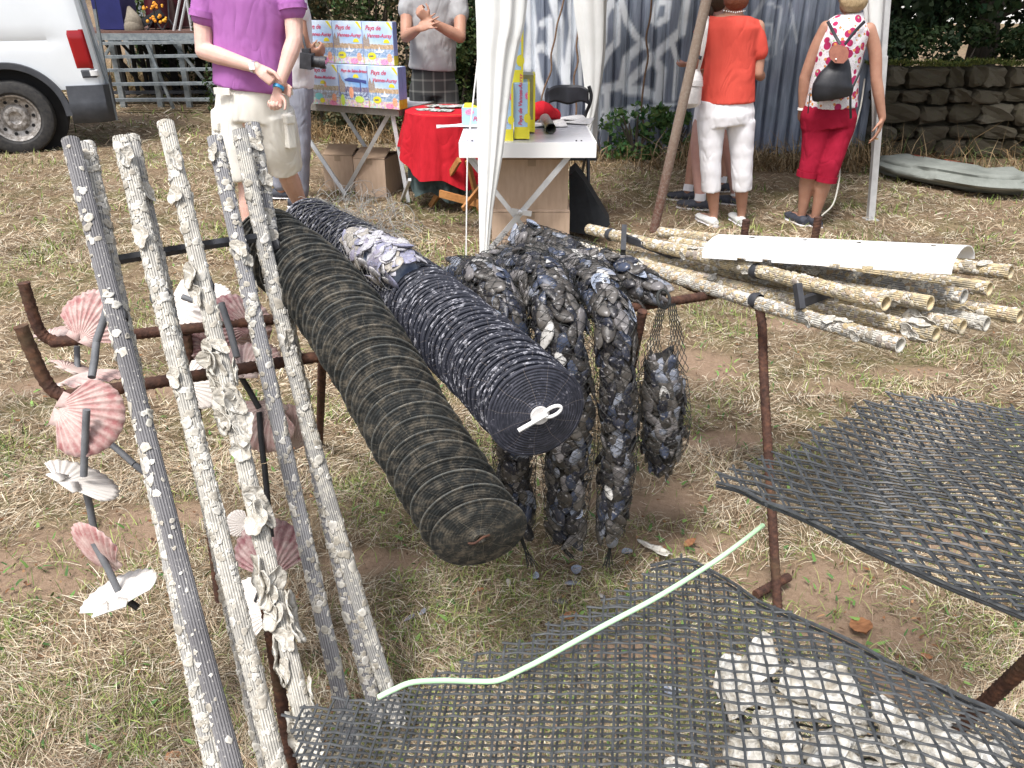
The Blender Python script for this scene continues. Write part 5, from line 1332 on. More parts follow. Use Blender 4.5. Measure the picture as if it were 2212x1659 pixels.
limb(b, [Y(1627, 60, YR), Y(1636, 85, 5.69), Y(1640, 112, 5.69)], [.056, .056, .056]); limb(b, [Y(1530, 58, YR), Y(1520, 75, 5.71), Y(1515, 90, 5.71)], [.056, .056, .054]); remesh(b, 'top', M_coral, p4, .009, 4, .003, 8, (1.2, 1, 1))
b = MB(); limb(b, [Y(1568, 212, YR), Y(1567, 245, YR), Y(1567, 268, YR)], [(.172, .135), (.190, .15), (.185, .14)], 22, flat=(0, 1, 0))
limb(b, [Y(1536, 262, YR), Y(1535, 340, 5.69), Y(1536, 412, 5.70)], [(.094, .11), (.073, .085), (.064, .075)], 18, flat=(0, 1, 0)); limb(b, [Y(1600, 262, YR), Y(1602, 340, 5.69), Y(1603, 410, 5.70)], [(.094, .11), (.073, .085), (.066, .075)], 18, flat=(0, 1, 0)); remesh(b, 'cropped_trousers', M_white_c, p4, .0085, 3, .003, 10, (1, 1, 2))
for f, dx, dy in ((al, -.07, .16), (ar, -.02, .17)): shoe('shoe', f + Vector((0, -.05, -.05)), f + Vector((dx, dy, -.05)), M_shoe_w, p4, .042, .055)
b = MB(); c_ = Y(1587, 27, 5.64)
for a in range(-5, 6): b.ball(c_ + Vector((a * .013, .004 * a * a * .3 - .02, .002 * abs(a))), .0045, 6, 4)
b.build('necklace', M_white, p4)
hb = thing('handbag', 'off white leather handbag hanging by two flat straps under her left arm', 'handbag', at_y(1498, 225, 5.58))
M_bag = mat('bag_leather', (.56, .53, .52), (.66, .63, .61), 25, .5, .2)
b = MB(); c_ = at_y(1497, 200, 5.60)
b.tube([at_y(1495, 231, 5.6), at_y(1494, 222, 5.6), at_y(1498, 190, 5.6), at_y(1505, 165, 5.6), at_y(1508, 150, 5.6)], [(.045, .04), (.060, .06), (.055, .06), (.040, .04), (.012, .015)], 16, flat=(0, 1, 0)); b.build('bag_body', M_bag, hb)
b = MB(); b.tube([at_y(1499, 184, 5.6), at_y(1501, 172, 5.6)], [(.059, .064), (.052, .058)], 16, flat=(0, 1, 0)); b.build('bag_flap', M_bag, hb)
for k in (0, 1):
    b = MB(); pp = spline([at_y(1509, 152, 5.58), at_y(1514 + 2 * k, 125, 5.55), at_y(1519 + 4 * k, 90, 5.54), at_y(1523 + 5 * k, 50, 5.555), at_y(1527 + 4 * k, 36, 5.66)], 5); b.tube(pp, [(.0085, .003)] * len(pp), 6, flat=(0, 1, 0)); b.build('strap', M_bag, hb)
b = MB(); b.tube([at_y(1509, 128, 5.55), at_y(1512, 120, 5.55)], .016, 8); b.build('buckle', M_shoe_d, hb)
# ---------------------------------------------------------------- person mostly hidden behind her
YH = 6.35
p5 = thing('person', 'person with brown hair and black sneakers, mostly hidden behind the woman in coral', 'person', (at_y(1545, 200, YH).x, YH, 0))
b = MB(); limb(b, [Y(1548, 240, YH), Y(1550, 160, YH), Y(1548, 60, YH), Y(1546, 38, YH)], [(.14, .11), (.12, .1), (.15, .1), (.06, .05)], 16, flat=(0, 1, 0)); h5 = Y(1547, 10, YH) + Vector((0, 0, .03)); limb(b, [Y(1546, 40, YH), h5], [.048, .048]); head(b, h5, (.3, 1, 0), .95)
limb(b, [Y(1518, 60, YH), Y(1504, 125, 6.3), Y(1498, 128, 6.15)], [.042, .036, .026]); hand(b, Y(1498, 128, 6.15), (-.5, -.3, -.3), (0, .3, .5), 1, .6, .85); limb(b, [Y(1575, 60, YH), Y(1580, 130, YH), Y(1570, 170, 6.5)], [.042, .036, .026]); hand(b, Y(1570, 170, 6.5), (0, .8, .2), (-.5, 0, 0), 1, .6, .85)
q1 = Vector((Y(1483, 412, 6.5).x, 6.45, .08)); q2 = Vector((Y(1512, 432, 6.15).x, 6.15, .08)); q3 = Vector((Y(1590, 425, 6.3).x, 6.3, .08))
limb(b, [Y(1525, 240, YH), Y(1508, 320, 6.25), q2], [.085, .055, .036]); limb(b, [Y(1565, 240, YH), Y(1575, 320, 6.3), q3], [.085, .055, .036]); 
remesh(b, 'body', m_skin('skin_pink', (.45, .25, .21), (.52, .31, .26), (.5, .22, .2)), p5, .010, 2); face_parts(h5, (.3, 1, 0), p5, .95)
b = MB(); b.ball(h5 + Vector((-.01, -.02, .02)), (.09, .10, .10), 14, 8); b.ball(h5 + Vector((-.055, -.06, -.07)), (.03, .03, .06), 10, 6); b.build('hair', M_hair_d, p5)
b = MB(); limb(b, [Y(1548, 215, YH), Y(1550, 150, YH), Y(1548, 60, YH), Y(1546, 42, YH)], [(.16, .13), (.14, .12), (.165, .12), (.07, .06)], 16, flat=(0, 1, 0)); remesh(b, 'shirt', M_coral, p5, .012, 3, .003)
b = MB(); limb(b, [Y(1550, 205, YH), Y(1550, 240, YH)], [(.16, .13), (.17, .14)], 16, flat=(0, 1, 0)); limb(b, [Y(1530, 235, YH), Y(1522, 268, 6.32)], [.10, .09]); limb(b, [Y(1570, 235, YH), Y(1575, 262, 6.32)], [.10, .09]); remesh(b, 'shorts', M_white_c, p5, .012, 3, .003)
for f in (q2, q3):
    shoe('sneaker', f + Vector((.05, -.03, -.035)), f + Vector((-.14, .10, -.045)), M_shoe_d, p5, .045); b = MB(); b.tube([f + Vector((0, 0, 0)), f + Vector((0, 0, .05))], [.043, .040], 12); b.build('sock', M_white_c, p5)
# one more pair of legs steps out behind her
p6 = thing('person', 'slim person stepping away in black sneakers, seen only as a shin and shoe', 'person', (q1.x, q1.y, 0))
b = MB(); zc = Vector((q1.x + .25, 6.75, 0))
limb(b, [zc + Vector((0, 0, .85)), zc + Vector((0, 0, 1.1)), zc + Vector((0, 0, 1.30))], [(.13, .1), (.12, .1), (.06, .05)], 14, flat=(0, 1, 0)); limb(b, [zc + Vector((0, 0, 1.30)), zc + Vector((0, 0, 1.44))], [.045, .05]); head(b, zc + Vector((0, 0, 1.46)), (.3, 1, 0), .9)
for sg in (-1, 1): limb(b, [zc + Vector((sg * .14, 0, 1.27)), zc + Vector((sg * .17, .02, 1.02)), zc + Vector((sg * .12, .16, .92))], [.036, .032, .024]); hand(b, zc + Vector((sg * .12, .16, .92)), (0, .8, .2), (0, 0, .5), sg, .6, .8)
limb(b, [zc + Vector((-.06, 0, .85)), Vector((q1.x + .07, 6.6, .48)), q1], [.08, .052, .034]); limb(b, [zc + Vector((.07, 0, .85)), zc + Vector((.08, .05, .46)), zc + Vector((.08, .0, .08))], [.08, .052, .034])
remesh(b, 'body', M_skin_tan, p6, .011, 2); face_parts(zc + Vector((0, 0, 1.46)), (.3, 1, 0), p6, .9)
b = MB(); b.ball(zc + Vector((0, -.02, 1.49)), (.085, .095, .09), 12, 8); b.build('hair', M_hair_d, p6)
b = MB(); limb(b, [zc + Vector((0, 0, .80)), zc + Vector((0, 0, 1.1)), zc + Vector((0, 0, 1.30))], [(.15, .12), (.14, .12), (.09, .07)], 14, flat=(0, 1, 0)); remesh(b, 'dress', M_jean, p6, .013, 2)
b = MB(); limb(b, [zc + Vector((0, 0, .56)), zc + Vector((0, 0, .85))], [(.17, .14), (.14, .12)], 14, flat=(0, 1, 0)); remesh(b, 'skirt', M_jean, p6, .013, 2)
for f in (q1, zc + Vector((.08, 0, .08))): shoe('sneaker', f + Vector((.05, -.02, -.035)), f + Vector((-.14, .06, -.045)), M_shoe_d, p6, .045); b = MB(); b.tube([f, f + Vector((.006, .01, .05))], [.040, .038], 12); b.build('sock', M_white_c, p6)
# ---------------------------------------------------------------- woman with the backpack
YF = 5.75
p7 = thing('person', 'woman in sleeveless floral blouse and crimson cropped trousers wearing a small backpack', 'person', (at_y(1780, 260, YF).x, YF, 0))
F7 = Vector((-.15, 1, 0))
b = MB()
limb(b, [Y(1795, 250, YF), Y(1803, 190, YF), Y(1814, 110, YF), Y(1830, 62, YF), Y(1836, 40, YF)], [(.16, .12), (.135, .10), (.145, .11), (.15, .09), (.055, .05)], 18, flat=(0, 1, 0))
h7 = Y(1842, -8, YF) + Vector((.0, .02, .0)); limb(b, [Y(1836, 48, YF), Y(1839, 20, YF), h7], [.052, .047, .05]); head(b, h7, F7, .98)
e1_, w1_ = Y(1893, 172, 5.72), Y(1906, 256, 5.72)
limb(b, [Y(1877, 64, YF), Y(1890, 110, 5.74), e1_], [.044, .042, .036]); limb(b, [e1_, e1_.lerp(w1_, .35), w1_], [.037, .037, .024]); hand(b, w1_, (-.12, -.05, -1), (-.8, .5, 0), -1, .25, .95)
e2_, w2_ = Y(1738, 168, 5.78), Y(1732, 236, 5.80)
limb(b, [Y(1785, 60, YF), Y(1762, 105, 5.76), e2_], [.044, .041, .035]); limb(b, [e2_, e2_.lerp(w2_, .4), w2_], [.036, .035, .023]); hand(b, w2_, (.25, .35, -1), (.8, .5, 0), 1, .5, .92)
al = Vector((Y(1730, 476, 5.75).x, 5.75, .08)); ar = Vector((Y(1759, 480, 5.70).x, 5.70, .08))
kl = Y(1748, 365, 5.70); kr = Y(1785, 370, 5.66)
limb(b, [Y(1768, 265, YF), kl, kl.lerp(al, .38), al], [.085, .052, .052, .029]); limb(b, [Y(1812, 265, YF), kr, kr.lerp(ar, .38), ar], [.085, .052, .052, .029])
for f in (al, ar): limb(b, [f + Vector((0, 0, -.03)), f + Vector((-.02, .13, -.045))], [.03, .026])
remesh(b, 'body', M_skin_tan, p7, .0075, 2); face_parts(h7, F7, p7, .98)
b = MB(); b.ball(h7 + Vector((0, -.02, .03)), (.094, .105, .105), 16, 10); b.ball(h7 + Vector((0, -.055, -.03)), (.088, .065, .068), 14, 8); remesh(b, 'hair', M_hair_b, p7, .009, 1, .004, 70, (2, 2, .6))
b = MB(); limb(b, [Y(1795, 232, YF), Y(1799, 200, YF), Y(1806, 150, YF), Y(1815, 105, YF), Y(1829, 62, YF), Y(1837, 36, YF), Y(1838, 28, YF)], [(.172, .14), (.162, .13), (.15, .125), (.155, .13), (.148, .11), (.085, .08), (.068, .062)], 24, flat=(0, 1, 0)); remesh(b, 'blouse', M_floral, p7, .0085, 4, .0025, 9)
b = MB(); limb(b, [Y(1795, 226, YF), Y(1790, 250, YF), Y(1789, 272, YF)], [(.158, .13), (.185, .15), (.182, .145)], 22, flat=(0, 1, 0))
limb(b, [Y(1766, 268, YF), Y(1757, 330, 5.72), Y(1745, 376, 5.70)], [(.098, .115), (.078, .09), (.066, .075)], 18, flat=(0, 1, 0)); limb(b, [Y(1816, 268, YF), Y(1799, 330, 5.68), Y(1784, 386, 5.66)], [(.098, .115), (.078, .09), (.066, .075)], 18, flat=(0, 1, 0)); remesh(b, 'cropped_trousers', M_crim, p7, .0085, 3, .003, 10)
for (p, q) in ((Y(1746, 370, 5.70), Y(1743, 382, 5.70)), (Y(1786, 380, 5.66), Y(1783, 392, 5.66))):
    b = MB(); b.tube([p, q], [(.073, .08), (.072, .078)], 20, flat=(0, 1, 0)); b.build('turned_cuff', M_crim, p7)
for f in (al, ar): shoe('shoe', f + Vector((.01, -.06, -.045)), f + Vector((-.04, .17, -.045)), M_shoe_d, p7, .045, .06)
b = MB(); b.tube([w2_ + Vector((0, 0, .01)), w2_ + Vector((0, 0, -.005))], .028, 14); b.build('bracelet', M_white, p7)
b = MB(); b.tube([w1_ + Vector((-.02, -.02, -.125)), w1_ + Vector((-.02, -.02, -.131))], .0105, 10); b.build('ring', mat('gold', (.7, .45, .12), (.8, .55, .2), 10, .3, 0, 1), p7)
bp = thing('backpack', 'small black nylon backpack with a brown leather flap on the floral blouse', 'backpack', at_y(1800, 210, 5.6))
M_nyl = mat('black_nylon', (.008, .009, .012), (.02, .021, .027), 8, .55, .3, bscale=14, bdist=.01); M_brown = mat('brown_leather', (.20, .065, .04), (.27, .10, .06), 25, .55, .15)
b = MB(); limb(b, [at_y(1798, 212, 5.56), at_y(1800, 185, 5.55), at_y(1811, 150, 5.57), at_y(1816, 122, 5.60)], [(.128, .055), (.135, .07), (.085, .055), (.045, .035)], 18, flat=(0, 1, 0)); remesh(b, 'bag_body', M_nyl, bp, .010, 3, .004, 9)
b = MB(); f_ = [at_y(*q) for q in ((1812, 97, 5.52), (1829, 102, 5.52), (1834, 112, 5.505), (1831, 128, 5.49), (1822, 137, 5.485), (1804, 136, 5.485), (1793, 126, 5.495), (1791, 112, 5.505), (1798, 101, 5.52))]; b.prism(f_, (0, .012, .002)); b.build('flap', M_brown, bp)
b = MB(); b.ball(at_y(1806, 128, 5.484), .006, 8, 6); b.build('snap_button', M_white, bp)
for pts in ([(1815, 96, 5.56), (1803, 75, 5.60), (1788, 46, 5.63)], [(1825, 96, 5.56), (1845, 70, 5.60), (1868, 46, 5.64)], [(1838, 196, 5.56), (1855, 160, 5.6), (1866, 130, 5.66)], [(1837, 205, 5.53), (1837, 230, 5.54), (1838, 256, 5.56)], [(1750, 200, 5.55), (1748, 220, 5.56), (1745, 245, 5.57)]):
    b = MB(); pp = spline([at_y(*q) for q in pts], 5); wd = .010 if pts[0][1] < 100 else (.004 if pts[0][0] < 1760 else .008); b.tube(pp, [(wd, .003)] * len(pp), 6, flat=(0, 1, 0)); b.build('strap', M_nyl, bp)
# ================================================================== MARKET STUFF
M_alu = mat('aluminium', (.52, .53, .54), (.62, .63, .64), 18, .4, .05, .35)
M_tabletop = mat('slatted_table_top', (.58, .58, .63), (.68, .68, .73), 6, .28, .05, .2, stretch=(1, 14, 1))
M_card = mat('cardboard', (.44, .32, .23), (.50, .37, .27), 14, .9, .1, stretch=(3, 3, .6))
M_card_in = mat('cardboard_inner', (.34, .24, .165), (.40, .29, .20), 14, .9, .1)
M_redcloth = m_cloth('red_cloth', (.40, .012, .020), (.50, .018, .030))
M_wood = mat('varnished_wood', (.33, .145, .045), (.46, .22, .075), 8, .5, .15, stretch=(1, 8, 8))
M_yellow = mat('yellow_card', (.74, .66, .035), (.80, .72, .05), 5, .5); M_yellow_b = mat('mustard_card', (.45, .36, .02), (.52, .42, .03), 5, .6)
M_blue_c = mat('light_blue_card', (.33, .53, .78), (.45, .63, .84), 4, .45); M_spine = mat('violet_blue_card', (.20, .25, .50), (.26, .31, .56), 5, .6)
M_ink = mat('red_print', (.60, .06, .14), (.66, .09, .18), 9, .5); M_pink = mat('pink_print', (.78, .16, .36), (.85, .38, .52), 120, .5, lo=.45, hi=.55)
M_orange = mat('orange_print', (.80, .30, .16), (.86, .46, .30), 120, .5, lo=.45, hi=.55); M_lime = mat('lime_print', (.50, .66, .08), (.56, .72, .12), 9, .5); M_teal = mat('teal_print', (.20, .58, .58), (.26, .64, .64), 9, .5)
M_navy = mat('navy_print', (.05, .07, .25), (.09, .11, .33), 9, .5); M_stone_p = mat('castle_print', (.30, .24, .20), (.42, .36, .33), 150, .6, lo=.45, hi=.55); M_whitep = mat('white_print', (.78, .80, .82), (.85, .86, .87), 9, .5)
def m_print(name, sky, mid, low, spotty=1.0):
    t = NT(name); sp = t.n('SeparateXYZ'); t.l(t.obj(), sp.inputs[0]); z = sp.outputs[2]
    n = t.noise(55, 4, .7); cl = t.noise(9, 3, .5)
    skyc = t.mix(t.ramp(cl, [(.40, 0.0), (.65, .8)]), sky, (.72, .80, .88))
    nn = t.math('ADD', z, t.math('MULTIPLY', t.math('SUBTRACT', n, .5), .022))
    town = t.ramp(n, [(.35, mid), (.55, tuple(x * 1.6 for x in mid[:3])), (.7, (.75, .72, .66))])
    water = t.ramp(n, [(.42, low), (.56, (.45, .55, .70)), (.64, (.82, .84, .86))])
    v = t.vor(85, 'F1', out='Color'); flo = t.mix(.55, v, (.80, .62, .55))
    c = t.mix(t.math('GREATER_THAN', nn, .050), flo, water)
    c = t.mix(t.math('GREATER_THAN', nn, .108), c, town); c = t.mix(t.math('GREATER_THAN', nn, .140), c, skyc)
    t.base(c); t.set(.32, spec=.4); return t.m
M_pr_a = m_print('harbour_print', (.42, .60, .84), (.36, .26, .17), (.20, .32, .50)); M_pr_b = m_print('abbey_print', (.50, .60, .78), (.33, .28, .20), (.35, .30, .26)); M_pr_c = m_print('viaduct_print', (.22, .42, .75), (.16, .14, .20), (.09, .10, .22))
def text(parent, s, loc, size, m, rot=(math.pi / 2, 0, 0), shear=.25, name='title_text', align='LEFT', sx=1.0):
    cu = bpy.data.curves.new(name, 'FONT'); cu.body = s; cu.size = size; cu.shear = shear; cu.extrude = .0006; cu.align_x = align; cu.offset = .0006
    cu.materials.append(m); tmp = bpy.data.objects.new('tmp', cu); me = bpy.data.meshes.new_from_object(tmp.evaluated_get(bpy.context.evaluated_depsgraph_get())) if False else txt_mesh(cu); me.name = name; o = link(name, me, parent); o.location = loc; o.rotation_euler = rot; o.scale = (sx, 1, 1); return o
def txt_mesh(cu):
    tmp = bpy.data.objects.new('tmp', cu); COL.objects.link(tmp); dg = bpy.context.evaluated_depsgraph_get(); me = bpy.data.meshes.new_from_object(tmp.evaluated_get(dg)); bpy.data.objects.remove(tmp); bpy.data.curves.remove(cu); return me
def disc_flat(b, cx, cz, rx, rz, y, n=20, half=False):
    pts = [(cx + rx * math.cos(a), y, cz + rz * math.sin(a)) for a in [math.pi * (1 if half else 2) * i / n for i in range(n + (1 if half else 0))]]
    b.prism(pts[::-1], (0, .001, 0))
BW, BH, BD = .262, .292, .052
def puzzle_box(label, loc, rz, kind, lines):
    t_ = thing('puzzle_box', label, 'puzzle box', loc, 'puzzle boxes displayed on the far table', rz)
    b = MB(); b.box((BW / 2, BD / 2, BH / 2), (BW - .004, BD, BH - .003)); b.build('carton', {'a': M_pr_a, 'b': M_pr_b, 'c': M_pr_c}[kind], t_, smooth=False, local=True)
    b = MB(); b.box((BW + .0, BD / 2, BH * .61), (.004, BD - .002, BH * .76)); b.build('spine', M_spine, t_, smooth=False, local=True)
    b = MB(); b.box((BW + .0, BD / 2, BH * .115), (.004, BD - .002, BH * .22)); b.build('spine_foot', M_yellow_b, t_, smooth=False, local=True)
    y = -.0012
    for q, (s, x, z, sz) in enumerate(lines): text(t_, s, (x, y, z), sz, M_ink)
    b = MB(); disc_flat(b, .205 if kind == 'a' else .12 if kind == 'b' else .16, .150 if kind != 'c' else .205, .026, .026, y, 14, True); b.build('sun_print', M_yellow, t_, smooth=False, local=True)
    if kind != 'c': b = MB(); b.prism([(BW - .055, y, BH - .003), (BW - .03, y, BH - .003), (BW - .004, y, BH - .042), (BW - .004, y, BH - .06)], (0, .001, 0)); b.build('ribbon_print', M_yellow, t_, smooth=False, local=True)
    if kind == 'a':
        b = MB(); disc_flat(b, .073, .060, .036, .025, y - .0004); b.build('badge', M_yellow, t_, smooth=False, local=True)
        text(t_, 'puzzle', (.050, y - .001, .056), .014, M_navy, name='badge_text')
        b = MB()
        b.prism([(.004, y, .13), (.058, y, .125), (.058, y, .168), (.046, y, .200), (.034, y, .168), (.032, y, .176), (.018, y, .212), (.004, y, .176)], (0, .001, 0))
        b.build('castle_print', M_stone_p, t_, smooth=False, local=True)
        b = MB(); b.prism([(.105, y, .083), (.165, y, .083), (.180, y, .097), (.150, y, .099), (.140, y, .128), (.133, y, .098), (.112, y, .095)], (0, .001, 0)); b.build('boat_print', M_whitep, t_, smooth=False, local=True)
        b = MB(); disc_flat(b, .18, .022, .034, .020, y); b.build('flower_print', M_pink, t_, smooth=False, local=True)
        b = MB(); disc_flat(b, .225, .050, .020, .030, y); b.build('flower_print', M_orange, t_, smooth=False, local=True)
    elif kind == 'b':
        b = MB(); disc_flat(b, .073, .060, .036, .025, y - .0004); b.build('badge', M_teal, t_, smooth=False, local=True)
        b = MB(); disc_flat(b, .102, .032, .022, .018, y - .0006); b.build('badge', M_yellow, t_, smooth=False, local=True)
        b = MB(); disc_flat(b, .20, .018, .034, .018, y); b.build('flower_print', M_pink, t_, smooth=False, local=True)
        b = MB(); disc_flat(b, .215, .055, .020, .032, y); b.build('flower_print', M_orange, t_, smooth=False, local=True)
        b = MB(); b.prism([(.13, y, .13), (.15, y, .13), (.15, y, .160), (.14, y, .172), (.13, y, .160)], (0, .001, 0)); b.build('abbey_print', M_orange, t_, smooth=False, local=True)
    else:
        b = MB(); b.prism([(.055, y, .192), (.10, y, .205), (.25, y, .190), (.25, y, .165), (.20, y, .176), (.20, y, .11), (.192, y, .11), (.190, y, .172), (.085, y, .178), (.06, y, .18)], (0, .001, 0)); b.build('viaduct_print', M_navy, t_, smooth=False, local=True)
        b = MB(); b.prism([(.006, y, .10), (.055, y, .10), (.058, y, .16), (.035, y, .185), (.012, y, .235), (.006, y, .235)], (0, .001, 0)); b.build('tower_print', M_stone_p, t_, smooth=False, local=True)
        b = MB(); disc_flat(b, .18, .055, .040, .024, y - .0004); b.build('badge', M_lime, t_, smooth=False, local=True)
        b = MB(); disc_flat(b, .11, .10, .020, .040, y); b.build('coral_print', M_orange, t_, smooth=False, local=True)
        b = MB(); disc_flat(b, .028, .045, .018, .040, y); b.build('green_print', M_lime, t_, smooth=False, local=True)
    return t_
VAN = [('Pays de', .028, .235, .044), ('Vannes-Auray', .040, .186, .037)]
pr = at_h(860, 234, .715); pl = at_h(640, 219, .715); ex = (pr - pl); ex.z = 0; ex.normalize(); ey = Vector((-ex.y, ex.x, 0)); RZ = math.atan2(ex.y, ex.x)
T1 = .70
names = {0: 'rightmost of the front row, castle and yellow oval', 1: 'middle of the front row, with viaduct and lime oval', 2: 'leftmost of the front row, with a teal oval'}
kinds = [('a', VAN), ('c', [('Pays de Saint-Brieuc', .030, .243, .0285)]), ('b', [('Pays de', .028, .235, .042), ('Basse-Morbihan', .045, .188, .030)])]
org = Vector((pr.x, pr.y, T1 + .002)) + ey * .02
for i in range(3):
    k, ln = kinds[i]
    puzzle_box('puzzle box with coast pictures, ' + names[i], org - ex * (BW * (i + 1) + .002 * i), RZ, k, ln)
for i in range(3): puzzle_box('plain spine puzzle box stood directly behind the ' + ('rightmost', 'middle', 'leftmost')[i] + ' front row box', org - ex * (BW * (i + 1) + .002 * i) + ey * (BD + .002), RZ, 'a', VAN)
for i in range(3):
    puzzle_box('castle picture puzzle box in the upper row, ' + ('right end', 'centre', 'left end beside the camera')[i], org - ex * (BW * (i + 1) + .002 * i + .065) + ey * (BD + .012) + Vector((0, 0, BH + .002)), RZ, 'a', VAN)
# ---- far table
def camp_table(name, label, c, ex, ey, L, W_, h, legs, group=None, slats=9, top=None, rim=None, rimh=.045):
    t_ = thing(name, label, 'table', (c.x, c.y, 0), group)
    for i in range(slats):
        b = MB(); y0 = -W_ / 2 + W_ * (i + .5) / slats; a = Vector((c.x, c.y, h - .006)) + ey * y0
        b.bar(a - ex * (L / 2 - .01), a + ex * (L / 2 - .01), W_ / slats - .003, .012); b.build('slat', top or M_tabletop, t_, smooth=False)
    for s in (-1, 1):
        b = MB(); a = Vector((c.x, c.y, h - rimh / 2)) + ey * s * W_ / 2; b.bar(a - ex * L / 2, a + ex * L / 2, .016, rimh); b.build('rim', rim or M_alu, t_, smooth=False)
        b = MB(); a = Vector((c.x, c.y, h - rimh / 2)) + ex * s * (L / 2 - .004); b.bar(a - ey * (W_ / 2 - .01), a + ey * (W_ / 2 - .01), .014, rimh - .004); b.build('rim', rim or M_alu, t_, smooth=False)
    for (p, q) in legs:
        b = MB(); b.bar(p, q, .030, .018, up=(0, 1, 0)); b.build('leg', M_alu, t_, smooth=False)
    return t_
rc = at_h(862, 236, T1); cen = rc - ex * .58 + ey * .32
def loc1(x, y, z): return cen + ex * x + ey * y + Vector((0, 0, z - cen.z))
camp_table('folding_table', 'long grey folding table carrying the upright puzzle boxes', cen, ex, ey, 1.16, .64, T1,
           [(loc1(-.48, -.30, .66), loc1(.02, -.30, .01)), (loc1(.50, -.29, .66), loc1(.95 - .35, -.29, .01)), (loc1(.46, -.27, .66), loc1(-.02, -.27, .01)), (loc1(-.48, .3, .66), loc1(.02, .3, .01)), (loc1(.50, .3, .66), loc1(.0, .3, .01))], rimh=.05, rim=mat('grey_rim', (.22, .20, .17), (.30, .28, .25), 20, .6))
b = MB()
# ---- cartons on the grass
def carton(label, p, sx_, sy_, sz_, rz, open_=True, group='brown cartons on the grass'):
    t_ = thing('cardboard_box', label, 'cardboard box', p, group, rz)
    b = MB(); b.box((sx_ / 2, sy_ / 2, sz_ / 2), (sx_, sy_, sz_)); b.build('walls', M_card, t_, smooth=False, local=True)
    for k, (s, a) in enumerate(((0, .32), (1, .12))):
        b = MB(); y0 = 0 if s == 0 else sy_; dy = (1 if s == 0 else -1) * sy_ * .5
        b.add([(0.002, y0, sz_ + .003), (sx_ - .002, y0, sz_ + .003), (sx_ - .002, y0 + dy * math.cos(a), sz_ + .004 + abs(dy) * math.sin(a)), (.002, y0 + dy * math.cos(a), sz_ + .004 + abs(dy) * math.sin(a)),
               (0.002, y0, sz_ + .007), (sx_ - .002, y0, sz_ + .007), (sx_ - .002, y0 + dy * math.cos(a), sz_ + .008 + abs(dy) * math.sin(a)), (.002, y0 + dy * math.cos(a), sz_ + .008 + abs(dy) * math.sin(a))],
              [(0, 1, 2, 3), (7, 6, 5, 4), (0, 4, 5, 1), (1, 5, 6, 2), (2, 6, 7, 3), (3, 7, 4, 0)]); b.build('flap', M_card_in if open_ else M_card, t_, smooth=False, local=True)
    b = MB(); b.box((sx_ / 2, -.001, sz_ - .02), (.05, .002, .04)); b.build('tape', mat('tape', (.30, .215, .15), (.34, .25, .17), 10, .4), t_, smooth=False, local=True)
    return t_
p1_ = at_h(703, 412, .0); carton('closed carton with raised flaps, left of its touching twin', (p1_.x, p1_.y, 0), .255, .36, .285, R(-10))
p2_ = at_h(769, 424, .0); carton('carton with raised flaps between its twin and the red cloth table', (p2_.x, p2_.y, 0), .26, .36, .295, R(-12))
# ---- table under red cloth
rt = thing('cloth_table', 'small round table hidden by a red cloth over wooden folding legs', 'table', at_h(960, 430, 0))
ct = at_h(958, 236, .70); ct.z = 0
b = MB(); b.tube([ct + Vector((0, 0, .675)), ct + Vector((0, 0, .695))], .27, 32); b.build('table_top', M_wood, rt)
b = MB()
f0, f1_ = at_h(1005, 462, 0), at_h(930, 446, 0)
for (p, q) in ((at_y(992, 345, 5.95), f1_), (at_y(1010, 346, 5.95), at_h(1038, 460, 0)), (at_y(960, 330, 6.4), at_h(1012, 478, 0) + Vector((0, .35, 0)))):
    m_ = MB(); m_.bar(p, q, .022, .04); m_.build('leg', M_wood, rt, smooth=False)
m_ = MB(); m_.bar(at_y(950, 418, 5.75), at_y(1035, 440, 5.6), .018, .05); m_.build('stretcher', M_wood, rt, smooth=False)
m_ = MB(); m_.bar(at_y(1000, 452, 5.5), at_y(1038, 405, 5.65), .018, .035); m_.build('leg', M_wood, rt, smooth=False)
m_ = MB(); m_.bar(at_h(868, 432, 0.01), at_y(885, 388, 5.95), .022, .02); m_.build('leg', M_alu, rt, smooth=False)
def drape(c, r0, ztop, hang, amp, nf, ph=0.0, seg=96, flare=.10, lo=None, hi=None):
    b = MB(); NR = 16; vs = []
    for i in range(NR + 1):
        t_ = i / NR
        for j in range(seg):
            th = 2 * math.pi * j / seg; h = hang(th)
            if t_ < .35: r = r0 * (t_ / .35); z = ztop
            else:
                k = (t_ - .35) / .65; fold = math.sin(nf * th + ph + .7 * math.sin(2 * th)) * .7 + .3 * math.sin(nf * 2.3 * th + 1)
                r = r0 + .006 + flare * k * .6 + amp * fold * k ** .8; z = ztop - .012 * min(1, k * 8) - h * k
            vs.append((c.x + r * math.cos(th), c.y + r * math.sin(th), z))
    fs = [(i * seg + j, i * seg + (j + 1) % seg, (i + 1) * seg + (j + 1) % seg, (i + 1) * seg + j) for i in range(NR) for j in range(seg)]
    b.add(vs, fs); n = len(vs); return b
def hang_(th): return .34 + .16 * math.cos(th - R(-62)) + .03 * math.sin(5 * th)
b = drape(ct, .275, .707, hang_, .028, 9); tc = b.build('tablecloth', M_redcloth); tag(tc, 'bright red cloth draped over the small round table', 'tablecloth')
M_pat = m_cloth('patterned_black_cloth', (.010, .014, .014), (.10, .14, .14), scale=60)
def hang2(th): return .46 + .14 * math.cos(th - R(-105)) + .05 * math.sin(4 * th)
b = drape(ct, .268, .700, hang2, .03, 8, 1.0, flare=-.02); b2 = b.build('under_cloth', M_pat); tag(b2, 'black patterned cloth hanging lower beneath the red tablecloth', 'cloth')
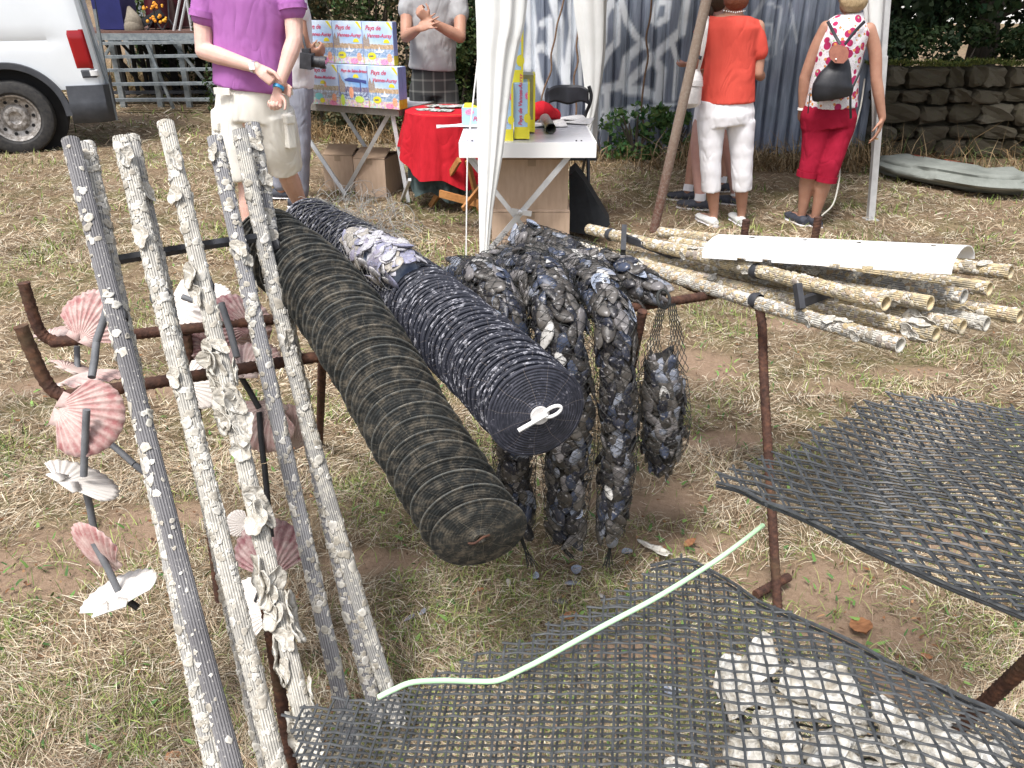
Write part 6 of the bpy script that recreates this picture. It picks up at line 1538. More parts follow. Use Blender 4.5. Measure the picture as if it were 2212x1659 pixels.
M_paper = mat('paper', (.60, .60, .60), (.74, .73, .72), 40, .8, lo=.4, hi=.55); M_leafl = mat('leaflet', (.10, .16, .10), (.62, .60, .62), 45, .6, lo=.45, hi=.55)
for i, (u, v, w_, l_, rz, lab) in enumerate([(920, 236, .14, .10, .3, 'green leaflets fanned on the red cloth, nearest the boxes'), (955, 238, .16, .11, -.2, 'dark green leaflet in the middle of the red cloth'), (938, 228, .12, .09, .9, 'white and red leaflet at the back of the red cloth'), (975, 229, .18, .12, .2, 'flat green brochure at the back of the red cloth')]):
    p = at_h(u, v, .712 + .003 * i); b = MB(); b.box(p, (w_, l_, .003), Matrix.Rotation(rz, 3, 'Z')); tag(b.build('leaflet', M_leafl, smooth=False), lab, 'leaflet', 'leaflets on the red cloth')
# ---- near white table
T2 = .70
fl, fr = at_h(992, 307, T2), at_h(1289, 309, T2); fr.y = fl.y = (fl.y + fr.y) / 2; W2 = .80
c2 = (fl + fr) / 2 + Vector((0, W2 / 2, 0)); XX, YY = Vector((1, 0, 0)), Vector((0, 1, 0)); L2 = fr.x - fl.x
def l2(u, v, dy=0): p = at_y(u, v, fl.y + dy); return p
camp_table('folding_table', 'white aluminium folding table with yellow boxes on it, crossed legs in front', c2, XX, YY, L2, W2, T2, [], top=M_tabletop, rim=M_white, rimh=.085, slats=8)
nt = [o for o in bpy.data.objects if o.name.startswith('folding_table') and 'white' in o.get('label', '')][0]
for (p, q, w_) in ((l2(1228, 338, .03), l2(1045, 596, .03), .032), (l2(1010, 338, .06), l2(1180, 560, .06), .026), (l2(1228, 338, .75), l2(1060, 580, .75), .026), (l2(1015, 338, .75), l2(1190, 560, .75), .026)):
    q.z = max(q.z, .005)
    b = MB(); b.bar(p, q, w_, .014, up=(0, 1, 0)); b.build('leg', M_alu, nt, smooth=False)
b = MB(); b.ball(l2(1124, 459, .01), (.016, .008, .016)); b.build('rivet', M_alu, nt)
b = MB(); b.bar(l2(1105, 455, .015), l2(1148, 462, .015), .030, .014, up=(0, 1, 0)); b.build('hinge_plate', M_alu, nt, smooth=False)
for u in (1012, 1020, 1245, 1256):
    b = MB(); b.box(at_y(u, 304, fl.y + .01), (.010, .004, .006)); b.build('bolt', M_blackp, nt, smooth=False)
cy = fl.y + .18
def carton2(label, u0, u1, v0, v1, y, d_):
    a, c = at_y(u0, v1, y), at_y(u1, v0, y)
    a.z = max(a.z, 0.0); return carton(label, (a.x, y, a.z), c.x - a.x, d_, c.z - a.z - .01, 0, False, 'brown cartons under the white table')
zz = at_y(1060, 456, cy).z
t_a = carton2('upper brown carton under the white table', 1070, 1229, 341, 457, cy, .45)
a = at_y(1062, 459, cy - .02); c = at_y(1231, 459, cy - .02)
carton('lower brown carton carrying the other under the white table', (a.x, cy - .02, 0), c.x - a.x, .47, a.z, 0, False, 'brown cartons under the white table')
def vbox(label, u0, u1, v0, v1, y, depth, mats, loc_text=None, group='yellow and blue puzzle boxes on the white table'):
    a, c = at_y(u0, v1, y), at_y(u1, v0, y); w_ = c.x - a.x; h_ = c.z - a.z
    t_ = thing('puzzle_box', label, 'puzzle box', (a.x, y, a.z), group)
    b = MB(); b.box((w_ / 2, depth / 2, h_ * .61), (w_, depth, h_ * .78)); b.build('carton', mats[0], t_, smooth=False, local=True)
    b = MB(); b.box((w_ / 2, depth / 2, h_ * .11), (w_, depth, h_ * .218)); b.build('carton_foot', mats[1], t_, smooth=False, local=True)
    b = MB(); b.box((w_ - .004, depth / 2 - .001, h_ * .5), (.012, depth + .004, h_ + .002)); b.build('edge', M_yellow, t_, smooth=False, local=True)
    if loc_text:
        text(t_, loc_text, (w_ * .52, -.002, h_ * .25), w_ * .36, M_ink, rot=(math.pi / 2, -math.pi / 2, 0), name='spine_text')
        b = MB(); disc_flat(b, w_ * .86, h_ * .38, w_ * .22, w_ * .30, -.0025); b.build('badge', M_yellow, t_, smooth=False, local=True)
        b = MB(); disc_flat(b, w_ * .86, h_ * .78, w_ * .16, w_ * .22, -.0025); b.build('flower_print', M_pink, t_, smooth=False, local=True)
    return t_
y_ = fl.y + .06
vbox('upright box with red lettering on its spine, standing rightmost on the white table', 1111, 1144, 180, 300, y_ + .02, .30, (M_blue_c, M_yellow), 'Pays de Vannes-Auray')
vbox('upright yellow box partly behind the white curtain', 1078, 1108, 181, 306, y_, .30, (M_blue_c, M_yellow), 'Pays de Vannes-Auray')
vbox('yellow box balanced on top of the two upright ones', 1090, 1130, 52, 178, y_ + .06, .28, (M_blue_c, M_yellow), 'Pays de Vannes-Auray')
vbox('clear film wrapped box behind the rightmost upright one', 1128, 1156, 162, 285, y_ + .25, .20, (mat('wrapped_olive', (.22, .22, .10), (.34, .33, .20), 8, .3), M_yellow))
q = at_h(998, 262, T2 + .03); 
t_ = thing('puzzle_box', 'flat lying light blue box left of the white curtain', 'puzzle box', (q.x, q.y, T2 + .002), 'yellow and blue puzzle boxes on the white table')
b = MB(); b.box((.15, .10, .055), (.30, .20, .11)); b.build('carton', M_blue_c, t_, smooth=False, local=True); b = MB(); b.box((.15, .11, .114), (.28, .19, .006)); b.build('lid_edge', M_yellow, t_, smooth=False, local=True)
b = MB(); disc_flat(b, .05, .085, .028, .018, -.002); b.build('flower_print', M_pink, t_, smooth=False, local=True); text(t_, 'Pays', (.07, -.002, .03), .04, M_ink)
b = MB(); b.box(Vector((q.x + .16, q.y + .09, T2 + .137)), (.16, .10, .03), Matrix.Rotation(R(20), 3, 'Z')); tag(b.build('black_case', M_blackp, smooth=False), 'flat black case lying on the light blue box', 'case')
for (u, v, w_, l_, rz, lab) in [(1000, 271, .34, .16, .1, 'loose white sheets left of the curtain on the white table'), (1185, 268, .22, .22, .1, 'white sheet under the rolled poster'), (1235, 262, .28, .20, -.25, 'folded newspaper nearest the black chair'), (1225, 256, .24, .16, .2, 'folded newspaper tucked under the other one')]:
    p = at_h(u, v, T2 + .008); b = MB(); b.grid(lambda a, c_: tuple(p + Matrix.Rotation(rz, 3, 'Z') @ Vector(((a - .5) * w_, (c_ - .5) * l_, .006 * math.sin(a * 5 + c_ * 4) + (.02 * max(0, a - .6))))), 8, 6); n = len(b.v); b.add([(x, y, z - .004) for x, y, z in b.v], [tuple(reversed(f)) for f in b.f])
    tag(b.build('paper', M_paper), lab, 'paper', 'papers on the white table')
M_roll = mat('printed_roll', (.12, .14, .13), (.34, .36, .33), 14, .35, stretch=(1, 4, 1)); b = MB(); r0, r1 = at_h(1172, 247, T2 + .035), at_h(1190, 278, T2 + .035)
b.tube([r0, r1], .032, 20, caps=False); b.tube([r1, r0], .027, 20, caps=False); x = (r1 - r0).normalized()
tag(b.build('poster_roll', M_roll), 'rolled shiny poster with an open end on the white table', 'poster')
b = MB(); limb(b, [at_h(1150, 244, T2 + .05), at_h(1172, 238, T2 + .08), at_h(1196, 250, T2 + .03)], [(.06, .05), (.07, .06), (.05, .03)]); tag(b.build('red_bag', M_redcloth), 'shiny red bag behind the rolled poster', 'bag')
# ---- folding chair
YCh = 6.15
ch = thing('folding_chair', 'black folding chair with a padded curved back behind the white table', 'chair', (at_y(1228, 330, YCh).x, YCh, 0))
M_vinyl = mat('black_vinyl', (.016, .018, .024), (.03, .033, .042), 10, .42, .1)
b = MB()
def pad(u, v):
    uu = 1182 + 90 * u; top = 183 + 8 * (2 * u - 1) ** 4 * 1.5; bot = 222 + 4 * math.cos((u - .5) * 9) + 6 * (abs(2 * u - 1)) ** 3
    return at_y(uu, top + (bot - top) * v, YCh + .07 * math.cos((u - .5) * math.pi) - .02 + .012 * math.sin(math.pi * v))
b.grid(pad, 24, 8); n = len(b.v); b.grid(lambda u, v: Vector(pad(u, v)) + Vector((0, -.03 * math.sin(math.pi * min(1, max(0, u))) ** .3 * math.sin(math.pi * v) ** .3, 0)), 24, 8); b.build('back_pad', M_vinyl, ch)
for side in (0, 1):
    if side: pts = [(1272, 186), (1277, 205), (1274, 225), (1262, 262)]
    else: pts = [(1184, 190), (1180, 205), (1182, 225), (1187, 262)]
    pp = [at_y(*q_, YCh) for q_ in pts]; e = at_y(1270 if side else 1180, 335, 5.85); e2 = at_y(1274 if side else 1185, 398, 5.75); e2.z = .02
    b = MB(); b.tube(spline(pp + [e, e2], 6), .0125, 10); b.build('leg', M_vinyl, ch)
    f_ = at_y(1272 if side else 1185, 300, 6.0); e3 = Vector((f_.x, 6.75, .02)); b = MB(); b.tube([f_, e3], .0115, 10); b.build('leg', M_vinyl, ch)
b = MB(); s0 = at_y(1228, 290, 6.05); b.box((s0.x, 6.05, .44), (.38, .38, .035)); b.build('seat', M_vinyl, ch)
# ---- black bag
b = MB(); pts = [(1231, 500, 5.35), (1229, 380, 5.6), (1243, 368, 5.6), (1262, 392, 5.55), (1318, 485, 5.4), (1290, 512, 5.3)]
P_ = [at_y(*q_) for q_ in pts]
for p in P_: p.z = max(.0, p.z)
b.prism(P_, (.02, .28, 0)); 
o_ = b.build('black_bag', mat('black_cloth', (.006, .007, .008), (.016, .018, .02), 10, .9, .5), None, smooth=False); tag(o_, 'tall black cloth bag slumped beside the carton stack', 'bag')
# ================================================================== GAZEBO
M_curt = m_cloth('white_tent_cloth', (.74, .75, .73), (.80, .81, .80), .1); M_curt.node_tree.nodes['Principled BSDF'].inputs['Transmission Weight'].default_value = 0
gz_ = thing('gazebo', 'white pop up gazebo with metal legs and a peaked cloth roof', 'gazebo', (1.2, 6.3, 0))
g0 = at_h(1045, 586, 0); g1 = at_h(1880, 476, 0); g2 = Vector((.78, 8.05, 0)); g3 = Vector((4.95, 7.9, 0)); EH = 2.15
for p, dx in ((g0, (0, 0)), (g1, (-.24, 0)), (g2, (0, 0)), (g3, (0, 0))):
    b = MB(); b.bar(p, Vector((p.x + dx[0], p.y, EH)), .036, .036); b.bar(p, Vector((p.x + dx[0] * .5, p.y, 1.1)), .044, .044); b.build('leg', M_white if p is g0 else M_alu, gz_, smooth=False)
    b = MB(); b.box((p.x, p.y, .006), (.09, .09, .012)); b.build('foot', M_alu, gz_, smooth=False)
ap = Vector((2.0, 6.7, EH + .75)); cs = [Vector((q_.x, q_.y, EH)) for q_ in (g0, g1, g3, g2)]; cs[1].x -= .24
b = MB()
for i in range(4):
    a, c = cs[i], cs[(i + 1) % 4]; b.grid(lambda u, v: a.lerp(c, u).lerp(ap, v) - Vector((0, 0, .10 * math.sin(math.pi * v) * (1))), 8, 8)
b.build('roof', M_curt, gz_)
b = MB()
for i in range(4):
    a, c = cs[i], cs[(i + 1) % 4]; b.bar(a - Vector((0, 0, .03)), c - Vector((0, 0, .03)), .02, .025)
b.build('frame_rail', M_alu, gz_, smooth=False)
def curtain(label, pts, rr, nf, amp, ph=0.0, flat=(0, 1, 0)):
    Q_ = [at_y(*q_) for q_ in pts]; Q_[0] = Vector((Q_[1].x + (Q_[1].x - Q_[2].x) * .5, Q_[1].y, 2.12)); P = spline(Q_, 10); tt = np.linspace(0, len(pts) - 1, len(P))
    r_ = [(float(np.interp(t_, range(len(rr)), [x[0] for x in rr])), float(np.interp(t_, range(len(rr)), [x[1] for x in rr]))) for t_ in tt]
    b = MB(); b.tube(P, r_, nf * 10, flat=flat, prof=lambda i, j, s: 1 + amp * math.sin(2 * math.pi * nf * j / s + .25 * math.sin(i * .35) + ph) * (1 - .3 * i / len(P)))
    o = b.build('curtain', M_curt); tag(o, label, 'curtain', 'gathered white gazebo curtains'); return o
YG0 = g0.y - .03
curtain('wide white curtain gathered round the gazebo leg in front of the white table', [(1088, -110, YG0), (1083, 0, YG0), (1076, 100, YG0), (1068, 200, YG0), (1062, 330, YG0), (1053, 450, YG0), (1047, 572, YG0)], [(.17, .09), (.118, .07), (.096, .06), (.078, .05), (.056, .04), (.030, .03), (.016, .018)], 9, .16)
curtain('thin white curtain tied to the gazebo leg before the metal fence', [(1268, -60, 7.95), (1275, 0, 7.95), (1281, 120, 7.95), (1278, 220, 7.95), (1266, 300, 7.95)], [(.15, .06), (.135, .06), (.10, .05), (.055, .04), (.02, .02)], 6, .15)
curtain('narrow white curtain strip on the gazebo leg beside the stone wall', [(1890, -60, 6.0), (1892, 0, 6.0), (1896, 120, 5.98), (1896, 230, 5.96), (1890, 340, 5.93), (1887, 400, 5.92)], [(.075, .04), (.07, .04), (.05, .035), (.035, .03), (.022, .02), (.012, .012)], 5, .14)
b = MB(); b.tube(spline([at_y(1033, 120, 4.62), at_y(1024, 200, 4.6), at_y(1013, 300, 4.55), at_y(1010, 330, 4.5), at_y(1008, 450, 4.5), at_y(1007, 556, 4.5)], 6), .004, 6); tag(b.build('cord', M_white), 'white cord dangling left of the wide curtain', 'cord')
b = MB(); b.tube(spline([at_y(1868, 170, 5.85), at_y(1858, 235, 5.8), at_y(1838, 300, 5.75), at_y(1817, 350, 5.7), at_y(1812, 392, 5.65), at_y(1800, 440, 5.6), at_y(1775, 466, 5.6)], 6), .0055, 6); tag(b.build('rope', mat('old_rope', (.42, .41, .36), (.52, .51, .46), 60, .9)), 'slack pale rope hanging between the two women and the tent leg', 'rope')
# ---- leaning pole
b = MB(); pa = at_h(1412, 500, 0); pb = at_y(1536, -45, 5.35); rr_ = .031
P_ = [pa.lerp(pb, i / 20) for i in range(21)]; b.tube(P_ + [pb + (pb - pa) * .25], rr_, 20)
t = NT('old_scaffold_pole'); n = t.noise(14, 6, .7); n2 = t.noise(60, 4, .7); sp = t.n('SeparateXYZ'); t.l(t.obj(), sp.inputs[0])
k = t.math('ADD', sp.outputs[2], t.math('MULTIPLY', n, .5))
c = t.mix(t.ramp(k, [(.45, 0.0), (1.0, 1.0)]), (.16, .085, .065), (.25, .19, .15)); c = t.mix(t.ramp(n2, [(.45, 0.0), (.7, .7)]), c, (.33, .29, .25)); t.base(c); t.set(.8, spec=.2); t.bump(n2, .3, .002)
tag(b.build('leaning_pole', t.m), 'rusty brown pole leaning against the gazebo in front of the fence', 'pole')
# ================================================================== VAN
M_van = mat('white_van_paint', (.74, .78, .81), (.78, .82, .85), 2, .3, .0, .0, .5)
M_clad = mat('dark_bumper_plastic', (.045, .05, .06), (.065, .07, .082), 12, .6, .08)
M_tyre = mat('tyre_rubber', (.022, .022, .024), (.05, .048, .045), 30, .85, .2)
M_rim = mat('worn_steel_rim', (.22, .20, .18), (.46, .44, .42), 30, .5, .2, .5, lo=.4, hi=.6)
M_dark = mat('dark_void', (.008, .008, .009), (.014, .014, .015), 5, .9)
t = NT('red_lamp'); t.base((.30, .006, .010)); t.set(.18, spec=.6); M_lamp = t.m
YV = 8.62; WC = at_y(37, 257, YV); WC.z = .335
van = thing('van', 'white panel van with dark bumper and red tail lamp, parked at the field edge', 'van', (WC.x, YV + .9, 0))
XR = at_y(203, 150, YV).x
def side_y(z):                                      # the side leans in above the waist and tucks in below
    return YV - .10 + .10 * max(0, (z - 1.05) / 1.2) ** 1.5 + .03 * max(0, (.62 - z) / .3)
ARC = .46
def lean_x(z): return .10 * max(0, z - .55)
def vz(x, lo=.58):
    d = x - WC.x; return max(lo, WC.z + math.sqrt(max(0, ARC * ARC - d * d)) if abs(d) < ARC else lo)
b = MB(); xs_ = sorted(set([round(-9.4 + i * .12, 3) for i in range(60)]) | {WC.x + ARC * math.cos(R(a)) for a in range(0, 181, 10)}); xs_ = [x for x in xs_ if x < XR - .10] + [XR - .10, XR - .05, XR - .015, XR]
zs = [0, .02, .08, .16, .24, .30, .32, .34, .40, .52, .62, .72, .80, .88, .94, .98, 1.0]
TOP = 2.32; vs = []
for i, x in enumerate(xs_):
    z0 = vz(x); rr_ = max(0, (x - (XR - .10)) / .10)
    for k in zs:
        z = z0 + (1.0 - z0) * k / .30 if k < .30 else 1.0 + (TOP - 1.0) * (k - .30) / .70; y = side_y(z) + (.10 * (1 - math.sqrt(max(0, 1 - rr_ * rr_)))) + (.08 * ((k - .94) / .06) ** 2 if k > .94 else 0)
        if .28 < k < .36 and x < XR - .35: y += .018 if k == .32 else .006
        vs.append((x - lean_x(z) * min(1, max(0, (x - XR + .9) / .6)), y, z))
m_ = len(zs); fs = [(i * m_ + j, (i + 1) * m_ + j, (i + 1) * m_ + j + 1, i * m_ + j + 1) for i in range(len(xs_) - 1) for j in range(m_ - 1)]
b.add(vs, fs); b.build('side_panel', M_van, van, angle=25)
b = MB(); b.add([(XR, side_y(.5) + .10, .5), (XR, YV + 1.85, .5), (XR - .18, YV + 1.80, TOP), (XR - .18, side_y(TOP) + .14, TOP)], [(0, 1, 2, 3)]); b.add([(-9.4, side_y(TOP) + .08, TOP), (XR - .06, side_y(TOP) + .08, TOP), (XR - .06, YV + 1.8, TOP + .02), (-9.4, YV + 1.8, TOP + .02)], [(0, 1, 2, 3)]); b.build('rear_and_roof', M_van, van)
b = MB(); seam = [at_y(172, -40, YV - .10), at_y(173, 0, YV - .105), at_y(183, 62, YV - .108)]; b.tube(seam, .004, 4); b.build('door_seam', M_dark, van)
b = MB()                                             # dark lower cladding and wheel arch
xs2 = [x for x in [WC.x + ARC * math.cos(R(a)) for a in range(180, -1, -8)]]
vs = []; 
for a in range(180, -1, -6):
    ca, sa = math.cos(R(a)), math.sin(R(a)); 
    for r_, dy in ((ARC - .01, .02), (ARC, -.03), (ARC + .055, -.035), (ARC + .06, .0)): vs.append((WC.x + ca * r_, YV - .11 + dy, WC.z + sa * r_))
fs = [(i * 4 + j, i * 4 + j + 1, (i + 1) * 4 + j + 1, (i + 1) * 4 + j) for i in range(30) for j in range(3)]
b.add(vs, fs); b.build('wheel_arch', M_clad, van)
b = MB(); x0 = WC.x + ARC + .045; prof_ = [(YV - .02, .62), (YV - .135, .615), (YV - .150, .46), (YV - .155, .445), (YV - .135, .30), (YV - .08, .25), (YV + .0, .25)]
cols_ = [(x0, 0), (x0 + .1, 0), (XR - .12, 0), (XR - .03, .02), (XR + .025, .10), (XR + .03, 1.7)]
vs = [(x, y + dy, z + (.04 * (1 - k / 5) if z < .3 else 0) * 0) for k, (x, dy) in enumerate(cols_) for (y, z) in prof_]; n7 = len(prof_)
b.add(vs, [(i * n7 + j, i * n7 + j + 1, (i + 1) * n7 + j + 1, (i + 1) * n7 + j) for i in range(len(cols_) - 1) for j in range(n7 - 1)]); b.build('bumper', M_clad, van, angle=40)
b = MB(); b.box(((-9.4 + WC.x - ARC - .06) / 2, YV - .07, .44), (WC.x - ARC - .06 + 9.4, .10, .26)); b.build('bumper', M_clad, van)
b = MB(); b.tube([Vector((WC.x, YV + .02, WC.z)), Vector((WC.x, YV + .35, WC.z))], ARC, 32); b.build('wheel_well', M_dark, van)
def corner_y(x, z): r_ = min(1, max(0, (x - (XR - .10)) / .10)); return side_y(z) + .10 * (1 - math.sqrt(max(0, 1 - r_ * r_)))
def cpatch(name, m, x0, x1, z0, z1, off=.014, parent=van, rnd_=.0):
    b = MB(); nu, nv = 10, 8
    def fn(u, v):
        x = x0 + (x1 - x0) * u; z = z0 + (z1 - z0) * v; k = 0 if 0 < u < 1 and 0 < v < 1 else 1
        return (x + .004 - lean_x(z), corner_y(x, z) - (off if not k else -.003), z)
    b.grid(fn, nu, nv); b.build(name, m, parent, angle=60)
zl = lambda v: at_y(200, v, YV - .05).z
cpatch('tail_lamp', M_lamp, XR - .215, XR - .055, zl(154), zl(66)); cpatch('lamp_foot', M_clad, XR - .19, XR - .05, zl(174), zl(155)); cpatch('reversing_lamp', M_white, XR - .115, XR - .03, zl(171), zl(156), .02)
b = MB(); b.tube([Vector((XR - .15, YV + .04, 1.95)), Vector((XR - .055, YV + .03, 1.1)), Vector((XR + .02, YV + .03, .60)), Vector((XR + .03, YV + .03, .25))], .018, 8); b.build('rear_edge', mat('grey_edge', (.22, .25, .27), (.30, .33, .35), 8, .5), van)
def lathe(b, c, prof_, seg=48):
    vs = [(c.x + r * math.cos(2 * math.pi * j / seg), c.y + y, c.z + r * math.sin(2 * math.pi * j / seg)) for (r, y) in prof_ for j in range(seg)]
    b.add(vs, [(i * seg + j, i * seg + (j + 1) % seg, (i + 1) * seg + (j + 1) % seg, (i + 1) * seg + j) for i in range(len(prof_) - 1) for j in range(seg)])
wheel_c = Vector((WC.x, YV - .10, WC.z))
b = MB(); lathe(b, wheel_c, [(.222, .02), (.225, -.01), (.245, -.030), (.300, -.034), (.335, -.020), (.350, .01), (.350, .20), (.30, .22)]); wt = b.build('wheel', M_tyre, van)
b = MB(); lathe(b, wheel_c, [(.226, .012), (.220, -.014), (.205, -.008), (.196, .020), (.180, .040), (.130, .052), (.105, .020), (.098, .012), (.062, .010), (.058, .026), (.05, .030), (.001, .030)]); b.build('rim', M_rim, wt)
for k in range(10):
    a = 2 * math.pi * k / 10 + .1; b = MB(); p = wheel_c + Vector((math.cos(a) * .158, .040, math.sin(a) * .158)); b.tube([p, p + Vector((0, .012, 0))], .017, 10); b.build('rim_hole', M_dark, wt)
for k in range(5):
    a = 2 * math.pi * k / 5; b = MB(); p = wheel_c + Vector((math.cos(a) * .080, .0, math.sin(a) * .080)); b.tube([p, p + Vector((0, .014, 0))], .012, 8); b.build('wheel_nut', M_rim, wt)
rot_ = R(23.5); piv = Vector((WC.x, YV, 0)); van.location = piv + Matrix.Rotation(rot_, 3, 'Z') @ (Vector(van.location) - piv); van.rotation_euler.z = rot_
# ================================================================== STAGE
YS = 12.0
M_galv = mat('galvanised_steel', (.20, .23, .25), (.34, .37, .38), 20, .5, .1, .4)
stage = thing('stage', 'low steel stage deck on galvanised legs with open stair rails', 'stage', (-4.4, YS, 0))
xa, xb = at_y(120, 80, YS).x, at_y(600, 80, YS).x; zt = at_y(300, 68, YS).z
b = MB(); b.box(((xa + xb) / 2, YS + 1.3, zt - .02), (xb - xa, 2.6, .05)); b.build('deck', mat('stage_ply', (.10, .05, .04), (.15, .08, .06), 10, .8), stage, smooth=False)
b = MB(); b.bar((xa, YS - .02, zt - .065), (xb, YS - .02, zt - .065), .04, .085); b.build('edge_beam', M_galv, stage, smooth=False)
for k, (v, y, m_) in enumerate(((94, YS - .12, M_galv), (123, YS - .24, M_galv), (152, YS - .36, M_galv), (182, YS - .48, M_galv), (200, YS + .3, M_clad), (216, YS - .60, M_galv))):
    p, q = at_y(218 + k * 4, v, y), at_y(470 if k < 5 else 480, v - 4 + k * .5, y); b = MB(); b.bar(p, q, .10, .035); b.build('rail', m_, stage, smooth=False)
for u, y in ((238, YS), (321, YS), (385, YS)):
    p = at_y(u, 74, y); b = MB(); b.bar(p, Vector((p.x, y, .0)), .07, .07); b.build('leg', M_galv, stage, smooth=False)
for (u0, v0, u1, v1, y) in ((255, 76, 228, 118, YS), (362, 76, 470, 210, YS - .05), (318, 96, 375, 235, YS - .3), (205, 20, 236, 205, YS - .55)):
    b = MB(); b.bar(at_y(u0, v0, y), at_y(u1, v1, y), .035, .035, up=(0, 1, 0)); b.build('brace', M_galv, stage, smooth=False)
for i in range(12):
    u = 255 + i * 19 + (i % 3) * 5; b = MB(); p = at_y(u, 96, YS + 1.4); b.bar((p.x, YS + 1.4, .0), (p.x + U(-.05, .05), YS + 1.4, zt - .05), .05, .05); b.build('rear_leg', M_dark, stage, smooth=False)
for i in range(7):
    p = at_y(215 + i * 36, 100, YS + 1.2); b = MB(); b.bar((p.x, YS + 1.2, zt - .1), (p.x + .62, YS + 1.2, .05), .035, .035, up=(0, 1, 0)); b.build('rear_brace', M_dark, stage, smooth=False)
zt += .006
b = MB(); p = at_y(205, 64, YS + .15); q = at_y(266, 64, YS + .15); b.box(((p.x + q.x) / 2, YS + .45, zt + .29), (q.x - p.x, .5, .56)); tag(b.build('flight_case', mat('navy_case', (.012, .016, .10), (.018, .022, .13), 8, .5), smooth=False), 'navy blue flight case standing on the stage beside the van', 'case')
b = MB(); limb(b, [at_y(290, 60, YS + .2), at_y(287, 42, YS + .2), at_y(279, 18, YS + .3)], [(.13, .1), (.11, .09), (.03, .03)]); tag(b.build('canvas_bag', mat('khaki_canvas', (.17, .145, .11), (.24, .21, .165), 30, .9, .4)), 'khaki canvas bag slumped on the stage by the navy case', 'bag')
M_drum = mat('maroon_drum', (.045, .008, .012), (.07, .012, .018), 6, .35)
for (u, w_, lab, yy) in ((352, .19, 'maroon floor drum at the middle of the stage', YS + .5), (382, .22, 'wide maroon drum behind the ladder legs on the stage', YS + .9)):
    p = at_y(u, 60, yy); d_ = thing('drum', lab, 'drum', (p.x, yy, zt)); b = MB(); b.tube([Vector((p.x, yy, zt + .02)), Vector((p.x, yy, zt + .40))], w_, 24); b.build('drum_shell', M_drum, d_)
    b = MB(); b.tube([Vector((p.x, yy, zt + .395)), Vector((p.x, yy, zt + .42))], w_ + .008, 24); b.build('drum_hoop', M_alu, d_)
p = at_y(322, 58, YS + .3); b = MB(); b.bar(Vector((p.x - .14, YS + .3, zt + .06)), Vector((p.x + .2, YS + .35, zt + .22)), .12, .10); tag(b.build('instrument_case', M_blackp, smooth=False), 'black instrument case lying open between the bag and the drums', 'case')
b = MB()
for i in range(26): b.ball(p + Vector((U(.02, .30), -.12, U(-.02, .06) + (.12 if i % 2 else .28) - (p.z - zt))), U(.012, .026), 6, 4)
tag(b.build('orange_flowers', mat('orange_petals', (.75, .25, .02), (.80, .45, .03), 20, .7)), 'orange flowers scattered over the instrument case on stage', 'flowers', kind='stuff')
sl_ = thing('step_ladder', 'shiny chrome step ladder legs standing on the stage', 'ladder', at_y(392, 62, YS + .1))
for (u0, u1) in ((375, 394), (388, 408), (414, 398)):
    b = MB(); a = at_y(u0, 64, YS + .1); a.z = zt; c_ = at_y(u1, -30, YS + .1); b.tube([a, c_], .018, 8); b.build('leg', M_alu, sl_)
for i, (u, u1, u2) in enumerate(((333, 318, 350), (365, 352, 380))):
    s_ = thing('music_stand', ('black music stand left of the floor drum on stage', 'black microphone stand in front of the maroon drums')[i], 'stand', at_y(u, 60, YS + .2))
    b = MB(); a = at_y(u, 40, YS + .2); b.tube([a, at_y(u - 4, -60, YS + .2)], .012, 6); b.build('pole', M_blackp, s_)
    for q in (u1, u2, u + 4): b = MB(); e = at_y(q, 62, YS + .2 + (.15 if q == u + 4 else 0)); e.z = zt; b.tube([a, e], .010, 6); b.build('leg', M_blackp, s_)
# railing behind the stage
rl = thing('railing', 'green and grey upright railing behind the stage', 'railing', (-4.2, YS + 3.4, 0))
for i in range(26):
    u = 262 + i * 7.6; p = at_y(u, 40, YS + 3.4); b = MB(); b.bar((p.x, YS + 3.4, .2), (p.x + .02, YS + 3.4, 2.1), .025 if i % 5 else .08, .025); b.build('rail', M_galv, rl, smooth=False)
# ================================================================== CORRUGATED FENCE
YFN = 8.42
def m_fence():
    t = NT('galvanised_sheet'); n = t.noise(4, 5, .6); st = t.noise(3, 5, .7, t.map((9, 9, .6))); n3 = t.noise(60, 4, .7)
    c = t.ramp(st, [(.3, (.12, .14, .18)), (.5, (.21, .245, .31)), (.7, (.33, .37, .45))])
    c = t.mix(t.ramp(n, [(.45, 0.0), (.7, .35)]), c, (.20, .20, .29))
    rustm = t.noise(2.2, 5, .75, t.map((14, 14, .5)))
    c = t.mix(t.ramp(rustm, [(.66, 0.0), (.72, .75)]), c, (.13, .065, .04))
    sep = t.n('SeparateColor'); t.l(t.attr(), sep.inputs[0])
    pn = t.math('MULTIPLY', sep.outputs[0], t.ramp(t.noise(9, 4, .7), [(.25, .7), (.5, 1.0)]))
    c = t.mix(pn, c, (.80, .84, .89)); t.base(c); t.set(.48, .25, .4); t.bump(n3, .15, .002); return t.m
M_fence = m_fence()
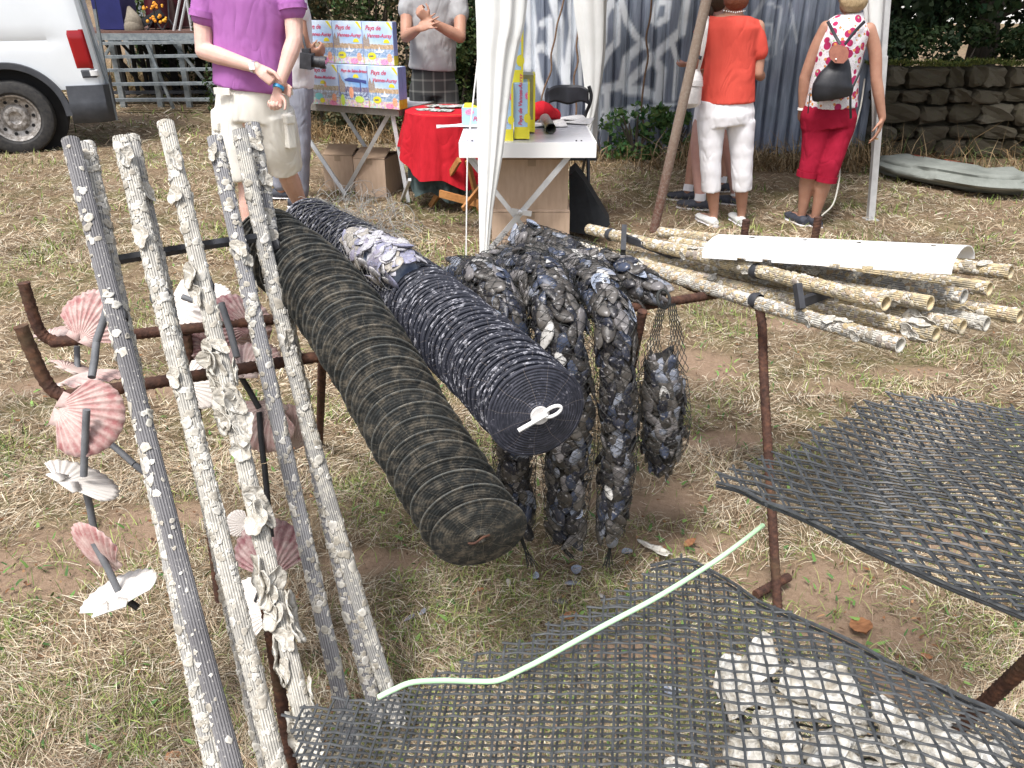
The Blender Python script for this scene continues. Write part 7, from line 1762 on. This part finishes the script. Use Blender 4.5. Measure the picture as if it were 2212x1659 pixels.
STR = [([(700, 900), (695, 520), (760, 380), (830, 300), (838, 60), (790, 8), (742, 120), (735, 300)], 34), ([(860, 0), (900, 150), (960, 250), (1040, 330)], 32), ([(1000, 320), (900, 420), (870, 600), (720, 640)], 42),
       ([(900, 600), (1000, 500), (1150, 350), (1290, 220), (1325, 0)], 40), ([(1080, 400), (1150, 500), (1130, 700), (1000, 640), (900, 640)], 46), ([(1215, 280), (1260, 430), (1240, 700)], 26),
       ([(1090, 150), (1120, 10), (1200, 15), (1185, 130), (1110, 170)], 30), ([(640, 800), (900, 770), (1180, 745), (1300, 735)], 17), ([(600, 950), (680, 860), (800, 830), (1000, 815), (1250, 805)], 26),
       ([(205, 0), (230, 200), (205, 470)], 50), ([(300, 170), (350, 140), (360, 380), (300, 330), (240, 360), (270, 560), (330, 700)], 34), ([(380, 0), (420, 150), (410, 400), (480, 600)], 46), ([(505, 0), (520, 200), (470, 560)], 38), ([(565, 100), (570, 600)], 18),
       ([(680, 60), (700, 300), (690, 500)], 36), ([(1330, 10), (1300, 240)], 26), ([(930, 800), (880, 930), (870, 1050)], 22), ([(760, 640), (760, 800)], 30), ([(660, 900), (650, 1080)], 34),
       ([(1800, 120), (1880, 0)], 20), ([(1840, 175), (1935, 175), (1935, 400), (1870, 430)], 13), ([(1905, 20), (2000, 60), (1965, 300), (1900, 330)], 14), ([(2060, 20), (2110, 300)], 14), ([(2000, 350), (2090, 120)], 10), ([(1890, 300), (1965, 290), (1960, 380)], 12)]
STRD = [([(1080 + x / 3.29, y / 3.29) for x, y in p], w_ / 3.29 / 1.35, 1.0 if p[0][0] < 1700 else .32) for p, w_ in STR]
fence = thing('corrugated_fence', 'grey corrugated metal fence sprayed with white graffiti strokes', 'fence', (2.0, YFN, 0))
def paint_at(P):
    q = P - np.array([0, 0, CAM_H]); d = q @ np.array(FW); u = 1106 + q[:, 0] / d * FPX; v = 829.5 - (q @ np.array(UP)) / d * FPX
    m = np.zeros(len(P))
    for pts, w_, k in STRD:
        for (x0, y0), (x1, y1) in zip(pts[:-1], pts[1:]):
            dx, dy = x1 - x0, y1 - y0; t_ = np.clip(((u - x0) * dx + (v - y0) * dy) / (dx * dx + dy * dy + 1e-9), 0, 1)
            ds = np.hypot(u - x0 - t_ * dx, (v - y0 - t_ * dy) * .9); m = np.maximum(m, k * np.clip((w_ * 1.25 - ds) / (w_ * .55), 0, 1))
    return m
edges_ = [(-.05, .80, -.01, 0), (.72, 1.55, .006, .03), (1.47, 2.30, -.012, -.02), (2.22, 3.0, .012, .04), (2.92, 3.50, -.03, .01)]
for k, (x0, x1, lean, dy) in enumerate(edges_):
    nx, nz = int((x1 - x0) / .0065), 90; xx = np.linspace(x0, x1, nx); zz_ = np.linspace(0.0, 2.25, nz)
    A, Bz = np.meshgrid(xx, zz_, indexing='ij'); ph = (A - x0) / .125 * 2 * math.pi
    fr_ = (ph / (2 * math.pi)) % 1.0; prof = np.clip((np.abs(fr_ - .5) - .36) / .05, 0, 1) * .042 - .006 * np.sin(fr_ * math.pi)
    dent = .012 * (hashnoise(A, Bz, .35, 31 + k) - .5) + .006 * (hashnoise(A, Bz, .12, 41 + k) - .5)
    Yv = YFN + dy + prof + dent + .03 * Bz * (k % 2 - .5); Xv = A + lean * Bz + .01 * np.sin(Bz * 2 + k)
    V = np.stack([Xv, Yv, Bz], -1).reshape(-1, 3); pm = paint_at(V); idx = np.arange(nx * nz).reshape(nx, nz)
    F = np.stack([idx[:-1, :-1], idx[1:, :-1], idx[1:, 1:], idx[:-1, 1:]], -1).reshape(-1, 4)
    me = npmesh('corrugated_sheet', V - np.array(worldloc(fence)), [F], M_fence, np.repeat(pm[:, None], 3, 1)); link('corrugated_sheet', me, fence)
for (u0, v0, u1, v1, lab) in ((1160, 280, 1215, 15, 'long dry stem leaning on the fence behind the black chair'), (1240, 250, 1252, 0, 'thin brown stem running up the fence beside the tent curtain'), (1385, 310, 1405, 0, 'rust brown vine stem climbing the middle of the fence')):
    b = MB(); a = at_y(u0, v0, YFN - .10); c_ = at_y(u1, v1, YFN - .07); a.z = min(a.z, .35); pts_ = [a.lerp(c_, i / 8) + Vector((U(-.02, .02), 0, 0)) for i in range(9)] + [c_ + (c_ - a) * .4]; b.tube(spline(pts_, 3), .009, 6); tag(b.build('dry_stem', mat('dry_stem', (.13, .075, .045), (.22, .14, .09), 30, .9), None), lab, 'stem')
# ================================================================== STONE WALL
wall = thing('stone_wall', 'old dry stone wall with moss along its top', 'wall', (5.0, 8.3, 0))
M_stone = NT('field_stone'); t = M_stone; n = t.noise(7, 6, .7); n2 = t.noise(40, 5, .75); r_ = t.rand()
c = t.ramp(r_, [(0, (.055, .048, .032)), (.3, (.095, .083, .06)), (.6, (.068, .056, .038)), (.85, (.125, .112, .085))]); c = t.mix(t.ramp(n2, [(.35, .6), (.6, 0.0)]), c, (.06, .055, .042)); c = t.mix(t.ramp(n, [(.55, 0.0), (.68, .55)]), c, (.075, .085, .032)); c = t.mix(t.ramp(n2, [(.66, 0.0), (.74, .5)]), c, (.27, .245, .20))
t.base(c); t.set(.95, spec=.15); t.bump(t.math('ADD', n, n2), .8, .012); M_stone = t.m
def stone_mesh(seed):
    rr = random.Random(seed); b = MB(); NU = 8
    vs = []; fs = []; idx_ = {}
    ph = [rr.uniform(0, 6) for _ in range(6)]
    def pt(x, y, z):
        k = (round(x, 3), round(y, 3), round(z, 3))
        if k not in idx_:
            e = 9.0; n_ = (abs(x) ** e + abs(y) ** e + abs(z) ** e) ** (1 / e); q = Vector((x, y, z)) / n_
            q.x *= 1 + .10 * math.sin(q.z * 2.6 + ph[0]) + .07 * math.sin(q.z * 6 + ph[1]); q.z *= 1 + .11 * math.sin(q.x * 2.4 + ph[2]) + .06 * math.sin(q.x * 6 + ph[3]); q.y *= 1 + .12 * math.sin(q.x * 3 + q.z * 2 + ph[4])
            q += Vector((rr.uniform(-1, 1), rr.uniform(-1, 1), rr.uniform(-1, 1))) * .07
            idx_[k] = len(vs); vs.append(tuple(q * .5))
        return idx_[k]
    g_ = [-1, -.6, 0, .6, 1]
    for ax in range(3):
        for s_ in (-1, 1):
            for i in range(4):
                for j in range(4):
                    c4 = []
                    for (a, c_) in ((g_[i], g_[j]), (g_[i + 1], g_[j]), (g_[i + 1], g_[j + 1]), (g_[i], g_[j + 1])):
                        p = [0, 0, 0]; p[ax] = s_; p[(ax + 1) % 3] = a; p[(ax + 2) % 3] = c_; c4.append(pt(*p))
                    fs.append(tuple(c4) if s_ > 0 else tuple(reversed(c4)))
    b.add(vs, fs); return b.mesh('stone', M_stone, smooth=False)
ST = [stone_mesh(i) for i in range(8)]
YW = 8.25
b = MB(); b.box((6.2, YW + .28, .40), (5.4, .34, .80)); b.build('backing', mat('dark_joint', (.03, .027, .018), (.055, .048, .032), 20, .95, .5), wall, smooth=False)
z = 0.0
for row, hgt in enumerate((.17, .15, .19, .14, .19)):
    x = 3.42 + U(0, .1)
    while x < 8.6:
        w_ = U(.13, .36) * (1.15 if hgt > .16 else .9); k = rnd.randrange(8); hh = hgt * U(.78, 1.0)
        if x < 6.4 or rnd.random() < .6:
            m4 = Matrix.Translation((x + w_ / 2, YW + .10 + U(-.035, .03), z + hgt / 2 + U(-.015, .015))) @ Matrix.Rotation(U(-.10, .10), 4, 'Y') @ Matrix.Rotation(U(-.1, .1), 4, 'Z') @ Matrix.Diagonal((w_ * .99, .30, hh * 1.0, 1)); place('stone', ST[k], wall, m4)
        x += w_ + U(.004, .022)
    z += hgt
# ================================================================== FOLIAGE
def m_leaves(name, a, b_, trans=.25):
    t = NT(name); c = t.mix(t.ramp(t.noise(.9, 3, .6), [(.4, 0.0), (.65, 1.0)]), a, b_); c = t.mix(1.0, c, t.attr(), 'MULTIPLY'); t.base(c); t.set(.6, spec=.3); t.b.inputs['Subsurface Weight'].default_value = 0
    tr = t.n('BsdfTranslucent'); t.l(c, tr.inputs[0]); mx = t.n('MixShader'); mx.inputs[0].default_value = trans; out = t.t.nodes['Material Output']
    t.l(t.b.outputs[0], mx.inputs[1]); t.l(tr.outputs[0], mx.inputs[2]); t.l(mx.outputs[0], out.inputs[0]); return t.m
M_lf = m_leaves('hedge_leaves', (.040, .068, .022), (.075, .105, .032)); M_lfd = m_leaves('dark_tree_leaves', (.018, .036, .014), (.045, .072, .022)); M_lfs = m_leaves('shrub_leaves', (.07, .15, .045), (.12, .21, .07)); M_lfo = m_leaves('olive_bramble', (.085, .080, .040), (.13, .125, .065))
def leafcloud(name, mat_, n, center, size, leaf, clumps=26, parent=None, floor=0.0, shell=.5, seed=0, bright=.35):
    gg = np.random.default_rng(100 + seed)
    cc = gg.uniform(-1, 1, (clumps, 3)); cc /= np.maximum(1, np.linalg.norm(cc, axis=1))[:, None]; cr = gg.uniform(.16, .38, clumps)
    k = gg.integers(0, clumps, n); v = gg.normal(0, 1, (n, 3)); v /= np.linalg.norm(v, axis=1)[:, None]
    p = cc[k] + v * (cr[k] * gg.uniform(shell, 1, n) ** .5)[:, None]
    P = np.array(center) + p * np.array(size); keep = P[:, 2] > floor; P = P[keep]; v = v[keep]; n = len(P)
    nr = v + gg.normal(0, .7, (n, 3)); nr /= np.linalg.norm(nr, axis=1)[:, None]; a = np.cross(nr, gg.normal(0, 1, (n, 3))); a /= np.linalg.norm(a, axis=1)[:, None]; b_ = np.cross(nr, a)
    L = gg.uniform(.6, 1.3, n)[:, None] * leaf; W_ = L * gg.uniform(.4, .7, n)[:, None]
    V = np.stack([P - a * L * .5, P + b_ * W_ * .5 - a * L * .05, P + a * L * .5, P - b_ * W_ * .5 - a * L * .05], 1).reshape(-1, 3); F = np.arange(n * 4).reshape(n, 4)
    col = np.repeat((gg.uniform(1 - bright, 1 + bright, (n, 1)) * np.array([[1, 1, 1]]) * (1 + .25 * gg.normal(0, 1, (n, 1)) * np.array([[1, .2, 0]]))), 4, 0)
    if parent is not None: V = V - np.array(worldloc(parent))
    me = npmesh(name, V, [F], mat_, np.clip(col, .2, 2.2), smooth=False); return link(name, me, parent)
M_bark = mat('bark', (.035, .028, .020), (.08, .065, .05), 12, .95, .6, stretch=(4, 4, .6))
def tree(label, x, y, z0, hgt, rad, n, m_, name='tree', cat='tree', group=None, trunk=.14, seed=0, leaf=.09, crown_z=.62, clumps=30, low=0.0):
    t_ = thing(name, label, cat, (x, y, 0), group)
    b = MB(); zc = hgt * crown_z; b.tube(spline([(x, y, 0), (x + .08, y + .03, zc * .4), (x - .05, y, zc * .8), (x + .02, y, zc * 1.15)], 5), [trunk * (1 - .6 * i / 15) for i in range(16)], 9); b.build('trunk', M_bark, t_)
    b = MB(); rr = random.Random(seed)
    for i in range(9):
        a = rr.uniform(0, 6.3); s_ = Vector((x, y, zc * rr.uniform(.45, .95))); e = s_ + Vector((math.cos(a) * rad * .75, math.sin(a) * rad * .75, rr.uniform(.1, .5) * rad)); b.tube(spline([s_, s_.lerp(e, .5) + Vector((0, 0, .1)), e], 4), [trunk * .4 * (1 - .8 * q / 8) for q in range(9)], 6)
    b.build('limb', M_bark, t_)
    leafcloud('crown', m_, n, (x, y, zc + (hgt - zc) * .35), (rad, rad * .9, (hgt - low) * .5), leaf, clumps, t_, low, seed=seed)
    return t_
def shrub(label, x, y, rx, ry, h_, n, m_, leaf, seed, name='hedge_bush', cat='bush', group=None, clumps=26):
    t_ = thing(name, label, cat, (x, y, 0), group)
    b = MB(); rr = random.Random(seed)
    for i in range(7): e = Vector((x + rr.uniform(-.6, .6) * rx, y + rr.uniform(-.5, .5) * ry, h_ * rr.uniform(.5, .85))); b.tube(spline([(x + rr.uniform(-.2, .2) * rx, y, 0), ((x + e.x) / 2, (y + e.y) / 2, e.z * .55), e], 4), [.02 * (1 - .7 * q / 8) for q in range(9)], 5)
    b.build('stem', M_bark, t_); leafcloud('foliage', m_, n, (x, y, h_ * .5), (rx, ry, h_ * .56), leaf, clumps, t_, .02, seed=seed); return t_
G1 = 'bushes in the hedge behind the tables'
for i, (u, y, rx, h_, m_, lab) in enumerate([(575, 10.6, .9, 2.6, M_lf, 'green hedge bush above the purple shirted man, nearest the stage'), (690, 9.9, .75, 2.4, M_lfo, 'olive brown hedge bush behind the left puzzle boxes'), (790, 9.7, .75, 2.5, M_lfo, 'greyish hedge bush behind the right puzzle boxes'), (890, 9.5, .70, 2.7, M_lf, 'deep green hedge bush left of the man in grey'), (985, 9.5, .62, 2.5, M_lfd, 'dark hedge bush right of the man in grey'), (1075, 9.9, .75, 2.6, M_lfd, 'dark hedge bush hidden behind the wide white curtain'), (470, 12.9 + 1.6, 1.2, 3.0, M_lf, 'green bush seen through the railing, right part'), (330, 17, 1.6, 3.4, M_lf, 'green bush seen through the railing, left part')]):
    p = at_y(u, 100, y); shrub(lab, p.x, y, rx, .55, h_, 13000, m_, .055 if y < 12 else .08, 50 + i, group=G1)
for i, (x, y, h_, r_, m_, lab) in enumerate([(4.2, 10.0, 3.6, 1.3, M_lfd, 'dark leafy tree just right of the tent leg behind the stone wall'), (5.6, 10.6, 3.9, 1.6, M_lfd, 'dark leafy tree overhanging the middle of the stone wall'), (7.3, 10.0, 3.8, 1.7, M_lfd, 'dark leafy tree at the far right behind the stone wall'), (2.2, 12.5, 4.6, 2.0, M_lfd, 'tall dark tree behind the metal fence'), (-6.5, 20, 6, 2.6, M_lf, 'green tree far behind the white van')]):
    tree(lab, x, y, 0, h_, r_, 15000, m_, group='trees at the edge of the field', seed=80 + i, leaf=.10 if y < 12 else .15, crown_z=.5, low=.75 if y < 11 else 1.6, clumps=34)
for i, (x, rx, lab) in enumerate(((4.4, .9, 'low ivy bush resting on the wall top beside the tent leg'), (5.9, .9, 'low ivy bush on the wall top at the right edge'))): shrub(lab, x, 8.95, rx, .45, 1.25, 9000, M_lfd, .06, 95 + i, name='ivy_bush', group='ivy bushes behind the wall')
p = at_y(1370, 320, 8.2); shrub('leafy green shrub growing at the foot of the graffiti fence', p.x, 8.15, .30, .16, .52, 900, M_lfs, .065, 120, name='shrub', clumps=16)
p = at_y(1452, 330, 8.2); shrub('smaller green shrub right of the leafy one at the fence foot', p.x, 8.15, .22, .14, .42, 500, M_lfs, .06, 121, name='shrub', clumps=10)
tree('broad tree whose branches overhang the stone wall above the picture', 5.0, 9.6, 0, 6.6, 3.3, 26000, M_lfd, group='trees at the edge of the field', seed=180, leaf=.14, crown_z=.72, low=2.35, clumps=40)
# tall dry grass along the fence and wall
def tallgrass(name, label, n, x0, x1, y0, y1, L, pal, clump, lean=.5):
    x = g.uniform(x0, x1, n); y = g.uniform(y0, y1, n); k = g.random(n) < .10 + clump * np.clip(hashnoise(x, y, .45, 61) * 2.2 - .6, 0, 2); x = x[k]; y = y[k]; n = len(x)
    c = np.array(pal)[g.integers(0, len(pal), n)] * g.uniform(.6, 1.2, (n, 1)); V, Q, T, C = blades(x, y, np.zeros(n), g.uniform(*L, n) * (.5 + hashnoise(x, y, .4, 62)), g.uniform(.004, .010, n), g.uniform(0, 6.3, n), g.uniform(.35, 1.4, n), g.uniform(-lean * 2, .1, n), c)
    tag(link(name, npmesh(name, V, [Q, T], M_blade, C, smooth=False)), label, 'grass', kind='stuff')
DRYP = [[.30, .20, .10], [.22, .14, .07], [.38, .28, .16], [.14, .10, .05]]
tallgrass('tall_dry_grass', 'tall dead brown grass along the foot of the metal fence', 9000, .2, 3.5, 7.5, 8.38, (.06, .42), DRYP + [[.42, .32, .20]], .9, lean=.9)
tallgrass('wall_grass', 'tall brown and green grass in front of the stone wall', 5200, 3.2, 6.6, 7.3, 8.1, (.08, .45), DRYP + [[.06, .09, .03], [.09, .12, .04]], .9)
tallgrass('bank_grass', 'dead brown undergrowth below the hedge and stage', 9000, -3.2, .1, 9.0, 9.7, (.06, .30), DRYP, .9, lean=.9)
tallgrass('stage_undergrowth', 'dry brown undergrowth behind the stage legs', 9000, -8.2, -3.0, 13.8, 15.5, (.2, .8), DRYP + [[.10, .12, .05]], 1.0)
tallgrass('wall_moss', 'mossy green growth along the top of the stone wall', 1, 0, 1, 0, 1, (.1, .2), DRYP, 9) if False else None
x = g.uniform(3.3, 7.5, 9000); y = g.uniform(8.2, 8.6, 9000); V, Q, T, C = blades(x, y, .835 + .03 * hashnoise(x, y, .2, 71), g.uniform(.01, .06, 9000), g.uniform(.006, .014, 9000), g.uniform(0, 6.3, 9000), g.uniform(.1, 1.3, 9000), g.uniform(-1.0, .1, 9000), np.array([[.085, .105, .02], [.05, .07, .018], [.12, .12, .03]])[g.integers(0, 3, 9000)])
tag(link('moss', npmesh('moss', V, [Q, T], M_blade, C, smooth=False)), 'yellow green moss growing along the top of the stone wall', 'moss', kind='stuff')
# red soil bank behind the stage
b = MB(); b.grid(lambda u, v: (-9 + 9.6 * u, 15.2 + 2.6 * v, -.05 + 1.55 * (v ** .7) + .12 * math.sin(u * 23) * v), 30, 8); link('bank', b.mesh('bank', mat('bank_soil', (.16, .11, .07), (.26, .19, .12), 6, .95, .6, bdist=.05)), kind='structure')
# pale marquee added far behind the trees so that their gaps look bright
mq = thing('backdrop', 'added white marquee glimpsed in the gaps between the trees', 'background', (14, 30, 0))
b = MB(); b.box((14, 31, 1.2), (13, 5, 2.4)); b.build('wall', M_curt, mq, smooth=False)
b = MB(); b.prism([(7.4, 28.3, 2.41), (20.6, 28.3, 2.41), (14, 28.3, 4.2)], (0, 5.5, 0)); b.build('roof', M_curt, mq, smooth=False)
# ================================================================== TARPAULIN
M_tarp = mat('grey_green_tarp', (.165, .178, .16), (.235, .25, .228), 5, .7, .6, bscale=7, bdist=.03, spec=.2)
tp = thing('tarpaulin', 'grey green tarpaulin folded into a long roll before the stone wall', 'tarpaulin', at_h(2050, 425, 0))
yt = [(1893, 372, 7.6), (1925, 366, 7.45), (1985, 376, 7.2), (2060, 398, 6.95), (2130, 410, 6.75), (2190, 412, 6.75)]
P_ = []
for (u, v, y) in yt: p = at_y(u, v, y); P_.append(Vector((p.x, y, .10)))
P_ = spline(P_, 10); nT = len(P_)
b = MB(); b.tube(P_, [(.07 + .18 * min(1, i / 16), .035 + .05 * min(1, i / 12)) for i in range(nT)], 40, flat=(0, 0, 1), prof=lambda i, j, s: 1 + .10 * math.sin(j * .95 + .06 * i + .8 * math.sin(i * .11)) + .05 * math.sin(j * 2.1 - .10 * i) - .10 * max(0, math.sin(i * .30 + j * .25)) ** 6); b.build('outer_fold', M_tarp, tp, angle=60)
e = P_[-1]; dT = (P_[-1] - P_[-4]).normalized(); sT = dT.cross(Vector((0, 0, 1))).normalized()
for k, (a, zz_, r_) in enumerate(((-.10, .02, .045), (.02, .03, .05), (.12, .0, .04))):
    b = MB(); c_ = e + sT * a + Vector((0, 0, zz_)); spp = [c_ + sT * math.cos(q * .5) * r_ * (q / 26 + .2) + Vector((0, 0, math.sin(q * .5) * r_ * (q / 26 + .2))) for q in range(26)]
    b.add([p + dT * s_ for s_ in (-.05, .06 + .02 * k) for p in spp], [(i, i + 1, 26 + i + 1, 26 + i) for i in range(25)]); b.build('rolled_layer', M_tarp, tp)
b = MB(); b.grid(lambda u, v: at_h(1935 + 150 * u + 20 * v, 345 + 22 * u - 14 * v, .03 + .11 * math.sin(u * 7 + v * 4) ** 2), 16, 6); tag(b.build('red_sheet', mat('red_sheet', (.24, .03, .012), (.32, .05, .02), 20, .7, .4)), 'crumpled orange red sheet lying behind the grey tarpaulin', 'sheet')
